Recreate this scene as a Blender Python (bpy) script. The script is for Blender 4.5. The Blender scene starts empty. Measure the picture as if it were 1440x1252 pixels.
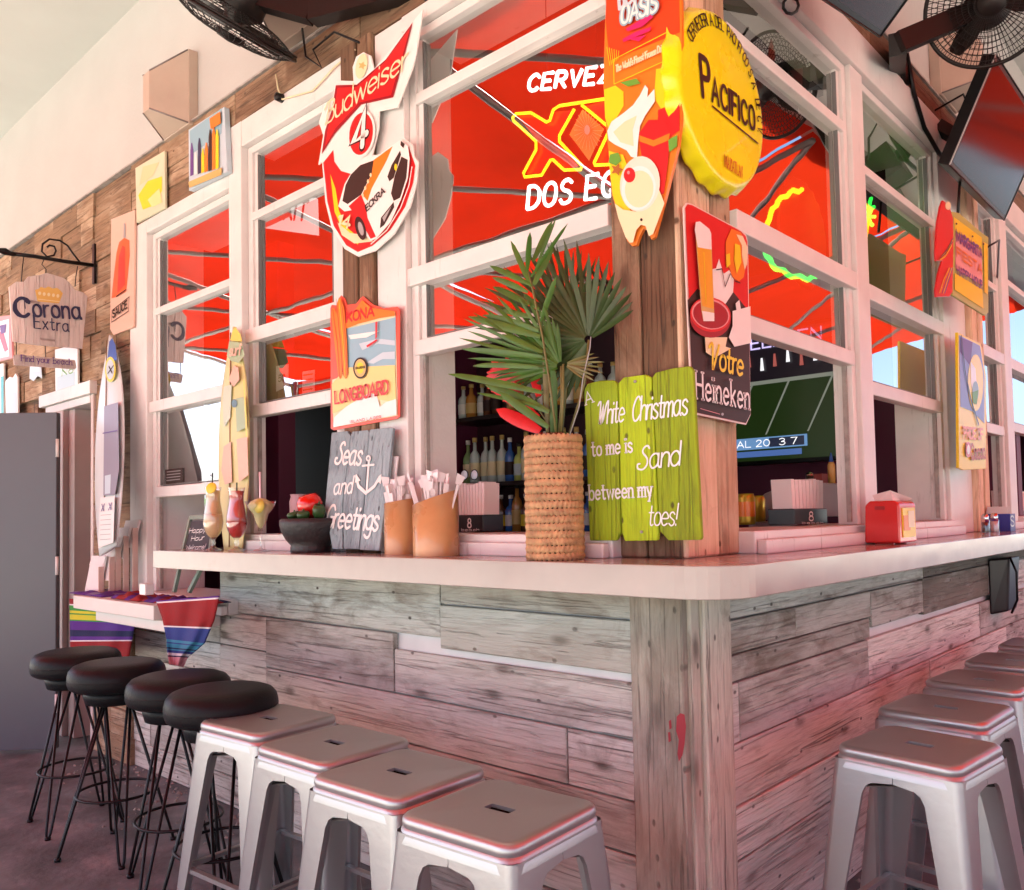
import bpy, bmesh, math, random
from math import radians as R_, sin, cos, pi
from mathutils import Vector, Matrix
from mathutils.geometry import tessellate_polygon
random.seed(7)
S = bpy.context.scene
COL = S.collection

# ---------------------------------------------------------------- camera
CAM = Vector((1.13, -1.88, 1.24))
FPX, YAW, PIT, ROL, PPY = 1178.87, .745466, .0420717, -.01901, 677.75
_f = Vector((-sin(YAW)*cos(PIT), cos(YAW)*cos(PIT), sin(PIT)))
_r = Vector((cos(YAW), sin(YAW), 0)); _u = _r.cross(_f)
AR = cos(ROL)*_r + sin(ROL)*_u; AU = -sin(ROL)*_r + cos(ROL)*_u; AF = _f
cd = bpy.data.cameras.new('camera'); cam = bpy.data.objects.new('camera', cd); COL.objects.link(cam)
cam.matrix_world = Matrix(((AR.x, AU.x, -AF.x, CAM.x), (AR.y, AU.y, -AF.y, CAM.y), (AR.z, AU.z, -AF.z, CAM.z), (0, 0, 0, 1)))
cd.sensor_width = 36; cd.lens = FPX/1440*36; cd.shift_y = (PPY-626)/1440
cd.clip_start = .05; cd.clip_end = 500
S.camera = cam

# ---------------------------------------------------------------- world, sun, exposure
SUN_EL, SUN_AZ = 58, 235        # azimuth in degrees counter-clockwise from +X
w = bpy.data.worlds.new('World'); S.world = w; w.use_nodes = True
nt = w.node_tree; bg = nt.nodes['Background']
sky = nt.nodes.new('ShaderNodeTexSky'); sky.sky_type = 'NISHITA'; sky.sun_disc = False
sky.sun_elevation = R_(SUN_EL); sky.sun_rotation = R_(90-SUN_AZ)
sky.air_density = .65; sky.dust_density = 3.0
nt.links.new(sky.outputs[0], bg.inputs[0]); bg.inputs[1].default_value = .15
sl = bpy.data.lights.new('sun', 'SUN'); sl.energy = 5; sl.angle = R_(.5); sl.color = (1, .94, .84)
so = bpy.data.objects.new('sun', sl); COL.objects.link(so)
sd = Vector((cos(R_(SUN_EL))*cos(R_(SUN_AZ)), cos(R_(SUN_EL))*sin(R_(SUN_AZ)), sin(R_(SUN_EL))))
so.rotation_euler = (-sd).to_track_quat('-Z', 'Y').to_euler()
S.view_settings.view_transform = 'Standard'; S.view_settings.look = 'None'
S.view_settings.gamma = 1; S.view_settings.use_curve_mapping = False
S.view_settings.exposure = 1.9
S.render.engine = 'CYCLES'
try:
    S.cycles.max_bounces = 10; S.cycles.transparent_max_bounces = 24
except Exception: pass

# ---------------------------------------------------------------- rays: a photo point to a point on a real plane
def ray(x, y): return AR*((x-720)/FPX) - AU*((y-PPY)/FPX) + AF
def L(x, y, Y=0.):
    d = ray(x, y); return CAM + d*((Y-CAM.y)/d.y)
def Rt(x, y, X=0.):
    d = ray(x, y); return CAM + d*((X-CAM.x)/d.x)
def Zp(x, y, z):
    d = ray(x, y); return CAM + d*((z-CAM.z)/d.z)
def ppm(P): return FPX/((Vector(P)-CAM).dot(AF))

# ---------------------------------------------------------------- materials
MC = {}
def _new(name):
    m = bpy.data.materials.new(name); m.use_nodes = True
    return m, m.node_tree, m.node_tree.nodes['Principled BSDF']
def mat(name, col, rough=.5, metal=0., noise=.0, scale=8., bump=0., bscale=60., emit=0., spec=None, coat=0., trans=0.):
    if name in MC: return MC[name]
    m, t, b = _new(name); N = t.nodes.new; K = t.links.new
    b.inputs['Base Color'].default_value = (*col, 1); b.inputs['Roughness'].default_value = rough
    b.inputs['Metallic'].default_value = metal
    if spec is not None: b.inputs['Specular IOR Level'].default_value = spec
    if coat: b.inputs['Coat Weight'].default_value = coat
    tc = N('ShaderNodeTexCoord')
    if noise:
        n = N('ShaderNodeTexNoise'); n.inputs['Scale'].default_value = scale; n.inputs['Detail'].default_value = 6
        K(tc.outputs['Object'], n.inputs['Vector'])
        oi = N('ShaderNodeObjectInfo')
        mr = N('ShaderNodeMapRange'); mr.inputs[1].default_value = .3; mr.inputs[2].default_value = .7
        mr.inputs[3].default_value = 1-noise; mr.inputs[4].default_value = 1+noise*.6
        K(n.outputs[0], mr.inputs[0])
        mx = N('ShaderNodeVectorMath'); mx.operation = 'SCALE'; mx.inputs[0].default_value = col
        K(mr.outputs[0], mx.inputs['Scale']); K(mx.outputs[0], b.inputs['Base Color'])
        r2 = N('ShaderNodeMapRange'); r2.inputs[3].default_value = max(.02, rough-.12); r2.inputs[4].default_value = min(1, rough+.12)
        K(n.outputs[0], r2.inputs[0]); K(r2.outputs[0], b.inputs['Roughness'])
    if bump:
        n2 = N('ShaderNodeTexNoise'); n2.inputs['Scale'].default_value = bscale; n2.inputs['Detail'].default_value = 5
        K(tc.outputs['Object'], n2.inputs['Vector'])
        bp = N('ShaderNodeBump'); bp.inputs['Strength'].default_value = bump; bp.inputs['Distance'].default_value = .01
        K(n2.outputs[0], bp.inputs['Height']); K(bp.outputs[0], b.inputs['Normal'])
    if emit:
        b.inputs['Emission Color'].default_value = (*col, 1); b.inputs['Emission Strength'].default_value = emit
    MC[name] = m; return m

def wood(name, cols, cover=.5, gscale=1., rough=.8, knots=1., vert=False, dark=.5):
    """cols = (crack, wood, worn, paint). Grain runs along the object's local X."""
    if name in MC: return MC[name]
    m, t, b = _new(name); N = t.nodes.new; K = t.links.new
    tc = N('ShaderNodeTexCoord'); oi = N('ShaderNodeObjectInfo')
    mul = N('ShaderNodeVectorMath'); mul.operation = 'SCALE'; mul.inputs[0].default_value = (37, 53, 71); K(oi.outputs['Random'], mul.inputs['Scale'])
    add = N('ShaderNodeVectorMath'); src = tc.outputs['Object']
    if vert:
        sx = N('ShaderNodeSeparateXYZ'); K(src, sx.inputs[0]); cx = N('ShaderNodeCombineXYZ'); K(sx.outputs[2], cx.inputs[0]); K(sx.outputs[0], cx.inputs[1]); K(sx.outputs[1], cx.inputs[2]); src = cx.outputs[0]
    K(src, add.inputs[0]); K(mul.outputs[0], add.inputs[1])
    def noise(sc, scale, det=8, dist=0., rgh=.6):
        mp = N('ShaderNodeMapping'); mp.inputs['Scale'].default_value = sc; K(add.outputs[0], mp.inputs[0])
        n = N('ShaderNodeTexNoise'); n.inputs['Scale'].default_value = scale; n.inputs['Detail'].default_value = det
        n.inputs['Distortion'].default_value = dist; n.inputs['Roughness'].default_value = rgh
        K(mp.outputs[0], n.inputs['Vector']); return n
    g = gscale
    grain = noise((1.1*g, 13*g, 13*g), 3.2, 9, .9, .65)
    fine = noise((3*g, 90*g, 90*g), 2.2, 6, .3)
    crack = noise((.9*g, 30*g, 30*g), 2.0, 4, 1.6, .5)
    blot = noise((1.6, 4, 4), 2.3, 7, .6, .62)
    tone = noise((.8, 1.5, 1.5), 1.3, 4, .3)
    # knots
    mp = N('ShaderNodeMapping'); mp.inputs['Scale'].default_value = (3.0, 7.5, 7.5); K(add.outputs[0], mp.inputs[0])
    wob = N('ShaderNodeMixRGB'); wob.inputs[0].default_value = .12; K(mp.outputs[0], wob.inputs[1]); K(blot.outputs['Color'], wob.inputs[2])
    vo = N('ShaderNodeTexVoronoi'); vo.voronoi_dimensions = '2D'; vo.inputs['Scale'].default_value = 1.; K(wob.outputs[0], vo.inputs['Vector'])
    kn = N('ShaderNodeMapRange'); kn.inputs[1].default_value = .04; kn.inputs[2].default_value = .13; kn.inputs[3].default_value = .85*knots; kn.inputs[4].default_value = 0
    K(vo.outputs['Distance'], kn.inputs[0])
    # only some cells carry a knot
    sep = N('ShaderNodeSeparateColor'); K(vo.outputs['Color'], sep.inputs[0])
    gt = N('ShaderNodeMath'); gt.operation = 'GREATER_THAN'; gt.inputs[1].default_value = .60; K(sep.outputs[0], gt.inputs[0])
    km = N('ShaderNodeMath'); km.operation = 'MULTIPLY'; K(kn.outputs[0], km.inputs[0]); K(gt.outputs[0], km.inputs[1])
    # nail holes
    mp2 = N('ShaderNodeMapping'); mp2.inputs['Scale'].default_value = (7, 12, 12); K(add.outputs[0], mp2.inputs[0])
    v2 = N('ShaderNodeTexVoronoi'); v2.voronoi_dimensions = '2D'; v2.inputs['Scale'].default_value = 1.; K(mp2.outputs[0], v2.inputs['Vector'])
    s2 = N('ShaderNodeSeparateColor'); K(v2.outputs['Color'], s2.inputs[0])
    g2 = N('ShaderNodeMath'); g2.operation = 'GREATER_THAN'; g2.inputs[1].default_value = .72; K(s2.outputs[1], g2.inputs[0])
    l2 = N('ShaderNodeMapRange'); l2.inputs[1].default_value = .035; l2.inputs[2].default_value = .075; l2.inputs[3].default_value = .9; l2.inputs[4].default_value = 0; K(v2.outputs['Distance'], l2.inputs[0])
    nl = N('ShaderNodeMath'); nl.operation = 'MULTIPLY'; K(l2.outputs[0], nl.inputs[0]); K(g2.outputs[0], nl.inputs[1])
    def ramp(src, lo, hi, a=0., c=1.):
        r = N('ShaderNodeMapRange'); r.inputs[1].default_value = lo; r.inputs[2].default_value = hi; r.inputs[3].default_value = a; r.inputs[4].default_value = c
        K(src, r.inputs[0]); return r.outputs[0]
    def mix(f, a, c):
        x = N('ShaderNodeMixRGB'); K(f, x.inputs[0])
        for s, i in ((a, 1), (c, 2)):
            if isinstance(s, tuple): x.inputs[i].default_value = (*s, 1)
            else: K(s, x.inputs[i])
        return x.outputs[0]
    def M(op, a, c):
        x = N('ShaderNodeMath'); x.operation = op; x.use_clamp = True
        for s, i in ((a, 0), (c, 1)):
            if isinstance(s, (int, float)): x.inputs[i].default_value = s
            else: K(s, x.inputs[i])
        return x.outputs[0]
    woodc = mix(ramp(grain.outputs[0], .35, .68), cols[1], cols[2])
    # paint cover = blotches + grain; varies per board
    rnd = ramp(oi.outputs['Random'], 0, 1, -.16, .16)
    cv = M('ADD', M('ADD', blot.outputs[0], rnd), cover-.5)
    cv2 = M('ADD', cv, M('MULTIPLY', fine.outputs[0], .22))
    pc = ramp(cv2, .52, .72)
    pc = M('MULTIPLY', pc, ramp(grain.outputs[0], .3, .5, .45, 1))
    c1 = mix(pc, woodc, cols[3])
    c2 = mix(M('MULTIPLY', ramp(fine.outputs[0], .48, .68), .40), c1, cols[1])
    c3 = mix(ramp(crack.outputs[0], .61, .665, 0, dark), c2, cols[0])
    stain = noise((2.2, 5, 5), 1.7, 6, 1.2, .7)
    halo = N('ShaderNodeMapRange'); halo.inputs[1].default_value = .1; halo.inputs[2].default_value = .55; halo.inputs[3].default_value = .55*knots; halo.inputs[4].default_value = 0; K(vo.outputs['Distance'], halo.inputs[0])
    hm = M('MULTIPLY', M('MULTIPLY', halo.outputs[0], gt.outputs[0]), ramp(grain.outputs[0], .4, .62))
    c3 = mix(M('MULTIPLY', ramp(stain.outputs[0], .55, .72), .60), c3, tuple(v*.9 for v in cols[1]))
    c3 = mix(hm, c3, cols[1])
    c4 = mix(km.outputs[0], c3, tuple(v*.5 for v in cols[1]))
    c5 = mix(nl.outputs[0], c4, cols[0])
    # board to board brightness
    br = N('ShaderNodeHueSaturation'); br.inputs['Hue'].default_value = .5
    K(c5, br.inputs['Color']); K(ramp(oi.outputs['Random'], 0, 1, .68, 1.2), br.inputs['Value'])
    tv = mix(ramp(tone.outputs[0], .35, .7, 0, .5), br.outputs[0], tuple(min(1, v*1.1) for v in cols[2]))
    K(tv, b.inputs['Base Color'])
    b.inputs['Roughness'].default_value = rough
    h = M('SUBTRACT', M('ADD', M('MULTIPLY', grain.outputs[0], .5), M('MULTIPLY', fine.outputs[0], .4)), M('MULTIPLY', ramp(crack.outputs[0], .58, .66), .6))
    h = M('SUBTRACT', h, M('MULTIPLY', nl.outputs[0], .5))
    bp = N('ShaderNodeBump'); bp.inputs['Strength'].default_value = .9; bp.inputs['Distance'].default_value = .008
    K(h, bp.inputs['Height']); K(bp.outputs[0], b.inputs['Normal'])
    MC[name] = m; return m

def glassmat(name='window_glass', f0=.12, tint=(1, 1, 1), rough=.0, blend=.5):
    if name in MC: return MC[name]
    m = bpy.data.materials.new(name); m.use_nodes = True; t = m.node_tree; t.nodes.clear(); N = t.nodes.new; K = t.links.new
    o = N('ShaderNodeOutputMaterial'); tr = N('ShaderNodeBsdfTransparent'); tr.inputs[0].default_value = (*tint, 1)
    gl = N('ShaderNodeBsdfGlossy'); gl.inputs['Roughness'].default_value = rough
    lw = N('ShaderNodeLayerWeight'); lw.inputs[0].default_value = blend
    if name == 'window_glass':
        tc = N('ShaderNodeTexCoord'); nz = N('ShaderNodeTexNoise'); nz.inputs['Scale'].default_value = 2.2; nz.inputs['Detail'].default_value = 2; K(tc.outputs['Object'], nz.inputs['Vector'])
        bp = N('ShaderNodeBump'); bp.inputs['Strength'].default_value = .05; bp.inputs['Distance'].default_value = .02; K(nz.outputs[0], bp.inputs['Height']); K(bp.outputs[0], gl.inputs['Normal'])
    mr = N('ShaderNodeMapRange'); mr.inputs[3].default_value = f0; mr.inputs[4].default_value = 1
    pw = N('ShaderNodeMath'); pw.operation = 'POWER'; pw.inputs[1].default_value = 2.2; K(lw.outputs['Facing'], pw.inputs[0]); K(pw.outputs[0], mr.inputs[0])
    mx = N('ShaderNodeMixShader'); K(mr.outputs[0], mx.inputs[0]); K(tr.outputs[0], mx.inputs[1]); K(gl.outputs[0], mx.inputs[2]); K(mx.outputs[0], o.inputs[0])
    MC[name] = m; return m

def wear(m, col, lo=.64, hi=.72, sc=(60, 60, 9), amt=.75):
    t = m.node_tree; b = t.nodes['Principled BSDF']; N = t.nodes.new; K = t.links.new
    src = b.inputs['Base Color'].links[0].from_socket
    tc = N('ShaderNodeTexCoord'); mp = N('ShaderNodeMapping'); mp.inputs['Scale'].default_value = sc; K(tc.outputs['Object'], mp.inputs[0])
    n = N('ShaderNodeTexNoise'); n.inputs['Scale'].default_value = .5; n.inputs['Detail'].default_value = 8; n.inputs['Roughness'].default_value = .65; K(mp.outputs[0], n.inputs['Vector'])
    n2 = N('ShaderNodeTexNoise'); n2.inputs['Scale'].default_value = 1.7; n2.inputs['Detail'].default_value = 3; K(tc.outputs['Object'], n2.inputs['Vector'])
    r = N('ShaderNodeMapRange'); r.inputs[1].default_value = lo; r.inputs[2].default_value = hi; r.inputs[3].default_value = 0; r.inputs[4].default_value = amt; K(n.outputs[0], r.inputs[0])
    r2 = N('ShaderNodeMapRange'); r2.inputs[1].default_value = .45; r2.inputs[2].default_value = .6; K(n2.outputs[0], r2.inputs[0])
    mu = N('ShaderNodeMath'); mu.operation = 'MULTIPLY'; K(r.outputs[0], mu.inputs[0]); K(r2.outputs[0], mu.inputs[1])
    x = N('ShaderNodeMixRGB'); K(mu.outputs[0], x.inputs[0]); K(src, x.inputs[1]); x.inputs[2].default_value = (*col, 1); K(x.outputs[0], b.inputs['Base Color'])
    return m
WHITE = mat('white_window_paint', (.74, .70, .67), .42, noise=.10, scale=5, bump=.08, bscale=90)
wear(WHITE, (.30, .24, .20), .60, .70)
PLANK = wood('whitewashed_plank', ((.03, .026, .022), (.19, .15, .115), (.46, .415, .36), (.76, .74, .67)), cover=.72, dark=.7)
PLANKB = wood('weathered_plank', ((.03, .025, .02), (.12, .095, .065), (.27, .24, .19), (.52, .54, .48)), cover=.52)
POSTW = wood('grey_post_board', ((.03, .022, .016), (.17, .13, .095), (.38, .34, .27), (.58, .54, .44)), cover=.56, dark=.8)
PEACHB = wood('bleached_lit_board', ((.06, .03, .015), (.36, .18, .09), (.66, .42, .26), (.76, .55, .38)), cover=.58)  # bleached boards with the warm red light of the right face in their colour
BROWN = wood('brown_barn_board', ((.02, .012, .008), (.11, .052, .026), (.22, .12, .065), (.36, .24, .15)), cover=.34, dark=.85)
SHING = wood('cedar_shingle', ((.03, .018, .012), (.15, .085, .045), (.36, .22, .12), (.50, .38, .26)), cover=.42, dark=.7)
GLASS = glassmat('window_glass', .52)
CLEAR = glassmat('drinking_glass', .13, (.95, .96, .96))
BLACK = mat('black_metal', (.012, .011, .012), .38, .6)
GALV = mat('brushed_steel_paint', (.45, .455, .45), .38, .82, bump=.05, bscale=50)
DARKIN = mat('stool_underside', (.20, .18, .17), .45, .8)

# ---------------------------------------------------------------- mesh builder
class MB:
    def __init__(s): s.v = []; s.f = []; s.m = []; s.sm = []; s.mats = []
    def mi(s, m):
        if m not in s.mats: s.mats.append(m)
        return s.mats.index(m)
    def add(s, vs, fs, m, smooth=False):
        o = len(s.v); k = s.mi(m); s.v += [Vector(p) for p in vs]
        for f in fs: s.f.append([i+o for i in f]); s.m.append(k); s.sm.append(smooth)
        return s
    def box(s, a, b, m):
        x0, y0, z0 = [min(p, q) for p, q in zip(a, b)]; x1, y1, z1 = [max(p, q) for p, q in zip(a, b)]
        vs = [(x, y, z) for z in (z0, z1) for y in (y0, y1) for x in (x0, x1)]
        return s.add(vs, [(0, 2, 3, 1), (4, 5, 7, 6), (0, 1, 5, 4), (2, 6, 7, 3), (0, 4, 6, 2), (1, 3, 7, 5)], m)
    def hexa(s, v8, m):   # 4 bottom ccw + 4 top ccw
        return s.add(v8, [(3, 2, 1, 0), (4, 5, 6, 7), (0, 1, 5, 4), (1, 2, 6, 5), (2, 3, 7, 6), (3, 0, 4, 7)], m)
    def bar(s, p, q, wd, ht, m, up=(0, 0, 1)):
        p, q = Vector(p), Vector(q); d = (q-p).normalized(); a = d.cross(Vector(up))
        if a.length < 1e-4: a = d.cross(Vector((1, 0, 0)))
        a = a.normalized()*wd/2; c = d.cross(a).normalized()*ht/2
        return s.hexa([p-a-c, p+a-c, p+a+c, p-a+c, q-a-c, q+a-c, q+a+c, q-a+c], m)
    def tube(s, pts, r, m, n=8, closed=False, caps=True):
        pts = [Vector(p) for p in pts]; k = len(pts); rs = r if isinstance(r, (list, tuple)) else [r]*k
        vs = []; prev = None
        for i, p in enumerate(pts):
            if closed: d = pts[(i+1) % k]-pts[i-1]
            else: d = pts[min(i+1, k-1)]-pts[max(i-1, 0)]
            if d.length < 1e-9: d = Vector((0, 0, 1))
            d.normalize()
            if prev is None:
                a = d.orthogonal().normalized()
            else:
                a = prev-d*prev.dot(d)
                a = a.normalized() if a.length > 1e-6 else d.orthogonal().normalized()
            prev = a; c = d.cross(a)
            for j in range(n):
                t = 2*pi*j/n; vs.append(p+(a*cos(t)+c*sin(t))*rs[i])
        fs = []
        for i in range(k if closed else k-1):
            for j in range(n):
                i2 = (i+1) % k
                fs.append((i*n+j, i*n+(j+1) % n, i2*n+(j+1) % n, i2*n+j))
        if not closed and caps: fs += [tuple(range(n-1, -1, -1)), tuple((k-1)*n+j for j in range(n))]
        return s.add(vs, fs, m, True)
    def lathe(s, c, prof, m, n=24, axis=(0, 0, 1), fn=None, cap=True):
        c = Vector(c); ax = Vector(axis).normalized(); a = ax.orthogonal().normalized(); b = ax.cross(a)
        vs = []
        for i, (r, z) in enumerate(prof):
            for j in range(n):
                t = 2*pi*j/n; rr = r+(fn(t, z, r) if fn else 0)
                vs.append(c+ax*z+(a*cos(t)+b*sin(t))*rr)
        fs = [(i*n+j, i*n+(j+1) % n, (i+1)*n+(j+1) % n, (i+1)*n+j) for i in range(len(prof)-1) for j in range(n)]
        if cap: fs += [tuple(range(n-1, -1, -1)), tuple((len(prof)-1)*n+j for j in range(n))]
        return s.add(vs, fs, m, True)
    def sphere(s, c, r, m, n=14, sc=(1, 1, 1)):
        c = Vector(c); vs = []; h = n//2
        for i in range(h+1):
            p = pi*i/h
            for j in range(n):
                t = 2*pi*j/n; vs.append(c+Vector((r*sc[0]*sin(p)*cos(t), r*sc[1]*sin(p)*sin(t), -r*sc[2]*cos(p))))
        return s.add(vs, [(i*n+j, i*n+(j+1) % n, (i+1)*n+(j+1) % n, (i+1)*n+j) for i in range(h) for j in range(n)], m, True)
    def poly(s, P, m, nrm=None, th=0.):
        """flat polygon (3D points), extruded back by th against nrm"""
        P = [Vector(p) for p in P]; tri = tessellate_polygon([P])
        n = Vector((0, 0, 0))
        for i in range(len(P)): n += P[i].cross(P[(i+1) % len(P)])
        n.normalize(); 
        if nrm is None: nrm = n
        nrm = Vector(nrm).normalized(); flip = n.dot(nrm) < 0
        k = len(P); vs = list(P); fs = []
        for t in tri:
            a, b, c = t; q = (P[b]-P[a]).cross(P[c]-P[a])
            fs.append((a, b, c) if q.dot(nrm) > 0 else (a, c, b))
        if th:
            vs += [p-nrm*th for p in P]
            fs += [tuple(i+k for i in reversed(f)) for f in fs[:]]
            for i in range(k):
                j = (i+1) % k; fs.append((i, j, j+k, i+k) if flip else (j, i, i+k, j+k))
        return s.add(vs, fs, m)
    def build(s, name, parent=None, bevel=0., sub=0, org=None, label=None, kind=None, seg=2, auto=False):
        me = bpy.data.meshes.new(name)
        o = bpy.data.objects.new(name, me); COL.objects.link(o)
        if parent is not None:
            o.parent = parent; off = wloc(parent)
            if org is not None: o.location = Vector(org)-off; off = Vector(org)
        else:
            off = Vector(org) if org is not None else (sum(s.v, Vector())/max(1, len(s.v)))
            o.location = off
        me.from_pydata([v-off for v in s.v], [], s.f)
        for m in s.mats: me.materials.append(m)
        for p, k, sm in zip(me.polygons, s.m, s.sm): p.material_index = k; p.use_smooth = sm
        me.update()
        if bevel:
            b = o.modifiers.new('bevel', 'BEVEL'); b.width = bevel; b.segments = seg; b.limit_method = 'ANGLE'; b.angle_limit = R_(35)
        if sub:
            b = o.modifiers.new('sub', 'SUBSURF'); b.levels = sub; b.render_levels = sub
        if label: o['label'] = label
        if kind: o['kind'] = kind
        return o
def wloc(o):
    v = Vector(o.location)
    while o.parent: o = o.parent; v += Vector(o.location)
    return v
def tag(o, label, cat, group=None):
    o['label'] = label; o['category'] = cat
    if group: o['group'] = group
    return o
def thing(name, label, cat, loc=(0, 0, 0), group=None):
    o = bpy.data.objects.new(name, None); COL.objects.link(o); o.location = loc; o.empty_display_size = .1
    return tag(o, label, cat, group)
def kids(o): return [c for c in COL.objects if c.parent == o]
def dup(t, loc, rz=0, label=None):
    def rec(o, par):
        c = o.copy(); COL.objects.link(c); c.parent = par
        for k in kids(o): rec(k, c)
        return c
    c = rec(t, None); c.location = loc; c.rotation_euler = (0, 0, rz)
    if label: c['label'] = label
    return c
def struct(o): o['kind'] = 'structure'; return o

def board(name, parent, a, b, wid, th, m, up, nrm, bev=.003, ext=None, rag=0.):
    """a board of its own: from a to b, width along up, thickness along nrm (back face at a..b line); local X = grain"""
    a, b = Vector(a), Vector(b); X = (b-a); ln = X.length; X.normalize(); Zv = Vector(nrm).normalized(); Yv = Zv.cross(X).normalized()
    me = MB(); h = wid/2; e = [random.uniform(-rag, rag) for _ in range(4)]
    me.v = []; vs = [(-ln/2+e[0], -h, 0), (ln/2+e[1], -h+e[2]*.4, 0), (ln/2+e[1], h, 0), (-ln/2+e[0], h+e[3]*.4, 0)]
    me.hexa([Vector(v) for v in vs]+[Vector((v[0], v[1], th)) for v in vs], m)
    mesh = bpy.data.meshes.new(name); mesh.from_pydata(me.v, [], me.f); mesh.materials.append(m); mesh.update()
    o = bpy.data.objects.new(name, mesh); COL.objects.link(o)
    c = (a+b)/2
    if parent: o.parent = parent; c = c-wloc(parent)
    rot = Matrix((X, Yv, Zv)).transposed().to_4x4()
    o.matrix_local = Matrix.Translation(c) @ rot
    if bev:
        md = o.modifiers.new('bevel', 'BEVEL'); md.width = bev; md.segments = 1
    return o

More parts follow.
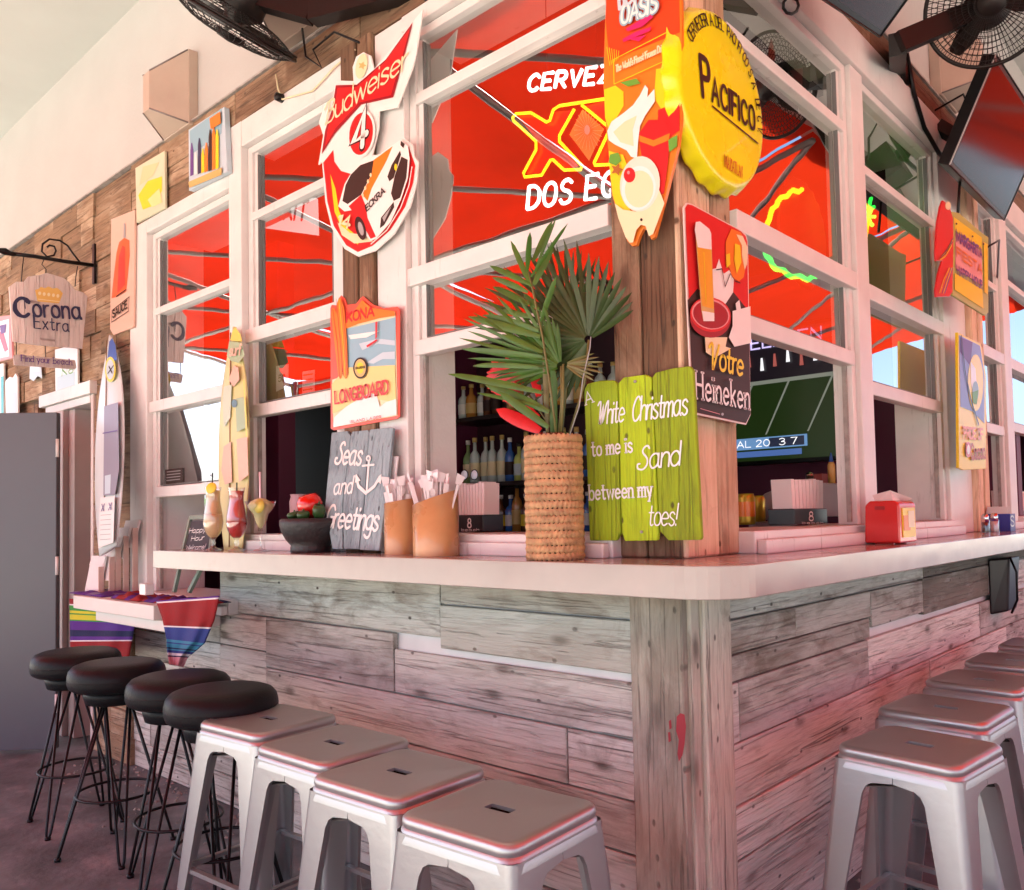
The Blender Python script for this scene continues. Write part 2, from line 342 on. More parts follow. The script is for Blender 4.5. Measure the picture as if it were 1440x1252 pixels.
# ---------------------------------------------------------------- stroke lettering
def _g(*st):
    out = []
    for q in st:
        sm = q[0] == '~'; pts = [tuple(float(c) for c in p.split(',')) for p in q.lstrip('~').split()]
        if sm and len(pts) > 2:
            r = []; cl = pts[0] == pts[-1]
            for i in range(len(pts)-1):
                p0 = pts[i-1] if i else (pts[-2] if cl else pts[0]); p1 = pts[i]; p2 = pts[i+1]; p3 = pts[i+2] if i+2 < len(pts) else (pts[1] if cl else pts[-1])
                for k in range(3):
                    t = k/3; r.append(tuple(.5*((2*p1[c])+(-p0[c]+p2[c])*t+(2*p0[c]-5*p1[c]+4*p2[c]-p3[c])*t*t+(-p0[c]+3*p1[c]-3*p2[c]+p3[c])*t**3) for c in (0, 1)))
            r.append(pts[-1]); pts = r
        out.append(pts)
    return out
G = {'A': _g('0,0 3.5,10 7,0', '1.3,3.5 5.7,3.5'), 'B': _g('0,0 0,10', '~0,10 4,9.8 5.2,7.6 4,5.4 0,5.2', '~0,5.2 4.6,4.9 6,2.6 4.6,.2 0,0'),
 'C': _g('~6.2,8 4.6,9.8 2.2,9.6 .3,7.2 0,5 .3,2.6 2.2,.3 4.6,.2 6.2,1.8'), 'D': _g('0,0 0,10', '~0,10 3.5,9.7 6,7.5 6.3,5 6,2.5 3.5,.3 0,0'),
 'E': _g('5.6,10 0,10 0,0 5.6,0', '0,5.2 4.6,5.2'), 'F': _g('5.6,10 0,10 0,0', '0,5.2 4.6,5.2'), 'G': _g('~6.2,8 4.6,9.8 2.2,9.6 .3,7.2 0,5 .3,2.6 2.2,.3 4.6,.2 6.2,1.8', '6.2,1.8 6.2,4.6 3.6,4.6'),
 'H': _g('0,0 0,10', '6,0 6,10', '0,5.2 6,5.2'), 'I': _g('0,0 0,10'), 'J': _g('~4,10 4,2 2.6,0 .8,.3 0,2'), 'K': _g('0,0 0,10', '5.6,10 0,4.2', '1.8,6 6,0'), 'L': _g('0,10 0,0 5.2,0'),
 'M': _g('0,0 0,10 4,2 8,10 8,0'), 'N': _g('0,0 0,10 6,0 6,10'), 'O': _g('~3.3,10 .9,8.6 0,5 .9,1.4 3.3,0 5.8,1.4 6.6,5 5.8,8.6 3.3,10'), 'P': _g('0,0 0,10', '~0,10 4.4,9.7 5.6,7.4 4.4,5 0,4.8'),
 'Q': _g('~3.3,10 .9,8.6 0,5 .9,1.4 3.3,0 5.8,1.4 6.6,5 5.8,8.6 3.3,10', '4,2.5 6.8,-.6'), 'R': _g('0,0 0,10', '~0,10 4.4,9.7 5.6,7.4 4.4,5 0,4.8', '2.6,4.8 6,0'),
 'S': _g('~5.4,8.4 3.8,9.9 1.4,9.5 .3,7.6 1.4,5.9 4,4.8 5.6,3.2 5.2,1 3.2,0 1.2,.3 0,1.8'), 'T': _g('0,10 6,10', '3,10 3,0'), 'U': _g('~0,10 0,3 1.4,.4 3,0 4.6,.4 6,3 6,10'), 'V': _g('0,10 3,0 6,10'),
 'W': _g('0,10 2,0 4.2,8 6.4,0 8.6,10'), 'X': _g('0,0 6,10', '0,10 6,0'), 'Y': _g('0,10 3,5 6,10', '3,5 3,0'), 'Z': _g('0,10 5.6,10 0,0 5.8,0'),
 'a': _g('~5,4.5 4.2,5.9 2.3,6.1 .5,4.8 .1,2.4 1.5,.2 3.6,.4 5,2.2', '5,6 5,1 6,0'), 'b': _g('0,10 0,0', '~0,4 1.5,5.8 3.5,6 5,4.6 5,1.6 3.5,0 1.5,.2 0,1.6'), 'c': _g('~4.8,5 3.4,6.1 1.4,5.6 .1,3.6 .4,1.2 2.2,0 4,.4 4.9,1.4'),
 'd': _g('5,10 5,0', '~5,4 3.5,5.9 1.5,5.8 0,4 .2,1.6 1.6,0 3.5,.2 5,1.8'), 'e': _g('~.3,3.2 4.9,3.3 4.6,5 3,6.1 1.2,5.5 .1,3.4 .5,1.2 2.2,0 4.6,.9'), 'f': _g('~4,9.3 2.8,10 1.6,9 1.5,6 1.5,0', '0,6 3.5,6'),
 'g': _g('~5,4.5 4,6 2,6 .2,4.4 .4,1.8 2,.4 4,.8 5,2.4', '~5,6 5,-1 4,-3 2,-3.2 .3,-2.2'), 'h': _g('0,10 0,0', '~0,3.6 1.4,5.8 3.4,6 4.6,4.6 4.6,0'), 'i': _g('0,6 0,0', '0,8.3 0,8.9'), 'k': _g('0,10 0,0', '4,6 0,2.4', '1.4,3.6 4.4,0'), 'l': _g('0,10 0,0'),
 'm': _g('0,6 0,0', '~0,4 1.2,5.8 2.6,6 3.4,4.6 3.4,0', '~3.4,4 4.6,5.8 6,6 6.8,4.6 6.8,0'), 'n': _g('0,6 0,0', '~0,3.8 1.4,5.8 3.2,6 4.4,4.6 4.4,0'), 'o': _g('~2.5,6.1 .7,5.2 0,3 .7,.8 2.5,0 4.4,.8 5,3 4.4,5.2 2.5,6.1'),
 'p': _g('0,6 0,-3.2', '~0,4 1.5,5.8 3.5,6 5,4.6 5,1.6 3.5,0 1.5,.2 0,1.6'), 'r': _g('0,6 0,0', '~0,3.6 1.2,5.6 3,6'), 's': _g('~4,5.1 2.6,6.1 .8,5.6 .4,4.2 2.2,3.1 4,2 3.8,.6 2,-.1 .1,.9'), 't': _g('~1.6,9 1.6,1.4 2.6,0 3.8,.5', '0,6 3.6,6'),
 'u': _g('~0,6 0,1.6 1.2,0 2.8,.1 4.4,1.8', '4.4,6 4.4,0'), 'v': _g('0,6 2.3,0 4.6,6'), 'w': _g('0,6 1.8,0 3.6,5.6 5.4,0 7.2,6'), 'x': _g('0,6 4.4,0', '0,0 4.4,6'), 'y': _g('0,6 2.4,.4', '4.8,6 1.6,-3'), 'z': _g('0,6 4,6 0,0 4.2,0'),
 '5': _g('5,10 .6,10 .4,5.6', '~.4,5.6 3,6.2 5.2,4.6 5,1.6 2.6,0 0,1.2'), '9': _g('~5,7 3.6,5 1.4,5.4 .2,7.4 1.2,9.6 3.4,9.8 5,8 4.6,3 2.4,0'), '6': _g('~4.6,9.6 2,8 .4,4 1,.8 3,0 5,1.6 4.8,4 3,5.2 .8,4'), '4': _g('4.6,0 4.6,10 0,3 6.4,3'), '8': _g('~3,10 1,8.8 1,6.4 3,5.3 5,6.4 5,8.8 3,10', '~3,5.3 .6,4 .4,1.2 3,0 5.6,1.2 5.4,4 3,5.3'), '1': _g('0,8 2,10 2,0'), '2': _g('~.2,8 1.6,9.8 4,9.6 5,7.6 4,5 0,0', '0,0 5.4,0'), '3': _g('~.2,8.8 2.4,10 4.8,8.6 4.4,6 2.2,5.2 4.8,4.4 5.2,1.6 2.6,0 0,1.2'),
 '7': _g('0,10 5.6,10 2,0'), '0': _g('~3,10 .8,8.4 0,5 .8,1.6 3,0 5.2,1.6 6,5 5.2,8.4 3,10'), '!': _g('1,10 .6,3', '.4,.6 .4,.1'), '.': _g('0,.3 .3,0'), "'": _g('.6,10 .3,8'), '&': _g('~6,0 2,6.5 2,9.4 3.4,9.8 4,8 .6,4 .6,1 2.6,0 6,4'), '-': _g('0,4.5 4,4.5'), ':': _g('0,5 0,4.6', '0,1 0,.6'),
 # script capitals
 'sW': _g('~-1,8.6 .4,10 1.6,9.4 1.6,4 2,0 4.4,8.4 4.6,.2 7,8 8.4,10'), 'sC': _g('~5.6,8.6 4.6,10 2.6,9.6 .4,6.6 0,3 1.4,.2 3.8,.2 6,2.2'), 'sS': _g('~5.6,8.8 4.4,10 2.4,9.4 1.8,7.4 4.6,4.6 4.8,1.8 2.6,0 -.4,.6 -.8,2.4 .6,2.6'),
 'sB': _g('~-.6,7.6 1,9.6 4.2,10 5.6,8.4 4.6,6 2,5.4 5.2,5 5.8,2 4,0 .4,.6', '~2.4,9.6 1.8,5 .6,0'), 'sV': _g('~-.8,8 1,9.8 2,8.4 2.4,.2 3.2,.4 5.6,6 7,9.8')}
def layout(text, gap=2.0, script=False, space=4.):
    x = 0; out = []
    for ch in text:
        if ch == ' ': x += space; continue
        key = 's'+ch if script and 's'+ch in G else ch
        g = G[key]; w_ = max(p[0] for s_ in g for p in s_)
        out += [[(p[0]+x, p[1]) for p in s_] for s_ in g]; x += max(w_, .4)+gap
    return out, x-gap
class Face:
    """a flat drawing surface: f(px,py) gives the 3D point; n = outward normal"""
    def __init__(s, f, n): s.f = f; s.n = Vector(n).normalized(); s.k = 0
    def P(s, x, y): return s.f(x, y)+s.n*s.lift()
    def lift(s): return .0004+.0007*s.k if s.k < 12 else .0088+.0002*(s.k-12)
    def fill(s, mb, pts, m):
        s.k += 1; mb.poly([s.P(*p) for p in pts], m, s.n)
    def ell(s, mb, cx, cy, rx, ry, m, n=24, rot=0.):
        s.fill(mb, [(cx+rx*cos(2*pi*i/n)*cos(rot)-ry*sin(2*pi*i/n)*sin(rot), cy+rx*cos(2*pi*i/n)*sin(rot)+ry*sin(2*pi*i/n)*cos(rot)) for i in range(n)], m)
    def line(s, mb, pts, wpx, m):
        s.k += 1
        P = [s.P(*p) for p in pts]
        wd = wpx/ppm(P[0])/2; strip(mb, P, wd, m, s.n)
    def text(s, mb, txt, a, b, h, m, wt=.8, gap=2., script=False, shear=0., nib=None, serif=False, space=4., arc=None, out=None):
        """a,b = baseline ends in photo points, h = cap height in photo points"""
        s.k += 1
        st, W = layout(txt, gap, script, space)
        A, B = s.P(*a), s.P(*b); T = s.P(a[0], a[1]-h); U = (B-A)/W; V = (T-A)/10.
        Vl = V.length; V = (V-U.normalized()*V.dot(U.normalized())).normalized()*Vl if arc is None else V
        if out is not None:
            for q in st: out.append([A+U*(p[0]+shear*p[1])+V*p[1] for p in q])
            return
        eps = 0
        for q in st:
            eps += 1; o = s.n*(.00016*(eps % 6))
            P = [A+U*(p[0]+shear*p[1])+V*p[1]+o for p in q]
            if nib: 
                nv = U*nib[0]+V*nib[1]; rr = V.length*wt*.55
                for i in range(len(P)-1):
                    z_ = s.n*(-.00007-.00001*(i % 5)); quad(mb, P[i]-nv+z_, P[i]+nv+z_, P[i+1]+nv+z_, P[i+1]-nv+z_, m, s.n)
                strip(mb, P, rr, m, s.n)
            else: strip(mb, P, V.length*wt, m, s.n)
            if serif and len(q) >= 2:
                for e, nx in ((0, 1), (-1, -2)):
                    dx = q[e][0]-q[nx][0]; dy = q[e][1]-q[nx][1]
                    if abs(dy) > abs(dx)*1.6 and abs(dy) > .3:
                        c = P[e]; strip(mb, [c-U*1.15, c+U*1.15], V.length*.42, m, s.n)
def quad(mb, a, b, c, d, m, n):
    q = (b-a).cross(c-a)+(c-a).cross(d-a)
    if q.dot(n) < 0: a, b, c, d = d, c, b, a
    mb.add([a, b, c, d], [(0, 1, 2, 3)], m)
def strip(mb, P, wd, m, n):
    """ribbon with mitred joints and rounded ends"""
    if len(P) == 1: return
    k = len(P); lf = []; rt = []
    for i in range(k):
        d = P[min(i+1, k-1)]-P[max(i-1, 0)]
        if d.length < 1e-9: d = P[1]-P[0]
        d.normalize(); a = n.cross(d).normalized()
        sc = 1.
        if 0 < i < k-1:
            d1 = (P[i]-P[i-1]).normalized(); c_ = n.cross(d1).normalized().dot(a); sc = 1/max(.5, c_)
        lf.append(P[i]+a*wd*sc); rt.append(P[i]-a*wd*sc)
    vs = lf+rt; mb.add(vs, [(k+i, k+i+1, i+1, i) for i in range(k-1)], m)
    for e, s_ in ((0, 1), (-1, -1)):
        d = (P[1]-P[0]).normalized() if e == 0 else (P[-1]-P[-2]).normalized(); d = d*(-1 if e == 0 else 1); a = n.cross(d).normalized()
        c = P[e]; ar = [c+(a*cos(t)+d*sin(t))*wd for t in (0, pi/4, pi/2, 3*pi/4, pi)]
        q = (ar[1]-ar[0]).cross(ar[2]-ar[0])
        if q.dot(n) < 0: ar.reverse()
        mb.add(ar, [(0, 1, 2, 3, 4)], m)
def cr(x0, y0, s):   # crop coordinates to photo coordinates
    return lambda *pts: [(x0+p[0]/s, y0+p[1]/s) for p in pts]
# ================================================================ THE SETTING
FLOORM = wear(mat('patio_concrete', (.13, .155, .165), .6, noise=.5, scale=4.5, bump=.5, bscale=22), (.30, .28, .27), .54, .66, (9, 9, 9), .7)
mb = MB(); mb.add([(-60, -60, 0), (60, -60, 0), (60, 60, 0), (-60, 60, 0)], [(0, 1, 2, 3)], FLOORM)
struct(mb.build('patio_floor', org=(0, 0, 0)))
STUCCO = mat('white_stucco', (.50, .485, .455), .8, noise=.05, scale=3, bump=.12, bscale=45)
mb = MB(); mb.box((-12, .0, 3.135), (-.0, .16, 4.02), STUCCO); mb.box((-.16, .16, 3.135), (0, 12, 4.02), STUCCO)
struct(mb.build('upper_wall'))
CEILM = mat('white_ceiling_boards', (.56, .57, .53), .7, noise=.06, scale=2)
mb = MB(); mb.box((-12, -1.35, 4.02), (1.35, -.0, 4.10), CEILM); mb.box((0.0, 0.0, 4.02), (1.35, 12, 4.10), CEILM); mb.box((-12, 0, 4.02), (0, 12, 4.10), CEILM)
struct(mb.build('ceiling'))

# ---- the red canopies over the seats opposite (seen as reflections in the panes)
RED = mat('red_awning_fabric', (.55, .014, .005), .9, noise=.35, scale=.9, spec=0.)
_m = RED.node_tree; _b = _m.nodes['Principled BSDF']; _t = _m.nodes.new('ShaderNodeBsdfTranslucent'); _t.inputs[0].default_value = (.88, .045, .010, 1)
_x = _m.nodes.new('ShaderNodeMixShader'); _x.inputs[0].default_value = .12; _o = [n for n in _m.nodes if n.type == 'OUTPUT_MATERIAL'][0]
_m.links.new(_b.outputs[0], _x.inputs[1]); _m.links.new(_t.outputs[0], _x.inputs[2]); _m.links.new(_x.outputs[0], _o.inputs[0])
STEEL = mat('grey_awning_steel', (.30, .27, .26), .5, .4, noise=.1)
MAROON = mat('maroon_wall_paint', (.13, .012, .045), .6, noise=.1, scale=3)
RED2 = RED.copy(); RED2.name = 'glow_boost_awning_fabric'  # same cloth, transmission raised to throw more red light on the right face
[n for n in RED2.node_tree.nodes if n.type == 'MIX_SHADER'][0].inputs[0].default_value = .24
def canopy(label, P, n, axis, z_in=3.98, z_out=3.3, depth=3.78):
    t = thing('fabric_awning', label, 'awning', P)
    P = Vector(P); A = Vector(axis); Bk = Vector((0, -1, 0)) if axis[0] else Vector((1, 0, 0)); zz = Vector((0, 0, 1))
    def pt(s, q, dz=0.): return P+A*s+Bk*depth*q+zz*(z_in+(z_out-z_in)*q+dz)
    W = 2.4
    for i in range(n):
        m = MB(); vs = []; k = 6
        for u in range(k+1):
            for v in range(k+1):
                vs.append(pt(W*(i+u/k), v/k, .16*sin(pi*u/k)*sin(pi*v/k)+.03*sin(u*2.1+v*1.3+i)))
        m.add(vs, [(u*(k+1)+v, (u+1)*(k+1)+v, (u+1)*(k+1)+v+1, u*(k+1)+v+1) for u in range(k) for v in range(k)], RED if axis[0] else RED2, True)
        m.build('fabric_panel', t)
        m = MB(); m.add([pt(W*i, 1, -.0), pt(W*(i+1), 1, -.0), pt(W*(i+1), 1, -.22), pt(W*i, 1, -.22)], [(0, 1, 2, 3)], RED); m.build('valance', t)
        f = MB(); d = -.06
        for s_, e_ in ((pt(W*i, 0, d), pt(W*i, 1, d)), (pt(W*i, 1, d), pt(W*(i+1), 1, d)), (pt(W*i, .5, d), pt(W*(i+1), 1, d)), (pt(W*i, .5, d), pt(W*(i+1), .5, d)), (pt(W*i, 0, d), pt(W*(i+1), .5, d))): f.tube([s_, e_], .024, STEEL, 6)
        f.build('truss', t)
        if i % 2 == 0:
            g = MB(); q = P+A*W*i+Bk*depth; g.tube([q, q+zz*z_out], .05, STEEL, 8); g.build('post', t)
    return t
canopy('red fabric awning on grey steel frame over the seats of the left face', (-9.6, -1.22, 0), 7, (1, 0, 0))
canopy('red fabric awning on grey steel frame over the seats of the right face', (1.22, -3.2, 0), 6, (0, 1, 0), 3.98, 2.95, 5.6)
SUNG = mat('pale_bounce_paving', (.62, .61, .53), .8, noise=.1, scale=1)  # unseen pale ground, added and brought near to bounce sun onto the bar
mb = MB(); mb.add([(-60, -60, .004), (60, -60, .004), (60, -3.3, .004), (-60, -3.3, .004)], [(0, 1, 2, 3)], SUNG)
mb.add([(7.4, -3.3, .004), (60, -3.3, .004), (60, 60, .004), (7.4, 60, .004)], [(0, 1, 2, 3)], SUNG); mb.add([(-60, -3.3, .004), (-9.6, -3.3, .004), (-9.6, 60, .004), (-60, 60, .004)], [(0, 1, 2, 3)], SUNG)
struct(mb.build('bounce_paving', org=(0, 0, 0)))
# low white wall with the pale far rim under the awnings
mb = MB(); mb.box((-26, -16.2, 0), (-3, -16, 1.0), STUCCO); tag(mb.build('low_wall'), 'low white stucco wall beyond the left awning', 'wall')

# ---- bar front
bar = thing('bar_wall', 'whitewashed reclaimed plank front of the corner bar', 'bar', (0, 0, 0))
BACKW = mat('white_batten_paint', (.68, .68, .66), .6, noise=.08)
mb = MB(); mb.box((-3.75, .022, 0), (-.02, .14, 1.045), BACKW); mb.box((-.14, .14, 0), (-.022, 7.4, 1.045), BACKW)
# opening under the left window: keep the core only up to .85 there
mb.v = []; mb.f = []; mb.m = []; mb.sm = []
mb.box((-2.40, .022, 0), (-.03, .14, 1.046), BACKW); mb.box((-3.75, .022, 0), (-2.401, .14, .875), BACKW); mb.box((-.14, .141, 0), (-.022, 7.4, 1.046), BACKW)
mb.build('core', bar)
def pl(x0, x1, z0, z1, m=PLANK, pr=0.):
    g = .0022
    board('plank', bar, (x1-g, .02, (z0+z1)/2), (x0+g, .02, (z0+z1)/2), z1-z0-2*g, .022+pr+random.uniform(-.002, .003), m, None, (0, -1, 0), .0025, rag=.001)
def pr_(y0, y1, z0, z1, m=PLANK, pr=0.):
    g = .0022
    board('plank', bar, (-.02, y0+g, (z0+z1)/2), (-.02, y1-g, (z0+z1)/2), z1-z0-2*g, .022+pr+random.uniform(-.002, .003), m, None, (1, 0, 0), .0025, rag=.001)
pl(-2.40, -.937, .845, 1.048, PLANKB); pl(-.937, -.172, .958, 1.048, PLANKB); pl(-.935, -.172, .812, .957, PLANKB, .008)
pl(-2.40, -2.012, .70, .844); pl(-2.012, -1.18, .637, .844); pl(-1.18, -.172, .637, .789)
pl(-2.012, -.41, .474, .635); pl(-.41, -.172, .474, .635); pl(-2.40, -2.012, .56, .699)
x = -.172; random.seed(12)
for z0, z1, js in ((.332, .473, (-.172, -1.17, -2.012)), (.165, .331, (-.172, -.62, -1.62, -2.012)), (.0, .164, (-.172, -1.05, -2.012))):
    for a, b in zip(js[1:], js[:-1]): pl(a, b, z0, z1, PLANK)
for z0, z1, js in ((.70, .872, (-2.40, -2.95, -3.75)), (.56, .699, (-2.40, -3.3, -3.75)), (.415, .559, (-2.012, -2.8, -3.75)), (.27, .414, (-2.012, -2.5, -3.4, -3.75)), (.13, .269, (-2.012, -3.1, -3.75)), (0, .129, (-2.012, -2.7, -3.75))):
    for a, b in zip(js[1:], js[:-1]): pl(a, b, z0, z1, PLANK)
# right face
pr_(.191, 1.86, .948, 1.048, PLANKB); pr_(1.86, 3.4, .955, 1.048, PLANKB); pr_(3.4, 5.2, .95, 1.048, PLANKB); pr_(5.2, 7.4, .95, 1.048, PLANKB)
pr_(.191, .62, .853, .947, PLANKB); pr_(.62, 1.25, .853, .947, PLANKB); pr_(.191, 1.235, .778, .852, PLANKB); pr_(1.25, 1.842, .812, .947, PLANKB); pr_(1.844, 2.88, .80, .954, PLANKB)
pr_(2.88, 4.6, .80, .949); pr_(4.6, 6.2, .80, .949, PLANKB); pr_(6.2, 7.4, .80, .949)
for z0, z1, js in ((.612, .776, (.191, .245, 1.215, 2.7, 4.1, 5.6, 7.4)), (.444, .611, (.191, 1.9, 3.2, 5.0, 7.4)), (.302, .443, (.191, 1.35, 2.9, 4.4, 7.4)), (.142, .301, (.191, .95, 2.5, 4.0, 7.4)), (0, .141, (.191, 1.6, 3.3, 7.4))):
    for a, b in zip(js[:-1], js[1:]): pr_(a, b, z0, z1, PLANK)
# corner boards of the bar front
board('corner_board', bar, (-.086, .0, 0), (-.086, .0, 1.048), .160, .028, POSTW, None, (0, -1, 0), .004)
board('corner_board', bar, (-.026, .020, 0), (-.026, .020, 1.048), .045, .030, POSTW, None, (1, 0, 0), .004)
board('corner_board', bar, (-.012, .117, 0), (-.012, .117, 1.044), .143, .028, POSTW, None, (1, 0, 0), .005)
rp = mat('red_paint_scab', (.33, .03, .04), .6, noise=.2)
fc = Face(lambda x, y: L(x, y, -.029), (0, -1, 0)); mb = MB()
fc.fill(mb, [(952, 1008), (957, 1003), (963, 1005), (965, 1022), (963, 1046), (960, 1062), (955, 1071), (953, 1060), (955, 1040), (951, 1028)], rp)
fc.fill(mb, [(941, 1014), (944, 1012), (945, 1024), (942, 1026)], rp); fc.fill(mb, [(940, 1030), (943, 1029), (944, 1042), (941, 1044)], rp)
mb.build('paint_patch', bar, label='flaking red paint patch')

# ---- counter
CTR = wear(mat('beige_counter_top', (.41, .38, .335), .16, noise=.08, scale=7, spec=.6), (.30, .25, .20), .60, .72, (14, 14, 14), .45)
XE = L(213, 790, -.26).x
mb = MB(); out = [(XE, .13), (XE+.0, -.245), (XE+.015, -.26)]
r = .13
for i in range(9):
    t = -pi/2+pi/2*i/8; out.append((.25-r+r*cos(t), -.26+r+r*sin(t)))
out += [(.27, 7.4), (-.12, 7.4), (-.12, .13)]
mb.poly([(x, y, 1.125) for x, y in out], CTR, (0, 0, 1), .075)
ctr = mb.build('bar_counter', org=(0, 0, 1.05), bevel=.004); tag(ctr, 'long beige counter top wrapping the rounded corner of the bar', 'counter')

# ================================================================ windows
def F3(F, u, z, d): return Vector((u, d, z)) if F == 'L' else Vector((-d, u, z))
def fb(mb, F, u0, u1, z0, z1, d0, d1, m): return mb.box(F3(F, u0, z0, d0), F3(F, u1, z1, d1), m)
RUB = mat('grey_glazing_seal', (.16, .16, .155), .5)
OLDW = mat('worn_grey_track', (.36, .32, .29), .6, noise=.35, scale=25)
def window(F, label, u0, u1, z0, z1, rails, low, sill=True, rev=.06, jl=True, jr=True):
    """rails = [(z centre, thickness)] ; low = z of the raised bottom rail; open below it"""
    t = thing('window', label, 'window', F3(F, (u0+u1)/2, z0, 0), 'white wooden sash windows of the bar')
    w_ = .035
    for a, b in ((u0, u0+w_), (u1-w_, u1)):
        if (a == u0 and not jl) or (a != u0 and not jr): continue
        m = MB(); fb(m, F, a, b, z0, z1, .0, .055, WHITE); m.build('jamb', t, bevel=.003)
        m = MB(); c = b if a == u0 else a; s_ = 1 if a == u0 else -1
        fb(m, F, c, c+s_*.010, z0+.01, low, .018, .034, OLDW); m.build('track', t)
    m = MB(); fb(m, F, u0+w_*jl, u1-w_*jr, z1-.03, z1, .0, .06, WHITE); m.build('head', t, bevel=.003)
    for q_, a, b, far in ((jl, u0+.004, u0+w_-.004, F == 'L'), (jr, u1-w_+.004, u1-.004, F == 'R')):
        if q_: m = MB(); fb(m, F, a, b, z0, z1, .0555, rev if far else .062, WHITE); m.build('reveal', t)
    m = MB(); fb(m, F, u0+w_, u1-w_, z1-.03, z1-.002, .0605, rev+.05, WHITE); m.build('reveal', t)
    # sash: stiles + rails + panes
    rs = sorted(rails+[low2 for low2 in [(low, .05)]])
    for a, b in ((u0+w_, u0+w_+.028), (u1-w_-.028, u1-w_)):
        if (a < (u0+u1)/2 and not jl) or (a > (u0+u1)/2 and not jr): continue
        m = MB(); fb(m, F, a, b, low-.02, z1-.03, .012, .044, WHITE); m.build('stile', t, bevel=.002)
    for z, th in rails:
        m = MB()
        if th > .05: fb(m, F, u0-.02*jl, u1+.02*jr, z-th/2, z+th/2, -.016, .03, WHITE)
        else: fb(m, F, u0+w_*jl, u1-w_*jr, z-th/2, z+th/2, -.002, .040, WHITE)
        m.build('rail', t, bevel=.003)
    m = MB(); fb(m, F, u0+w_*.4*jl, u1-w_*.4*jr, low-.027, low+.025, -.006, .042, WHITE); m.build('bottom_rail', t, bevel=.004)
    zs = [low+.02]+sorted(z for z, th in rails)+[z1-.03]
    for a, b in zip(zs[:-1], zs[1:]):
        m = MB(); fb(m, F, u0+w_+.02, u1-w_-.02, a+.005, b-.005, .026, .026, GLASS)
        m.v = []; m.f = []; m.m = []; m.sm = []
        ga, gb = u0+(w_+.024)*jl, u1-(w_+.024)*jr
        m.add([F3(F, ga, a, .027), F3(F, gb, a, .027), F3(F, gb, b, .027), F3(F, ga, b, .027)], [(0, 1, 2, 3)], GLASS); m.build('pane', t)
        m = MB(); q = .004
        lo, hi, l_, r_ = a+.012, b-.012, u0+w_+.028, u1-w_-.028
        jl and fb(m, F, l_, l_+q, lo, hi, .010, .025, RUB); jr and fb(m, F, r_-q, r_, lo, hi, .010, .025, RUB); fb(m, F, max(l_, ga)+q, min(r_, gb)-q, lo-.001, lo+.003, .012, .0255, RUB)
        m.build('seal', t)
    if sill:
        m = MB(); fb(m, F, u0-.01, u1+.01, z0-.065, z0-.001, -.045, .25, WHITE); fb(m, F, u0, u1, z0-.065, z0-.025, -.075, -.046, WHITE); m.build('sill', t, bevel=.004)
    return t
def casing(name, F, u0, u1, z0, z1, d0, d1, label):
    m = MB(); fb(m, F, u0, u1, z0, z1, d0, d1, WHITE); o = m.build(name, bevel=.004); return tag(o, label, 'window trim', 'white trim boards around the windows')
window('L', 'narrow leftmost sash window of the left face, lower head, above the serape ledge', -3.08, -2.25, .905, 2.72, [(1.83, .055), (2.315, .034)], 1.40, True, .26)
window('L', 'middle sash window of the left face, open below, maroon room behind', -2.14, -1.47, 1.19, 2.87, [(2.04, .058), (2.56, .034)], 1.715)
window('L', 'big sash window of the left face with beer neon behind the upper pane', -1.06, -.212, 1.19, 2.93, [(2.07, .062), (2.69, .038)], 1.825, True, .17, True, False)
window('R', 'first sash window right of the corner post with football screen behind', .292, 1.196, 1.19, 2.88, [(2.075, .062), (2.64, .038)], 1.79, True, .07, False, True)
window('R', 'second sash window of the right face above the red napkin box', 1.32, 2.24, 1.19, 2.88, [(2.06, .06), (2.54, .034)], 1.70, True, .20)
window('R', 'narrow third sash window of the right face behind the hanging parrot sign', 2.86, 3.36, 1.19, 2.88, [(2.06, .06), (2.45, .034)], 1.66)
window('R', 'fourth sash window of the right face at the right edge of the photo', 3.52, 4.5, 1.19, 2.88, [(2.06, .06), (2.54, .034)], 1.70)
window('R', 'last sash window far along the right face', 4.64, 5.9, 1.19, 2.88, [(2.06, .06), (2.54, .034)], 1.70)
casing('trim_board', 'L', -3.28, -3.082, .88, 2.79, -.03, .055, 'tall white trim post left of the leftmost window')
casing('trim_board', 'L', -3.081, -2.252, 2.722, 2.79, -.03, .055, 'white head board over the leftmost window')
casing('trim_board', 'L', -2.249, -2.142, 1.126, 2.985, -.032, .055, 'white mullion post behind the yellow surfboard')
casing('trim_board', 'L', -2.141, -1.40, 2.872, 2.985, -.03, .055, 'white head board over the middle window')
casing('trim_board', 'L', -1.468, -1.402, 1.126, 2.871, -.02, .055, 'slim white board left of the brown post between the windows')
casing('trim_board', 'L', -1.218, -1.062, 1.126, 2.985, -.024, .055, 'white trim board left of the big window behind the race car sign')
casing('trim_board', 'L', -1.061, -.222, 2.932, 2.985, -.03, .055, 'white head board over the big window')
casing('trim_board', 'R', .292, 4.9, 2.883, 3.03, -.03, .055, 'long white head board over the right face windows')
casing('trim_board', 'R', 1.198, 1.318, 1.126, 2.882, -.018, .055, 'white mullion post between first and second right windows')
casing('trim_board', 'R', 2.242, 2.598, 1.126, 2.882, -.018, .055, 'wide white trim board left of the brown post on the right face')
casing('trim_board', 'R', 3.362, 3.518, 1.126, 2.882, -.018, .055, 'white mullion post right of the narrow third window')
casing('trim_board', 'R', 4.502, 4.638, 1.126, 2.882, -.018, .055, 'white mullion post left of the last right window')
casing('trim_board', 'R', 5.902, 7.4, 1.126, 2.882, -.018, .055, 'white end panel far along the right face')
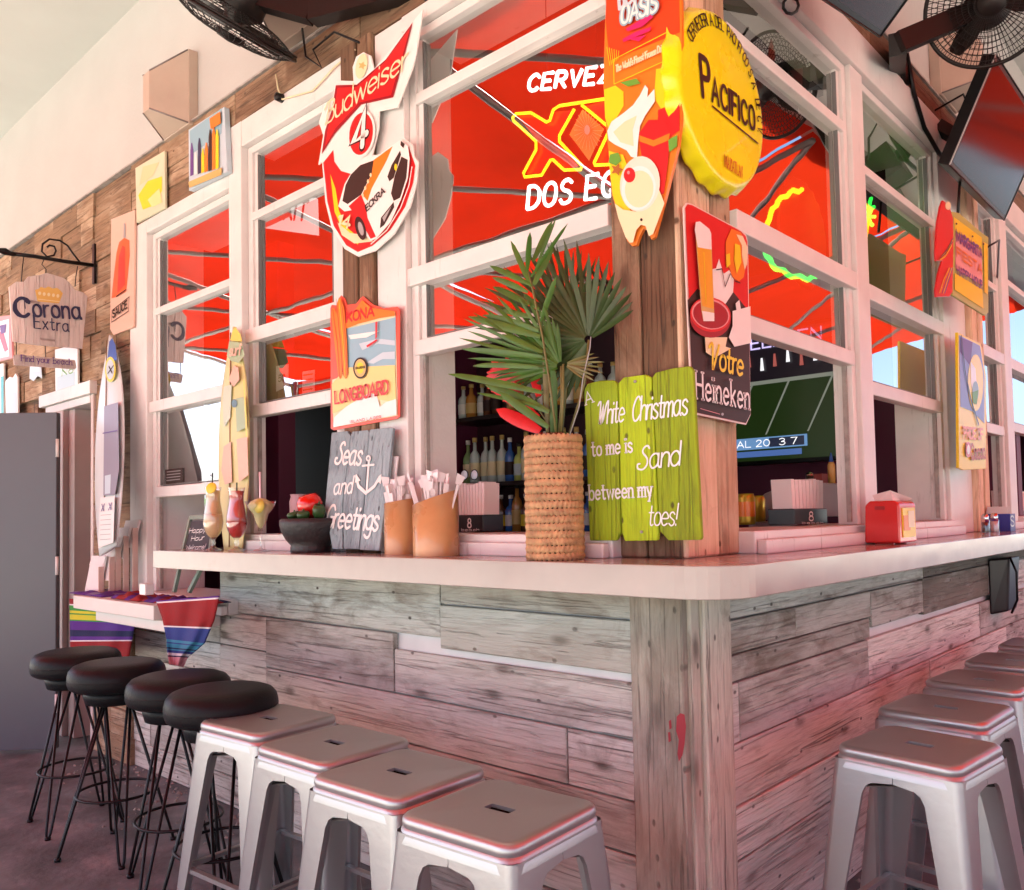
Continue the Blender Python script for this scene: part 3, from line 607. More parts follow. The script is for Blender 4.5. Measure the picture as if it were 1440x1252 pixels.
# white fill under/over the window heads so no gaps show
# ---- brown timber posts
cp = thing('corner_post', 'big brown barn wood post at the corner of the bar carrying the signs', 'post', (-.1, .15, 1.125))
board('post_board', cp, (-.167, .03, 1.126), (-.167, .03, 3.13), .088, .036, BROWN, None, (0, -1, 0), .005)
board('post_board', cp, (-.064, .03, 1.126), (-.064, .03, 3.13), .113, .030, BROWN, None, (0, -1, 0), .005)
board('post_board', cp, (-.03, .083, 1.126), (-.03, .083, 3.13), .165, .031, PEACHB, None, (1, 0, 0), .005, )
board('post_board', cp, (-.03, .233, 1.126), (-.03, .233, 3.13), .115, .026, PEACHB, None, (1, 0, 0), .005)
mb = MB(); mb.box((-.208, .031, 1.126), (-.031, .28, 3.13), BROWN); mb.build('core', cp)
def tpost(F, u0, u1, label):
    t = thing('timber_post', label, 'post', F3(F, (u0+u1)/2, 1.126, 0)); n = (0, -1, 0) if F == 'L' else (1, 0, 0); c = (u0+u1)/2
    M_ = BROWN if F == 'L' else PEACHB  # right-face post takes the boards with warm light in the colour
    board('post_board', t, F3(F, u0+.046, 1.126, -.0), F3(F, u0+.046, 3.0, -.0), .088, .045, M_, None, n, .004)
    board('post_board', t, F3(F, u1-.042, 1.126, -.0), F3(F, u1-.042, 3.0, -.0), .080, .040, M_, None, n, .004)
    mb = MB(); fb(mb, F, u0, u1, 1.126, 2.87, .001, .15, M_); mb.build('core', t)
tpost('L', -1.40, -1.222, 'brown timber post behind the surfing sign between middle and big window')
tpost('R', 2.602, 2.83, 'orange brown timber post on the right face below the hanging signs')
# ---- fascia boards
fa = thing('fascia', 'weathered brown board band running above all the windows', 'trim', (0, 0, 3.0))
xs = [-3.27, -2.31]; 
for a, b in ((-3.28, -2.9), (-2.9, -2.31)): board('fascia_board', fa, (a+.002, .0, 2.84), (b-.002, .0, 2.84), .092, .022, SHING, None, (0, -1, 0))
for a, b in ((-3.28, -2.6), (-2.6, -2.31)): board('fascia_board', fa, (a+.002, .0, 2.94), (b-.002, .0, 2.94), .10, .022, SHING, None, (0, -1, 0))
for a, b in ((-3.28, -2.95), (-2.95, -2.2), (-2.2, -1.3), (-1.3, -.21)): board('fascia_board', fa, (a+.002, .0, 3.062), (b-.002, .0, 3.062), .14, .026, BROWN if a > -2.7 else SHING, None, (0, -1, 0))
for a, b in ((.295, 1.4), (1.4, 2.3), (2.3, 3.6), (3.6, 5.2), (5.2, 7.2)): board('fascia_board', fa, (0, a+.002, 3.083), (0, b-.002, 3.083), .10, .026, BROWN, None, (1, 0, 0))
mb = MB(); mb.box((-12, .001, 2.986), (-.21, .15, 3.133), BROWN); mb.box((-3.28, .0011, 2.792), (-2.252, .15, 2.985), BROWN); mb.box((-.15, .29, 3.032), (-.001, 7.2, 3.133), BROWN); mb.build('core', fa)
# metal drip edge on top
mb = MB(); mb.box((-8, -.035, 3.134), (0.03, 0, 3.142), OLDW); mb.box((-.0, 0.0, 3.134), (.035, 7.2, 3.142), OLDW); mb.build('drip_edge', fa)

# ---- shingled wall left of the windows
sw = thing('shingle_wall', 'wall of brown cedar shingles left of the windows around the doorway', 'wall', (-4.5, 0, 0))
mb = MB(); mb.box((-8, .002, 2.05), (-3.29, .15, 3.13), BROWN); mb.box((-3.77, .002, 0), (-3.29, .15, 2.05), BROWN); mb.box((-8, .002, 0), (-4.75, .15, 2.05), BROWN); mb.build('core', sw)
def row(z0, z1, xa, xb, lmin=.16, lmax=.5):
    x = xb
    while x > xa+.02:
        l = min(random.uniform(lmin, lmax), x-xa)
        if x-l-xa < .1: l = x-xa
        pr = random.uniform(.012, .03)
        board('shingle', sw, (x-l+.002, .0, (z0+z1)/2), (x-.002, .0, (z0+z1)/2), z1-z0-.004, pr, SHING, None, (0, -1, 0), 0, rag=.003)
        x -= l
z = 2.05
while z < 3.1:
    h = min(.135, 3.13-z); row(z, z+h, -6.6, -3.285); z += .135
z = 0.
while z < 2.04:
    h = min(.135, 2.05-z); row(z, z+h, -3.765, -3.285, .2, .48); z += .135
# ---- doorway
dw = thing('door_frame', 'white framed doorway left of the shingle column', 'doorway', (-4.3, 0, 0))
PINKW = mat('aged_pink_white_paint', (.60, .49, .45), .55, noise=.12, scale=4)
for a, b, n_ in ((-4.50, -4.22, 'jamb'), (-3.80, -3.765, 'jamb')):
    mb = MB(); mb.box((a, -.03, 0), (b, .12, 1.975), PINKW); mb.build(n_, dw, bevel=.004)
mb = MB(); mb.box((-4.56, -.055, 1.976), (-3.75, .12, 2.05), WHITE); mb.box((-4.5, -.035, 1.93), (-3.801, .12, 1.974), WHITE); mb.build('head', dw, bevel=.004)
mb = MB(); mb.box((-4.219, .0, 0), (-4.12, .10, 1.93), PINKW); mb.build('stop', dw, bevel=.003)
TILE = mat('pink_glazed_tile', (.50, .36, .33), .3, noise=.1)
bw = thing('tiled_wall', 'pink block wall seen inside the doorway', 'wall', (-3.96, .13, 0))
mb = MB(); mb.box((-4.75, .22, 0), (-3.75, .24, 2.05), mat('dark_grout', (.12, .08, .08), .8)); mb.build('core', bw)
for i in range(12):
    for j in range(5):
        mb = MB(); mb.box((-4.75+j*.2+.003, .205, i*.17+.003), (-4.75+j*.2+.197, .221, i*.17+.166), TILE); mb.build('tile', bw)
# grey metal door leaf, open
GREYD = wear(mat('grey_metal_door', (.10, .105, .12), .42, .1, noise=.08, scale=1.5), (.08, .08, .09), .56, .72, (6, 6, 3), .5)
dr = thing('metal_door', 'plain grey metal door standing open at the far left', 'door', (-4.02, -.15, 0))
a = Zp(78, 1054, .02); b = Vector((a.x-.62, a.y-.62, .02)); d_ = (b-a).normalized(); n_ = Vector((d_.y, -d_.x, 0))*.045
if n_.y > 0: n_ = -n_
hz = 1.85
mb = MB(); mb.hexa([a, b, b-n_, a-n_]+[p+Vector((0, 0, hz)) for p in (a, b, b-n_, a-n_)], GREYD); mb.build('leaf', dr, bevel=.004)
for z in (.25, 1.0, 1.65):
    mb = MB(); mb.tube([a+Vector((.012, .0, z-.05)), a+Vector((.012, .0, z+.05))], .009, WHITE, 8); mb.build('hinge', dr)
mb = MB(); c = a+d_*.55+n_*1.0+Vector((0, 0, .95)); mb.tube([c-n_, c+n_*.6, c+n_*.6-d_*.10], .010, BLACK, 8); mb.build('handle', dr)

# ================================================================ the room behind the windows
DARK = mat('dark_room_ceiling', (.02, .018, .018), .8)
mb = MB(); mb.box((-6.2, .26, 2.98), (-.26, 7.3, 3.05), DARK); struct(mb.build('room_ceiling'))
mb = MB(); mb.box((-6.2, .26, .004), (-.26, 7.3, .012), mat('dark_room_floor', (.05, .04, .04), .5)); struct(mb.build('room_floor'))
rm = thing('room_wall', 'maroon painted inner walls of the bar room', 'wall', (-3, 4, 0))
mb = MB(); mb.box((-6.2, 7.2, 0), (-.15, 7.3, 3.1), MAROON); mb.build('back_wall', rm)
mb = MB(); mb.box((-6.3, .16, 0), (-6.2, 7.3, 1.15), MAROON); mb.box((-6.3, .16, 2.35), (-6.2, 7.3, 3.1), MAROON)
mb.box((-6.3, .16, 1.151), (-6.2, .9, 2.349), MAROON); mb.box((-6.3, 1.95, 1.151), (-6.2, 2.15, 2.349), MAROON); mb.box((-6.3, 3.4, 1.151), (-6.2, 7.3, 2.349), MAROON); mb.build('side_wall', rm)
mb = MB(); mb.box((-.24, 7.0, 0), (-.0, 7.4, 3.1), MAROON); mb.build('end_wall', rm)
mb = MB(); mb.box((-8, .15, 2.05), (-3.6, .2, 3.0), MAROON); mb.build('lintel', rm)
# columns seen through the left windows
for px, Y, wd, lab in ((362, .9, .16, 'maroon column inside the middle window'), (205, 2.0, .10, 'slim purple maroon column inside the leftmost window')):
    p = L(px+20, 650, Y); mb = MB(); mb.box((p.x-wd/2, Y, 0), (p.x+wd/2, Y+.12, 2.97), MAROON); tag(mb.build('column', bevel=.005), lab, 'column')
# inner service ledge
mb = MB(); mb.box((-4.6, .27, 1.04), (-.27, .55, 1.08), mat('dark_ledge', (.05, .02, .02), .35)); mb.box((-.55, .551, 1.04), (-.27, 5.2, 1.08), MC['dark_ledge'])
tag(mb.build('service_ledge', bevel=.003), 'dark inner service ledge just behind the open windows', 'ledge')

# rubble and grit along the foot of the bar
rb = random.Random(5); mb = MB(); GRT = mat('pale_rubble', (.30, .27, .24), .9, noise=.3, scale=40)
for k in range(420):
    if k < 300: c = Vector((rb.uniform(-3.6, -.2), -.01-abs(rb.gauss(0, .16)), 0))
    else: c = Vector((.01+abs(rb.gauss(0, .16)), rb.uniform(.3, 5), 0))
    q = rb.uniform(.003, .013); a = rb.uniform(0, 3)
    vs = [c+Vector((q*cos(a+t*pi/2)*rb.uniform(.6, 1.2), q*sin(a+t*pi/2)*rb.uniform(.6, 1.2), 0)) for t in range(4)]; vs += [v*.45+c*.55+Vector((0, 0, q*rb.uniform(.4, .9))) for v in vs]
    mb.hexa(vs, GRT)
o = mb.build('gravel', kind='stuff'); o['label'] = 'pale grit and rubble strewn along the foot of the plank wall'
# ================================================================ SIGNS
def M_(n, c, r=.4, **k): return mat(n, c, r, **k)
sRED = M_('sign_red', (.62, .018, .02), .3); sDRED = M_('sign_dark_red', (.30, .012, .02), .3); sWHT = M_('sign_white', (.80, .78, .74), .3); sBLK = M_('sign_black', (.015, .012, .012), .35)
sYEL = M_('sign_yellow', (.82, .62, .02), .3); sORG = M_('sign_orange', (.78, .20, .02), .3); sCRM = M_('sign_cream', (.80, .68, .42), .35); sGLD = M_('sign_gold', (.62, .42, .14), .35)
sBRN = M_('sign_brown', (.035, .016, .012), .5, spec=.3); sGRN = M_('sign_green', (.12, .34, .04), .4); sBLU = M_('sign_blue', (.05, .12, .42), .4); sSEA = M_('sign_sea', (.26, .44, .52), .4); sGRY = M_('sign_grey', (.35, .34, .34), .4)
sPNK = M_('sign_pink', (.72, .30, .30), .4); sPUR = M_('sign_purple', (.12, .05, .24), .4); sLBL = M_('sign_pale_blue', (.50, .60, .66), .4); sNAV = M_('sign_navy', (.02, .025, .08), .4); sLIM = M_('sign_lime', (.42, .55, .04), .4)
def plate(par, f, n, pts, m, th, name='board', bev=.0015, label=None):
    mb = MB(); mb.poly([f(*p) for p in pts], m, n, th); return mb.build(name, par, bevel=bev, label=label)

# ---- race car beer sign (left face)
t = thing('beer_sign', 'large red and white metal beer sign with a bow tie banner and a race car', 'sign', L(520, 200, -.02)); Y = -.055; f = lambda x, y: L(x, y, Y); n = (0, -1, 0)
c = cr(440, 0, 3.383)
def star(cx, cy, r): return [(cx+r*(1 if i % 2 == 0 else .5)*cos(i*pi/5), cy+r*(1 if i % 2 == 0 else .5)*sin(i*pi/5)) for i in range(10)]
plate(t, f, n, c((25, 785), (48, 645), (28, 585), (52, 505), (92, 478), (110, 383), (192, 385), (188, 320), (205, 270), (240, 248), (275, 265), (290, 330), (522, 45), (492, 250), (475, 320), (402, 512), (315, 530), (312, 610), (282, 738), (330, 735), (430, 655), (475, 690), (482, 745), (502, 772), (492, 870), (462, 985), (385, 1115), (295, 1195), (215, 1222), (150, 1185), (88, 1085), (58, 960), (43, 770)), sWHT, .006)
F_ = Face(f, n); mb = MB()
F_.fill(mb, c((50, 775), (98, 715), (103, 770), (135, 815), (195, 832), (240, 790), (300, 742), (420, 680), (458, 700), (488, 790), (478, 870), (440, 985), (370, 1095), (285, 1170), (215, 1200), (160, 1168), (100, 1075), (70, 960)), sRED)
F_.fill(mb, c((85, 830), (110, 900), (125, 1000), (160, 1080), (230, 1140), (215, 1165), (150, 1110), (105, 1010)), sYEL)
F_.fill(mb, c((120, 1060), (180, 1110), (250, 1120), (290, 1150), (200, 1160), (140, 1120)), sCRM)
F_.fill(mb, c((112, 408), (212, 405), (350, 285), (478, 108), (440, 260), (385, 465), (232, 500), (105, 640), (45, 735), (62, 620), (95, 520)), sDRED)
F_.fill(mb, c((122, 420), (212, 416), (345, 300), (465, 140), (430, 265), (375, 455), (225, 490), (110, 615), (62, 700), (75, 620), (104, 520)), sRED)
F_.ell(mb, *c((236, 318))[0], 8, 18, sCRM, 16, .2); F_.fill(mb, star(*c((240, 315))[0], 6), sGLD)
F_.text(mb, 'Budweiser', c((62, 600))[0], c((455, 325))[0], 29, sCRM, .8, .9, True, .15, (.45, .4))
F_.ell(mb, *c((237, 640))[0], 19.5, 34, sWHT, 24, .12); F_.ell(mb, *c((237, 640))[0], 16.5, 30, sRED, 24, .12)
F_.text(mb, '4', c((195, 735))[0], c((262, 690))[0], 46, sBLK, 1.5, shear=.2); F_.text(mb, '4', c((198, 728))[0], c((262, 685))[0], 44, sWHT, 1.1, shear=.2)
# car
F_.fill(mb, c((190, 830), (240, 770), (330, 735), (428, 668), (462, 700), (470, 760), (462, 850), (430, 950), (380, 1060), (310, 1140), (285, 1150), (250, 1110), (225, 1040), (215, 1000), (160, 1010), (130, 985), (160, 880)), sWHT)
F_.fill(mb, c((190, 835), (235, 790), (305, 765), (290, 830), (240, 930), (175, 975), (150, 960), (165, 885)), sBRN)
F_.fill(mb, c((300, 765), (390, 700), (360, 770), (290, 900), (270, 960), (245, 930), (290, 830)), sORG)
F_.fill(mb, c((180, 985), (240, 930), (262, 985), (270, 1040), (310, 1130), (285, 1140), (240, 1060), (200, 1010)), sRED)
F_.fill(mb, c((432, 750), (462, 765), (455, 850), (425, 945), (395, 960), (382, 925), (400, 840)), sBRN)
F_.fill(mb, c((425, 722), (430, 740), (395, 850), (375, 868), (365, 845), (385, 790)), sBRN); F_.ell(mb, *c((405, 800))[0], 2, 5, sYEL, 10)
F_.fill(mb, c((395, 965), (398, 990), (350, 1075), (330, 1090), (335, 1040)), sBRN); F_.fill(mb, c((385, 985), (350, 1060), (342, 1040)), sGRY)
F_.fill(mb, c((430, 675), (448, 690), (442, 710), (428, 695)), sBRN)
F_.ell(mb, *c((238, 1090))[0], 7, 17, sBLK, 18, -.25); F_.ell(mb, *c((240, 1092))[0], 3.5, 10, sGRY, 14, -.25)
F_.text(mb, 'ECKRA', c((268, 1010))[0], c((355, 920))[0], 9, sBLK, 1.1, 1.3)
for q in ((250, 935), (262, 900), (275, 868), (288, 838)): F_.ell(mb, *c(q)[0], 1.6, 3, sCRM, 8)
F_.text(mb, '14', c((130, 1075))[0], c((185, 1090))[0], 14, sCRM, 1.5)
F_.line(mb, c((485, 800), (470, 890), (430, 995), (365, 1100), (290, 1165)), 1.8, sWHT)
mb.build('print', t)
mb = MB(); mb.box(L(520, 150, -.001)+Vector((-.05, -.045, -.05)), L(520, 150, 0)+Vector((.05, 0, .05)), BLACK); mb.build('bracket', t)

# ---- surfing sign
t = thing('surfing_sign', 'tin beer sign with two orange longboards leaning beside waves and sand', 'sign', L(512, 510, -.03)); f = lambda x, y: L(x, y, -.05)
c = cr(440, 400, 3.13)
OUT = [(82, 90), (105, 92), (112, 62), (124, 48), (140, 62), (150, 90), (190, 85), (205, 65), (220, 52), (240, 68), (262, 88), (310, 105), (372, 98), (382, 110), (382, 580), (372, 592), (92, 643), (78, 635), (76, 105)]
plate(t, f, n, c(*OUT), M_('sign_coral', (.75, .10, .06), .3), .004); F_ = Face(f, n); mb = MB()
F_.fill(mb, c((86, 420), (150, 400), (150, 165), (364, 120), (374, 500), (374, 578), (92, 630)), sCRM)
F_.fill(mb, c((150, 196), (366, 145), (366, 360), (158, 368)), sSEA)
F_.fill(mb, c((205, 262), (290, 240), (364, 248), (364, 270), (290, 262), (220, 290)), sLBL); F_.fill(mb, c((240, 345), (310, 300), (364, 296), (364, 330), (310, 330), (270, 350)), sLBL); F_.fill(mb, c((160, 225), (230, 215), (300, 205), (240, 235), (170, 242)), sWHT)
F_.fill(mb, c((150, 368), (366, 356), (370, 520), (240, 500), (92, 570), (88, 440)), sYEL if False else M_('sign_sand', (.82, .60, .22), .35))
F_.fill(mb, c((95, 610), (100, 585), (150, 540), (200, 510), (250, 480), (285, 485), (300, 540), (325, 520), (372, 505), (374, 575), (95, 630)), sWHT)
F_.fill(mb, c((150, 170), (205, 95), (222, 70), (262, 105), (366, 120), (366, 140), (300, 150), (205, 175), (152, 196)), sORG)
F_.text(mb, 'KONA', c((155, 168))[0], c((275, 140))[0], 13, sRED, 1.1, 1.4)
F_.fill(mb, c((88, 130), (92, 108), (102, 106), (112, 135), (130, 250), (136, 395), (128, 420), (118, 400), (102, 260)), sORG)
F_.fill(mb, c((112, 90), (122, 62), (134, 66), (146, 110), (158, 260), (162, 395), (152, 418), (140, 400), (126, 240), (112, 130)), sORG)
F_.line(mb, c((123, 70), (140, 240), (151, 410)), 1.1, sYEL); F_.line(mb, c((96, 112), (116, 260), (126, 412)), .9, sRED)
F_.line(mb, c((134, 68), (152, 240), (160, 400)), .8, sRED); F_.line(mb, c((112, 66), (128, 240), (142, 402)), .8, sRED)
F_.ell(mb, *c((218, 370))[0], 10, 15, sBRN, 24); F_.ell(mb, *c((218, 370))[0], 8, 12.5, sGLD, 24); F_.ell(mb, *c((218, 370))[0], 5, 8, sYEL, 20)
F_.text(mb, 'KONA BREWING', c((198, 376))[0], c((240, 370))[0], 3.2, sBRN, 1., 2)
F_.fill(mb, c((285, 168), (294, 166), (292, 235), (285, 245)), sRED); F_.fill(mb, c((245, 272), (292, 243), (294, 250), (250, 280)), sRED)
F_.text(mb, 'LONGBOARD', c((108, 527))[0], c((342, 480))[0], 17, sRED, .95, 1.7, serif=True)
F_.text(mb, 'ISLAND LAGER', c((175, 612))[0], c((312, 590))[0], 3.5, sRED, 1., 2)
mb.build('print', t)

# ---- seas and greetings boards, leaning on the counter
t = thing('slate_sign', 'grey blue plank sign with a white anchor leaning on the counter', 'sign', L(500, 779, -.09))
A0, A1 = L(457, 777, -.13), L(537, 782, -.13); T0, T1 = L(467, 612, -.062), L(553, 601, -.062)
U = (A1-A0); V = (T0-A0); nn = U.cross(V).normalized(); nn = nn if nn.y < 0 else -nn
def f(x, y):
    d = ray(x, y); return CAM+d*((A0-CAM).dot(nn)/d.dot(nn))
SLATE = wood('slate_blue_board', ((.02, .02, .025), (.12, .16, .18), (.22, .29, .32), (.30, .39, .42)), cover=.55, vert=True)
c = cr(440, 400, 3.13)
for q in (((82, 652), (150, 645), (165, 665), (128, 960), (128, 1165), (85, 1165), (52, 985)), ((166, 665), (172, 648), (240, 640), (246, 650), (225, 940), (200, 1165), (135, 1165), (132, 960)), ((248, 648), (255, 638), (345, 630), (352, 632), (325, 900), (290, 1172), (205, 1168), (229, 940))):
    plate(t, f, nn, c(*q), SLATE, .012, 'board', .003)
F_ = Face(f, nn); mb = MB()
F_.text(mb, 'Seas', c((100, 790))[0], c((210, 795))[0], 29, sWHT, 1.1, 1.1, True, .1, (.5, .3))
F_.text(mb, 'and', c((92, 925))[0], c((172, 918))[0], 22, sWHT, 1.2, 1.5, False, .1, (.5, .3))
F_.text(mb, 'Greetings', c((58, 1068))[0], c((285, 1085))[0], 30, sWHT, 1.1, 1.1, False, .1, (.5, .3))
F_.line(mb, c((250, 775), (240, 905)), 4, sWHT); F_.line(mb, c((222, 800), (272, 795)), 3, sWHT)
F_.line(mb, c((195, 845), (205, 890), (238, 920), (275, 890), (298, 850)), 5, sWHT); F_.fill(mb, c((190, 875), (195, 835), (215, 865)), sWHT); F_.fill(mb, c((285, 865), (308, 835), (305, 880)), sWHT)
F_.ell(mb, *c((251, 768))[0], 3.5, 4.5, sWHT, 14); F_.ell(mb, *c((251, 768))[0], 1.6, 2.2, SLATE, 10)
mb.build('lettering', t)

# ---- green christmas planks
t = thing('green_sign', 'lime green plank sign with white lettering about sand between toes', 'sign', L(900, 650, -.03)); f = lambda x, y: L(x, y, -.055); n = (0, -1, 0)
LIME = wood('lime_painted_board', ((.05, .03, .012), (.16, .20, .012), (.30, .42, .012), (.40, .56, .008)), cover=.74, knots=.3, dark=.6, vert=True)
c = cr(860, 480, 3.295); c2 = cr(560, 380, 2.846)
for q in (c2((742, 480), (755, 455), (800, 442), (862, 440), (876, 455), (888, 1050), (872, 1083), (765, 1083)), c2((878, 455), (900, 430), (990, 418), (1012, 430), (1040, 1050), (1036, 1082), (905, 1084), (893, 1050)), c2((1016, 430), (1030, 410), (1100, 392), (1165, 384), (1178, 400), (1212, 1070), (1208, 1080), (1080, 1082), (1046, 1045))):
    plate(t, f, n, q, LIME, .014, 'board', .004)
for (cx, cy) in ((949, 446), (975, 1048)):
    p = L(*c2((cx, cy))[0], -.058); mb = MB(); mb.lathe(p, [(.004, 0), (.004, .003), (.001, .005)], sGRY, 10, (0, -1, 0)); mb.build('nail', t)
F_ = Face(f, n); mb = MB()
F_.text(mb, 'A', c2((752, 540))[0], c2((782, 528))[0], 17, sWHT, .5, serif=True)
F_.text(mb, 'White', c2((800, 618))[0], c2((905, 606))[0], 31, sWHT, .7, .7, True, .22, (.35, .25))
F_.text(mb, 'Christmas', c2((940, 605))[0], c2((1158, 578))[0], 33, sWHT, .7, .7, True, .2, (.35, .25))
F_.text(mb, 'to me is', c2((778, 745))[0], c2((940, 728))[0], 21, sWHT, .62, 1.9, serif=True)
F_.text(mb, 'Sand', c2((965, 800))[0], c2((1128, 780))[0], 32, sWHT, .7, .8, True, .2, (.4, .3))
F_.text(mb, 'between my', c2((770, 920))[0], c2((1020, 905))[0], 21, sWHT, .62, 1.9, serif=True)
F_.text(mb, 'toes!', c2((1005, 1022))[0], c2((1118, 1022))[0], 30, sWHT, .6, .8, True, .2, (.3, .25))
mb.build('lettering', t)

# ---- frozen drink board on the corner post (surfboard outline)
t = thing('frozen_drink_sign', 'orange surfboard shaped frozen drink sign with cocktails hung on the corner post', 'sign', L(905, 150, -.03)); f = lambda x, y: L(x, y, -.06)
c = cr(840, 0, 3.478)
plate(t, f, n, c((55, -260), (170, -420), (300, -330), (380, -200), (410, -50), (413, 200), (410, 600), (395, 720), (345, 920), (280, 1160), (262, 1172), (248, 1125), (225, 1120), (208, 1150), (190, 1200), (170, 1205), (145, 1180), (110, 1090), (70, 950), (55, 760), (40, 600), (28, 400), (38, 100)), sORG, .012)
F_ = Face(f, n); mb = MB()
F_.fill(mb, c((50, -200), (150, -360), (300, -310), (370, -180), (400, -40), (404, 160), (60, 300), (42, 100)), M_('sign_orange_red', (.72, .06, .015), .3))
F_.fill(mb, c((35, 440), (90, 420), (130, 450), (130, 520), (60, 640), (40, 580)), sYEL)
F_.fill(mb, c((290, 340), (360, 330), (400, 300), (404, 560), (330, 560), (280, 480)), sYEL); F_.fill(mb, c((300, 540), (405, 500), (405, 640), (350, 680), (300, 640)), sRED)
F_.fill(mb, c((60, 740), (130, 760), (165, 850), (140, 980), (180, 1060), (120, 1080), (80, 960), (66, 850)), sYEL)
F_.fill(mb, c((205, 660), (255, 590), (330, 590), (362, 640), (350, 800), (330, 950), (290, 960), (220, 760)), sRED); F_.fill(mb, c((210, 665), (280, 690), (360, 655), (355, 690), (280, 720), (212, 695)), sORG)
F_.fill(mb, c((55, 645), (75, 600), (130, 560), (180, 520), (215, 470), (240, 420), (255, 440), (250, 480), (285, 440), (288, 500), (240, 570), (215, 620), (205, 700), (200, 780), (170, 770), (150, 740), (90, 710), (62, 690)), sWHT)
F_.fill(mb, c((85, 650), (140, 600), (200, 570), (180, 640), (185, 720), (120, 700)), sCRM)
F_.fill(mb, c((70, 760), (110, 750), (125, 790), (100, 815), (62, 800)), sGRN); F_.fill(mb, c((355, 690), (400, 665), (398, 720), (360, 750)), sGRN); F_.fill(mb, c((120, 410), (200, 390), (220, 415), (160, 430)), sGRN)
F_.fill(mb, star(*c((105, 835))[0], 9), M_('sign_sienna', (.40, .12, .02), .4))
F_.fill(mb, c((95, 1000), (135, 1030), (200, 1040), (290, 990), (310, 930), (338, 1000), (282, 1150), (262, 1160), (245, 1110), (222, 1105), (200, 1130), (185, 1190), (168, 1192), (148, 1165), (112, 1070)), sCRM)
F_.ell(mb, *c((218, 905))[0], 28, 39, M_('sign_foam', (.82, .70, .58), .3), 28, .1); F_.ell(mb, *c((212, 925))[0], 24, 31, sWHT, 26, .1); F_.ell(mb, *c((215, 930))[0], 20, 26, sCRM, 26, .1)
F_.ell(mb, *c((168, 862))[0], 8.2, 10.5, sRED, 18); F_.ell(mb, *c((163, 850))[0], 2, 2.6, sPNK, 10)
F_.ell(mb, *c((226, 1080))[0], 1.8, 2.2, sBRN, 10)
F_.text(mb, 'BLUE', c((120, 52))[0], c((240, -18))[0], 26, sLBL, 1.0, 1.6)
F_.text(mb, 'OASIS', c((128, 128))[0], c((300, 62))[0], 24, sSEA, 1.7, 1.3); F_.text(mb, 'OASIS', c((128, 128))[0], c((300, 62))[0], 24, sWHT, .7, 1.3)
for q in (((150, 150), (270, 80), (285, 92), (230, 140), (160, 162)), ((135, 200), (200, 165), (275, 140), (270, 160), (210, 185), (140, 215)), ((170, 200), (250, 180), (215, 212))): F_.fill(mb, c(*q), M_('sign_magenta', (.62, .02, .14), .35))
F_.line(mb, c((92, 300), (358, 165)), 1.2, sYEL); F_.line(mb, c((358, 165), (358, 300)), 1.2, sYEL); F_.line(mb, c((358, 300), (95, 420)), 1.2, sYEL); F_.line(mb, c((92, 300), (95, 420)), 1.2, sYEL)
F_.text(mb, "The World's Finest Frozen Drink", c((105, 362))[0], c((345, 255))[0], 9.5, sCRM, .9, 1.5)
for k in range(6): F_.line(mb, c((75+k*8, 330-k*6), (60+k*12, 240+k*4)), .9, sYEL)
mb.build('print', t)

# ---- bottle cap sign
X = .06; ctr_ = Rt(1010, 140, X); t = thing('bottle_cap_sign', 'giant yellow bottle cap sign mounted at the corner post', 'sign', ctr_)
pts = [Rt(x, y, X) for x, y in ((985, 12), (1073, 170), (1035, 279))]
A, B, C_ = [(p.y, p.z) for p in pts]
d = 2*(A[0]*(B[1]-C_[1])+B[0]*(C_[1]-A[1])+C_[0]*(A[1]-B[1])); q = [a*a+b*b for a, b in (A, B, C_)]
cy = (q[0]*(B[1]-C_[1])+q[1]*(C_[1]-A[1])+q[2]*(A[1]-B[1]))/d; cz = (q[0]*(C_[0]-B[0])+q[1]*(A[0]-C_[0])+q[2]*(B[0]-A[0]))/d
cy, cz, rr = .156, 2.356, .236
CAPY = mat('yellow_enamel', (.86, .78, .010), .28, noise=.04, coat=.3)
mb = MB(); fn = lambda th, z, r: (.0045*max(0, (-z-.004)/.036)*cos(21*th))
mb.lathe((X, cy, cz), [(rr+.012, -.042), (rr+.009, -.036), (rr+.004, -.022), (rr-.003, -.008), (rr-.010, -.002), (rr-.020, .0)], CAPY, 168, (1, 0, 0), fn)
mb.build('cap', t, org=(X, cy, cz))
f = lambda x, y: Rt(x, y, X+.001); n = (1, 0, 0); F_ = Face(f, n); mb = MB(); c = cr(840, 0, 3.478)
F_.text(mb, 'P', c((515, 470))[0], c((555, 490))[0], 53, sBRN, .8, 1.7); F_.text(mb, 'ACIFICO', c((560, 495))[0], c((768, 641))[0], 33, sBRN, .85, 2.6)
F_.line(mb, c((558, 520), (782, 703)), 2.6, sBRN)
F_.text(mb, 'MAZATLAN', c((618, 815))[0], c((705, 872))[0], 16, M_('sign_ochre', (.55, .16, .01), .4), .7, 2.6)
arc = 'CERVECERIA DEL PACIFICO S.A. DE C.V.'
for i, ch in enumerate(arc):
    if ch == ' ': continue
    a = radians_ = 0; th = R_(152-i*4.55); r_ = rr*.80
    P = Vector((X+.0022, cy+r_*cos(th), cz+r_*sin(th))); 
    u = Vector((0, sin(th), -cos(th))); v = Vector((0, cos(th), sin(th)))
    st, W = layout(ch)
    for s_ in st: strip(mb, [P+u*(p[0]*.0024)+v*(p[1]*.0030) for p in s_], .0021, sBRN, Vector((1, 0, 0)))
mb.build('lettering', t)
mb = MB(); mb.tube([(0.005, cy, cz), (X-.044, cy, cz)], .02, BLACK); mb.build('mount', t)

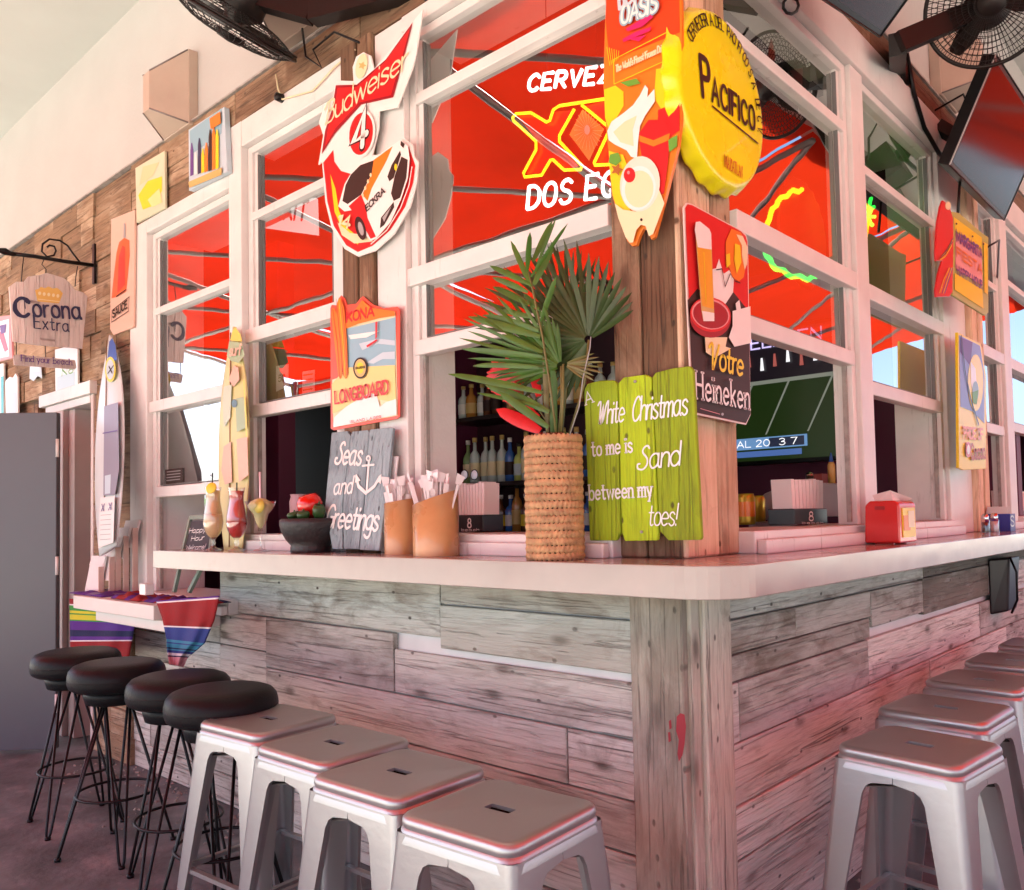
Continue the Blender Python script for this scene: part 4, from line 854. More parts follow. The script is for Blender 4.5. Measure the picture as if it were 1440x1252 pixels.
# ---- waiter beer sign
X = .04; t = thing('waiter_sign', 'tall red and brown tin beer sign with a waiter holding a glass on a tray', 'sign', Rt(1010, 440, X)); f = lambda x, y: Rt(x, y, X); F_ = Face(f, n); mb = MB(); c = cr(940, 280, 3.792)
plate(t, f, n, c((80, 45), (98, 18), (125, 25), (385, 165), (415, 190), (425, 225), (440, 1150), (415, 1205), (150, 1150), (125, 1140)), M_('sign_cream_edge', (.74, .60, .54), .3), .004)
F_.fill(mb, c((88, 50), (100, 28), (125, 34), (385, 173), (410, 200), (418, 228), (434, 1145), (410, 1196), (150, 1141), (130, 1130)), sRED)
F_.fill(mb, c((112, 700), (100, 540), (150, 480), (250, 520), (330, 480), (425, 600), (435, 1145), (411, 1195), (152, 1140), (131, 1128)), sBRN)
F_.fill(mb, c((215, 380), (250, 370), (265, 320), (290, 400), (320, 380), (345, 430), (340, 500), (300, 560), (250, 560), (225, 520)), sWHT)
F_.fill(mb, c((300, 230), (330, 160), (380, 180), (410, 240), (412, 330), (395, 420), (370, 440), (335, 420), (320, 370), (300, 350)), sORG)
F_.fill(mb, c((355, 190), (390, 200), (415, 260), (412, 350), (400, 380), (385, 300), (385, 250)), sCRM)
F_.fill(mb, c((300, 300), (320, 290), (322, 350), (302, 370)), sYEL); F_.fill(mb, c((345, 240), (372, 250), (380, 340), (355, 400), (342, 330)), sYEL)
F_.line(mb, c((245, 380), (275, 375), (292, 470), (320, 400), (345, 440), (372, 450)), 1.6, sBRN)
F_.fill(mb, c((330, 600), (425, 575), (430, 770), (340, 790), (310, 740), (330, 680)), sWHT); F_.fill(mb, c((345, 560), (365, 540), (375, 600), (350, 600)), sWHT)
F_.fill(mb, c((180, 740), (300, 740), (290, 790), (320, 800), (230, 850), (185, 820)), sCRM)
F_.ell(mb, *c((208, 640))[0], 29, 27, sDRED, 28, .25); F_.ell(mb, *c((208, 620))[0], 29, 24, sRED, 28, .25); F_.ell(mb, *c((208, 618))[0], 27, 21, sPNK, 28, .25); F_.ell(mb, *c((208, 620))[0], 25, 19, sDRED, 28, .25)
F_.fill(mb, c((125, 170), (128, 130), (150, 125), (195, 160), (210, 185), (228, 640), (168, 655), (158, 600)), sGLD); F_.fill(mb, c((135, 260), (210, 275), (224, 590), (162, 575)), M_('sign_beer', (.75, .36, .03), .3))
F_.fill(mb, c((122, 170), (128, 128), (150, 125), (200, 165), (210, 190), (212, 275), (138, 262)), sWHT); F_.fill(mb, c((160, 600), (226, 612), (226, 655), (168, 655)), sWHT)
F_.line(mb, c((170, 290), (182, 560)), 1.6, sYEL)
F_.text(mb, 'Votre', c((200, 900))[0], c((378, 945))[0], 35, sYEL, 1.2, 1., True, .12, (.4, .3))
F_.text(mb, 'Heineken', c((128, 1065))[0], c((412, 1124))[0], 38, sWHT, 1.0, 2.3, serif=True, nib=(.55, .0))
F_.line(mb, c((150, 1120), (255, 1150)), .8, sPNK); F_.ell(mb, *c((268, 1150))[0], 1.8, 2, sGRY, 10)
mb.build('print', t)

# ---- crown sign hanging from the scroll bracket, at right angles to the wall
X = -3.756; n = (1, 0, 0); f = lambda x, y: Rt(x, y, X); c = cr(0, 300, 4.171)
br = thing('scroll_bracket', 'black iron wall bracket with a scroll, carrying the crown beer sign', 'bracket', Rt(140, 372, X))
mb = MB(); mb.tube([Rt(x, y, X) for x, y in c((565, 308), (380, 283), (200, 253), (90, 240))], .011, BLACK); mb.tube([Rt(x, y, X) for x, y in c((90, 240), (60, 236), (30, 225), (0, 218), (-30, 214))], [.012, .013, .02, .014, .01], BLACK); mb.build('arm', br)
a_ = Rt(*c((590, 190))[0], X); b_ = Rt(*c((585, 420))[0], X)
mb = MB(); mb.box((X-.015, -.035, b_.z), (X+.015, -.022, a_.z), BLACK); mb.build('wall_plate', br)
mb = MB(); mb.tube([Rt(x, y, X) for x, y in c((470, 290), (430, 240), (395, 190), (350, 160), (290, 152), (250, 180), (245, 225), (275, 255), (315, 248), (328, 220), (318, 195), (290, 188), (275, 200))], .0055, BLACK, 6); mb.build('scroll', br)
t = thing('crown_sign', 'white plank beer sign with a gold crown hanging from the scroll bracket', 'sign', Rt(70, 440, X))
WP = wood('white_sign_board', ((.20, .13, .12), (.50, .40, .38), (.62, .52, .50), (.72, .62, .59)), cover=.7, dark=.3, knots=.1, vert=True)
edges = [(52, 440, 75, 752), (140, 405, 150, 765), (230, 362, 235, 775), (318, 362, 325, 782), (410, 410, 405, 788), (515, 488, 485, 795)]
tops = {0: [(52, 432), (95, 402), (140, 402)], 1: [(140, 402), (165, 372), (230, 362)], 2: [(230, 362), (275, 350), (318, 362)], 3: [(318, 362), (375, 380), (410, 408)], 4: [(410, 408), (440, 450), (490, 465), (515, 488)]}
for k in range(5):
    e0, e1 = edges[k], edges[k+1]; g = 1.2
    tp = tops[k]; q = [(tp[0][0]+g, tp[0][1])]+tp[1:-1]+[(tp[-1][0]-g, tp[-1][1]), (e1[2]-g, e1[3]), (e0[2]+g, e0[3])]
    plate(t, f, n, c(*q), WP, .012, 'board', .002)
plate(t, f, n, c((78, 835), (100, 828), (440, 862), (450, 905), (440, 915), (85, 890)), WP, .012, 'tail_board', .002, 'narrow bottom board with small lettering')
F_ = Face(f, n); mb = MB()
CR = [(205, 450), (225, 445), (240, 432), (262, 440), (285, 430), (310, 442), (335, 438), (355, 455), (368, 470), (345, 530), (220, 518)]
F_.fill(mb, c(*CR), M_('sign_crown_gold', (.72, .45, .12), .35))
for q in ((232, 470), (258, 475), (285, 478), (312, 482), (338, 486)): F_.ell(mb, *c(q)[0], 2.2, 2.6, sCRM, 10)
F_.line(mb, c((222, 505), (348, 520)), .9, sCRM)
F_.text(mb, 'C', c((85, 600))[0], c((165, 612))[0], 26, sNAV, 1.6, 1.6, nib=(1., .7)); F_.line(mb, c((140, 505), (146, 560)), 1.2, sNAV)
F_.text(mb, 'orona', c((195, 606))[0], c((475, 622))[0], 27, sNAV, 1., 1.9, nib=(.75, .5))
F_.text(mb, 'Extra', c((198, 675))[0], c((402, 697))[0], 18, sNAV, .9, 2.4, nib=(.5, .35))
mb.build('lettering', t); mb = MB(); F_.text(mb, 'Find your beach.', c((122, 868))[0], c((425, 893))[0], 8.5, sPUR, .55, 1.6, serif=True)
mb.build('lettering', t)
mb = MB()
for q in (((262, 262), (245, 300), (270, 330), (268, 360)), ((455, 310), (445, 370), (440, 430)), ((95, 755), (95, 835)), ((265, 775), (268, 845)), ((140, 245), (130, 330), (125, 405))): mb.tube([Rt(x, y, X-.006) for x, y in c(*q)], .0025, BLACK, 5)
mb.build('chain', t)

# ---- things on the shingle wall
n = (0, -1, 0)
def flat(name, label, cat, px, art, Y=-.045, th=.012, base=sWHT, group=None):
    t = thing(name, label, cat, L(sum(p[0] for p in px)/len(px), sum(p[1] for p in px)/len(px), Y)); f = lambda x, y: L(x, y, Y)
    plate(t, f, n, px, base, th); F_ = Face(f, n); mb = MB(); art(F_, mb)
    if mb.v: mb.build('print', t)
    return t
c4_ = cr(0, 300, 4.171)
def a1(F_, mb):
    F_.fill(mb, c4_((655, 500), (665, 400), (685, 230), (700, 170), (730, 145), (760, 160), (762, 250), (745, 420), (740, 460), (690, 490)), M_('sign_chili', (.75, .12, .03), .35))
    F_.fill(mb, c4_((690, 470), (700, 250), (720, 190), (735, 200), (735, 420)), M_('sign_chili_deep', (.62, .035, .02), .35)); F_.fill(mb, c4_((725, 145), (728, 60), (737, 60), (740, 145)), sGRY)
    F_.line(mb, c4_((662, 570), (762, 490)), 1.2, sBRN); F_.line(mb, c4_((762, 490), (758, 575)), 1.2, sBRN); F_.line(mb, c4_((758, 575), (660, 640)), 1.2, sBRN); F_.line(mb, c4_((660, 640), (662, 570)), 1.2, sBRN)
    F_.text(mb, 'SAUCE', c4_((668, 615))[0], c4_((752, 555))[0], 10, sBRN, 1.2, 1.5)
    F_.line(mb, c4_((690, 490), (745, 450)), 2, sBRN)
flat('bottle_sign', 'tall cream sign with a red chili bottle on the shingle wall', 'sign', c4_((652, 35), (790, -20), (782, 668), (665, 715), (645, 680)), a1, base=M_('sign_peach', (.72, .46, .36), .4))
cc = cr(0, 0, 2.981)
def a2(F_, mb):
    F_.fill(mb, cc((796, 550), (930, 455), (930, 560), (800, 650)), sSEA)
    for (x, h0, m) in ((805, 600, sPUR), (822, 640, sWHT), (838, 580, sNAV), (853, 625, sYEL), (868, 600, sORG), (885, 545, sBRN), (900, 535, sORG), (915, 545, sYEL)):
        F_.fill(mb, cc((x-6, h0+30), (x-2, h0), (x+2, h0), (x+7, h0+30), (x+7, 735-(x-800)*.25), (x-6, 742-(x-800)*.25)), m)
    F_.fill(mb, cc((796, 765), (935, 705), (935, 735), (800, 790)), sGLD); F_.fill(mb, cc((885, 500), (930, 470), (932, 520), (890, 545)), sORG)
flat('canvas_picture', 'blue canvas picture of coloured bottles above the head board', 'picture', cc((790, 545), (940, 448), (952, 720), (792, 800)), a2, Y=-.06, th=.025, base=sLBL)
def a3(F_, mb):
    F_.fill(mb, cc((580, 820), (620, 760), (680, 740), (680, 800), (650, 860), (600, 880)), sYEL); F_.fill(mb, cc((585, 780), (600, 700), (670, 680), (640, 740)), M_('sign_straw', (.62, .56, .30), .5)); F_.fill(mb, cc((620, 840), (670, 790), (682, 850), (640, 870)), M_('sign_butter', (.80, .66, .28), .5))
flat('canvas_picture', 'faded yellow canvas picture on the brown boards left of the blue one', 'picture', cc((567, 705), (690, 632), (692, 872), (572, 935)), a3, base=M_('sign_pale_straw', (.62, .60, .42), .5))
def a4(F_, mb):
    F_.fill(mb, c4_((335, 960), (440, 930), (440, 1020), (335, 1040)), sLBL); F_.text(mb, 'No', c4_((365, 955))[0], c4_((430, 935))[0], 9, sGRN, 1.)
flat('small_poster', 'small white poster just behind the crown sign', 'poster', c4_((322, 800), (440, 770), (455, 800), (455, 1010), (325, 1058)), a4)
def a5(F_, mb):
    F_.fill(mb, c4_((-20, 640), (55, 620), (55, 840), (-20, 855)), sWHT); F_.fill(mb, c4_((-10, 700), (20, 690), (50, 800), (30, 815)), sRED); F_.fill(mb, c4_((0, 660), (40, 650), (35, 700), (10, 710)), sPUR)
flat('small_sign', 'pink bordered small sign at the far left edge', 'sign', c4_((-60, 612), (60, 598), (72, 850), (-50, 880)), a5, Y=-.40, base=sPNK)
def a6(F_, mb):
    F_.fill(mb, c4_((5, 960), (22, 955), (22, 1190), (8, 1195)), M_('sign_teal', (.05, .45, .48), .4))
flat('picture_frame', 'white and teal framed poster low at the far left above the grey door', 'picture', c4_((-30, 890), (20, 880), (24, 1230), (-30, 1240)), a6, Y=-.05)
flat('picture_frame', 'white ragged top poster beside the teal frame above the grey door', 'picture', c4_((30, 985), (55, 960), (75, 965), (90, 940), (102, 960), (105, 1200), (35, 1210)), lambda F_, mb: F_.fill(mb, c4_((38, 1060), (98, 1050), (98, 1170), (42, 1180)), sLBL), Y=-.05)
flat('tattered_flag', 'small pale notched pennant hanging below the crown sign', 'pennant', c4_((175, 890), (240, 895), (245, 970), (220, 955), (195, 985), (172, 970)), lambda F_, mb: F_.fill(mb, c4_((180, 900), (232, 903), (232, 930), (182, 930)), sWHT), Y=-.05, th=.004, base=sLBL)

# ---- surfboards
def surfboard(label, P0, P1, wid, th, m, art=None, nose=.0, lean=0.):
    """P0 bottom, P1 top, board normal towards -Y"""
    t = thing('surfboard', label, 'surfboard', P0); P0, P1 = Vector(P0), Vector(P1); ax = (P1-P0); Ln = ax.length; ax.normalize()
    nn = Vector((0, -1, 0)); nn = (nn-ax*nn.dot(ax)).normalized(); sx = ax.cross(nn).normalized(); sx = sx if sx.x > 0 else -sx
    N_ = 28; R = 16; vs = []
    for i in range(N_+1):
        s = i/N_; hw = wid/2*min(1, (sin(pi*min(1, max(0, s*.5+.5)))**.62 if s > 0 else 1)); 
        hw = wid/2*max(0.02, (1-abs((s-.42)/.58)**2.6) if s > .42 else (1-.42*abs((.42-s)/.42)**2.0)); tt = th/2*(.35+.65*sin(pi*min(1, .12+s*.8)))
        for j in range(R):
            a = 2*pi*j/R; vs.append(P0+ax*(Ln*s)+sx*(hw*cos(a))+nn*(tt*sin(a)*abs(sin(a))**.2))
    mb = MB(); fs = [(i*R+j, i*R+(j+1) % R, (i+1)*R+(j+1) % R, (i+1)*R+j) for i in range(N_) for j in range(R)]+[tuple(range(R-1, -1, -1)), tuple(N_*R+j for j in range(R))]
    mb.add(vs, fs, m, True); mb.build('deck', t, org=P0)
    mb = MB(); mb.tube([P0+ax*(Ln*.02)+nn*(th*.5+.001), P0+ax*(Ln*.97)+nn*(th*.5+.001)], .003, M_('stringer_wood', (.30, .17, .08), .5), 6); mb.build('stringer', t)
    if art:
        def f(x, y):
            d = ray(x, y); q = P0+nn*(th*.5+.002); return CAM+d*((q-CAM).dot(nn)/d.dot(nn))
        F_ = Face(f, nn); mb = MB(); art(F_, mb); mb.build('print', t)
    return t
sb = M_('surfboard_straw', (.66, .60, .26), .35, noise=.15, scale=4)
def a7(F_, mb):
    c = cr(200, 400, 2.981)
    YG = M_('surfboard_yellow', (.72, .58, .10), .35); GR = M_('surfboard_sage', (.34, .44, .26), .4); PK = M_('surfboard_blush', (.70, .42, .30), .4); PB = M_('surfboard_mist', (.52, .58, .42), .4)
    F_.fill(mb, c((378, 200), (392, 178), (412, 210), (420, 240), (370, 235)), YG)
    F_.fill(mb, c((366, 240), (420, 245), (430, 300), (405, 330), (372, 320), (356, 300)), GR); F_.fill(mb, c((385, 340), (405, 350), (410, 400), (385, 430), (365, 400)), PK)
    F_.fill(mb, c((345, 430), (378, 420), (372, 560), (345, 600), (340, 500)), PB); F_.fill(mb, c((345, 680), (375, 660), (380, 830), (350, 840), (335, 780)), PK)
    F_.fill(mb, c((395, 480), (438, 470), (442, 600), (400, 620)), GR); F_.fill(mb, c((400, 650), (445, 640), (450, 800), (410, 830)), PK); F_.fill(mb, c((428, 400), (434, 400), (448, 640), (440, 640)), YG)
    F_.ell(mb, *c((392, 500))[0], 4, 6, M_('surfboard_ink', (.10, .20, .24), .4), 14)
    F_.text(mb, 'surf', c((372, 300))[0], c((420, 296))[0], 14, PK, 1., 1.)
surfboard('yellow and green painted surfboard leaning on the counter by the cocktails', L(328, 776, -.09), L(330, 460, -.05), .26, .035, sb, a7)
def a8(F_, mb):
    c = cr(0, 380, 2.609)
    F_.fill(mb, c((402, 262), (412, 250), (424, 275), (430, 330), (394, 335)), sBLU); F_.ell(mb, *c((406, 365))[0], 7.5, 18, sYEL, 20); F_.ell(mb, *c((406, 365))[0], 5.5, 14, sLBL, 20); F_.text(mb, 'X', c((398, 380))[0], c((414, 378))[0], 9, sBRN, 1.2)
    F_.fill(mb, c((385, 500), (436, 485), (440, 730), (425, 825), (382, 828)), M_('surfboard_slate', (.24, .22, .28), .4)); F_.fill(mb, c((388, 755), (410, 750), (408, 820), (388, 822)), sLBL)
    F_.fill(mb, c((372, 835), (425, 830), (420, 1000), (364, 1020)), sWHT)
    for k in range(6): F_.line(mb, c((374, 900+k*18), (412, 897+k*18)), .8, sGRY)
    F_.text(mb, 'X  X', c((378, 885))[0], c((415, 880))[0], 9, sPUR, 1.)
    F_.line(mb, c((384, 600), (436, 590)), 1.5, sPUR)
surfboard('tall white and blue surfboard with a brown rim leaning on the shingle column', L(152, 775, -.20), L(156, 472, -.06), .38, .04, M_('surfboard_white', (.62, .66, .66), .3), a8)
mb = MB()

# ---- right face: parrot sign and pelican sign, seen at a slant
X = .16; n = (1, 0, 0); t = thing('parrot_sign', 'hanging margarita sign shaped like a red parrot beside a yellow green board', 'sign', Rt(1355, 350, X)); f = lambda x, y: Rt(x, y, X)
c = cr(1300, 260, 2.979)
plate(t, f, n, c((115, 112), (145, 118), (245, 205), (268, 220), (268, 535), (255, 548), (118, 462)), M_('sign_olive', (.40, .42, .10), .4), .01)
F_ = Face(f, n); mb = MB(); F_.fill(mb, c((122, 135), (240, 222), (240, 270), (126, 190)), sYEL); F_.fill(mb, c((128, 200), (238, 280), (242, 425), (128, 350)), sPNK); F_.fill(mb, c((124, 370), (240, 440), (245, 520), (124, 440)), sYEL)
F_.fill(mb, c((245, 240), (262, 250), (262, 460), (248, 450)), sYEL)
F_.text(mb, 'MARGARITA', c((132, 235))[0], c((238, 310))[0], 14, sPUR, 1.2, 1.5); F_.text(mb, 'HAPPY HOUR', c((132, 375))[0], c((240, 440))[0], 12, sPUR, 1., 1.5); F_.text(mb, 'FIESTA', c((132, 300))[0], c((238, 375))[0], 12, sORG, 1.1, 1.5)
for q in ((128, 165), (195, 218), (240, 250)): F_.ell(mb, *c(q)[0], 1.2, 1.5, sBRN, 8)
mb.build('print', t)
plate(t, lambda x, y: Rt(x, y, X+.012), n, c((78, 65), (95, 80), (110, 105), (120, 140), (122, 240), (120, 330), (118, 450), (105, 468), (50, 470), (48, 440), (60, 370), (75, 320), (50, 318), (48, 280), (55, 160), (68, 90)), sRED, .008, 'parrot', label='red parrot cut-out at the left edge')
F_ = Face(lambda x, y: Rt(x, y, X+.012), n); mb = MB(); F_.ell(mb, *c((98, 88))[0], 4, 6, sCRM, 12)
for k, m in enumerate((sBLU, sYEL, sPUR, sORG, sYEL)): F_.line(mb, c((118-k*3, 225+k*8), (95-k*4, 270+k*8), (70-k*3, 300+k*4)), 1.6, m); F_.line(mb, c((115-k*5, 350), (100-k*7, 400), (82-k*7, 455)), 1.6, m)
mb.build('print', t)
mb = MB(); mb.tube([Rt(1347, 300, X-.02), Rt(1350, 250, X-.02), Vector((0.02, Rt(1350, 245, 0).y, 3.0))], .006, BLACK); mb.tube([Rt(1388, 348, X), Rt(1405, 338, X-.02), Vector((0, Rt(1400, 338, 0).y, Rt(1400, 338, X).z))], .005, BLACK); mb.build('hanger', t)
X = .10; t = thing('toucan_sign', 'tall yellow and blue tin sign with a big beaked bird leaning on the brown post', 'sign', Rt(1370, 560, X)); f = lambda x, y: Rt(x, y, X)
plate(t, f, n, c((140, 618), (235, 665), (258, 800), (258, 1190), (165, 1195), (145, 1185)), sYEL, .012)
F_ = Face(f, n); mb = MB(); F_.fill(mb, c((144, 630), (232, 675), (250, 800), (250, 1000), (200, 950), (150, 930)), M_('sign_sky', (.22, .30, .60), .4)); F_.fill(mb, c((150, 640), (200, 660), (190, 760), (148, 700)), sPUR)
F_.ell(mb, *c((212, 830))[0], 11, 40, sYEL, 24); F_.fill(mb, c((190, 740), (210, 770), (218, 860), (205, 910), (192, 830)), sWHT); F_.ell(mb, *c((210, 865))[0], 4.5, 14, sSEA, 16); F_.fill(mb, c((195, 870), (222, 860), (215, 920), (200, 915)), sGRN)
F_.line(mb, c((150, 635), (165, 780), (190, 900), (222, 1005)), 4.0, sNAV)
F_.text(mb, 'PRIDE OF', c((160, 1062))[0], c((240, 1068))[0], 15, sORG, 1.2, 1.6); F_.text(mb, 'Cocoa', c((190, 1150))[0], c((250, 1145))[0], 20, M_('sign_rust', (.45, .10, .02), .4), 1.2, 1.4); F_.ell(mb, *c((176, 1110))[0], 3.5, 11, sRED, 18); F_.ell(mb, *c((176, 1110))[0], 2.2, 7, sWHT, 14)
mb.build('print', t)

# ---- neons inside the windows
def neonm(nm, c_, e): return mat(nm, c_, .3, emit=e)
nW = neonm('white_neon_tube', (1, .97, .95), 1.6); nY = neonm('yellow_neon_tube', (1, .50, .01), 1.5); nG = neonm('green_neon_tube', (.02, .9, .06), 1.3); nR = neonm('red_neon_tube', (1, .03, .02), 1.2)
Y = .12; n = (0, -1, 0); t = thing('neon_sign', 'lit white and yellow neon beer sign inside the big left window', 'neon sign', L(800, 200, Y)); f = lambda x, y: L(x, y, Y); F_ = Face(f, n); c = cr(560, 0, 3.794)
def neontext(txt, a, b, h, m, r, name):
    out = []; F_.text(None, txt, a, b, h, None, out=out, gap=2.6, space=5.); mb = MB()
    for q in out: mb.tube(q, r, m, 6)
    mb.build(name, t)
neontext('CERVEZA', c((692, 488))[0], (c((1085, 440))[0][0]+36, c((1085, 440))[0][1]-3), 21, nW, .0058, 'top_lettering')
neontext('DOS EQUIS', c((690, 1118))[0], (c((1160, 1050))[0][0]+62, c((1160, 1050))[0][1]-12), 31, nW, .0058, 'bottom_lettering')
xx = [(612, 632), (628, 608), (705, 598), (790, 650), (812, 640), (828, 580), (860, 565), (1100, 530)]
mb = MB(); P_ = lambda pts: [f(x, y) for x, y in c(*pts)]
mb.tube(P_([(1125, 525), (860, 565), (828, 585), (808, 645), (790, 652), (708, 602), (628, 608), (610, 628), (615, 645), (735, 755), (735, 800), (668, 925), (675, 945), (765, 935), (812, 855), (825, 852), (885, 908), (975, 905), (980, 885), (860, 755), (860, 725), (940, 582)]), .0048, nY, 6)
mb.tube(P_([(980, 562), (1100, 660), (1130, 690), (1045, 870), (1050, 882), (1140, 878), (1190, 800), (1260, 850), (1340, 850), (1345, 830), (1240, 720), (1235, 690), (1330, 560), (1320, 530), (1130, 525)]), .0048, nY, 6)
mb.build('cross_outline', t)
bk = lambda x, y: L(x, y, Y+.014); F2 = Face(bk, n); mb = MB()
F2.fill(mb, c((640, 625), (705, 610), (790, 660), (830, 600), (935, 590), (850, 735), (965, 890), (890, 900), (820, 840), (765, 920), (685, 930), (745, 780), (735, 740)), sRED)
F2.fill(mb, c((985, 585), (1100, 690), (1020, 860), (915, 720)), sGLD); 
F2.fill(mb, c((1000, 570), (1125, 535), (1320, 535), (1240, 690), (1340, 840), (1190, 800), (1140, 870), (1060, 870), (1120, 700)), sRED)
for k in range(22):
    a = 2*pi*k/22; F2.line(mb, c((1020+22*cos(a), 700+30*sin(a)), (1020+72*cos(a), 700+105*sin(a))), .8, sCRM)
F2.ell(mb, *c((1020, 700))[0], 4, 7, sWHT, 14)
mb.build('backing', t)
mb = MB(); z_ = L(800, 60, Y); mb.tube([L(770, 128, Y), Vector((L(770, 128, Y).x, Y, 2.9))], .0015, BLACK, 5); mb.tube([L(840, 110, Y), Vector((L(840, 110, Y).x, Y, 2.9))], .0015, BLACK, 5); mb.build('hanging_wire', t)
# wavy bottle cap neon behind the right windows
X = -.22; n = (1, 0, 0); t = thing('neon_sign', 'lit green and yellow wavy neon ring inside the first right window', 'neon sign', Rt(1125, 330, X)); c = cr(840, 0, 2.4); mb = MB()
Pn = lambda pts: [Rt(x, y, X) for x, y in pts]
def wav(pts, amp=3., k=3):
    out = []
    for i in range(len(pts)-1):
        a, b = pts[i], pts[i+1]
        for j in range(k):
            s = j/k; out.append((a[0]+(b[0]-a[0])*s, a[1]+(b[1]-a[1])*s+amp*sin(2*pi*s)))
    return out+[pts[-1]]
mb.tube(Pn(wav(c((565, 845), (590, 895), (640, 925), (700, 942), (740, 935)), 2.5, 4)), .010, nG, 8); mb.build('green_tube', t)
mb = MB(); mb.tube(Pn(wav(c((690, 640), (650, 650), (610, 680), (585, 720), (570, 775)), 2.5, 4)), .010, mat('lime_neon_tube', (.62, .85, .02), .3, emit=.9), 8); mb.tube(Pn(wav(c((790, 620), (820, 650), (835, 680)), 2, 4)), .010, nY, 8); mb.build('yellow_tube', t)
mb = MB(); mb.lathe(Rt(1125, 330, X-.03), [(.21, 0), (.22, .01), (.21, .02)], mat('ring_backing', (.35, .02, .01), .5), 40, (1, 0, 0), lambda th, z, r: .006*cos(18*th)); mb.build('backing', t)
t = thing('neon_sign', 'small lit green palm shaped neon inside the second right window', 'neon sign', Rt(1222, 310, X)); mb = MB()
for a in ((-8, -22), (4, -26), (8, -14), (9, 0), (-9, -8), (6, 12), (-7, 10)): mb.tube(Pn([(1221, 305), (1221+a[0]*.6, 305+a[1]*.8), (1221+a[0], 305+a[1])]), .009, nG, 6)
mb.build('frond_tube', t); mb = MB(); mb.tube(Pn([(1221, 308), (1219, 325), (1216, 345)]), .008, nY, 6); mb.build('trunk_tube', t)
# EXIT sign board inside the middle left window
n = (0, -1, 0); Y = .6; f = lambda x, y: L(x, y, Y); t = thing('exit_sign', 'white EXIT sign with red letters inside the middle left window', 'sign', L(400, 300, Y)); c = cr(0, 0, 2.981)
plate(t, f, n, c((1060, 850), (1320, 830), (1325, 985), (1070, 950)), mat('lit_exit_panel', (.9, .82, .78), .4, emit=.35), .02); F_ = Face(f, n); mb = MB(); F_.text(mb, 'EXIT', c((1150, 915))[0], c((1282, 922))[0], 24, sRED, 1.1, 2.2); mb.build('lettering', t)
mb = MB(); mb.tube([L(400, 285, Y), Vector((L(400, 285, Y).x, Y, 2.97))], .004, BLACK, 6); mb.build('rod', t)
t = thing('window_sticker', 'small dark notice stuck low on the leftmost window', 'sticker', L(244, 670, .02)); f = lambda x, y: L(x, y, .022)
plate(t, f, n, [(232, 661), (257, 658), (257, 678), (233, 681)], sBRN, .001, bev=0); F_ = Face(f, n); mb = MB()
for k in range(4): F_.line(mb, [(235, 664+k*4), (254, 662+k*4)], 1, sGRY)
mb.build('print', t)
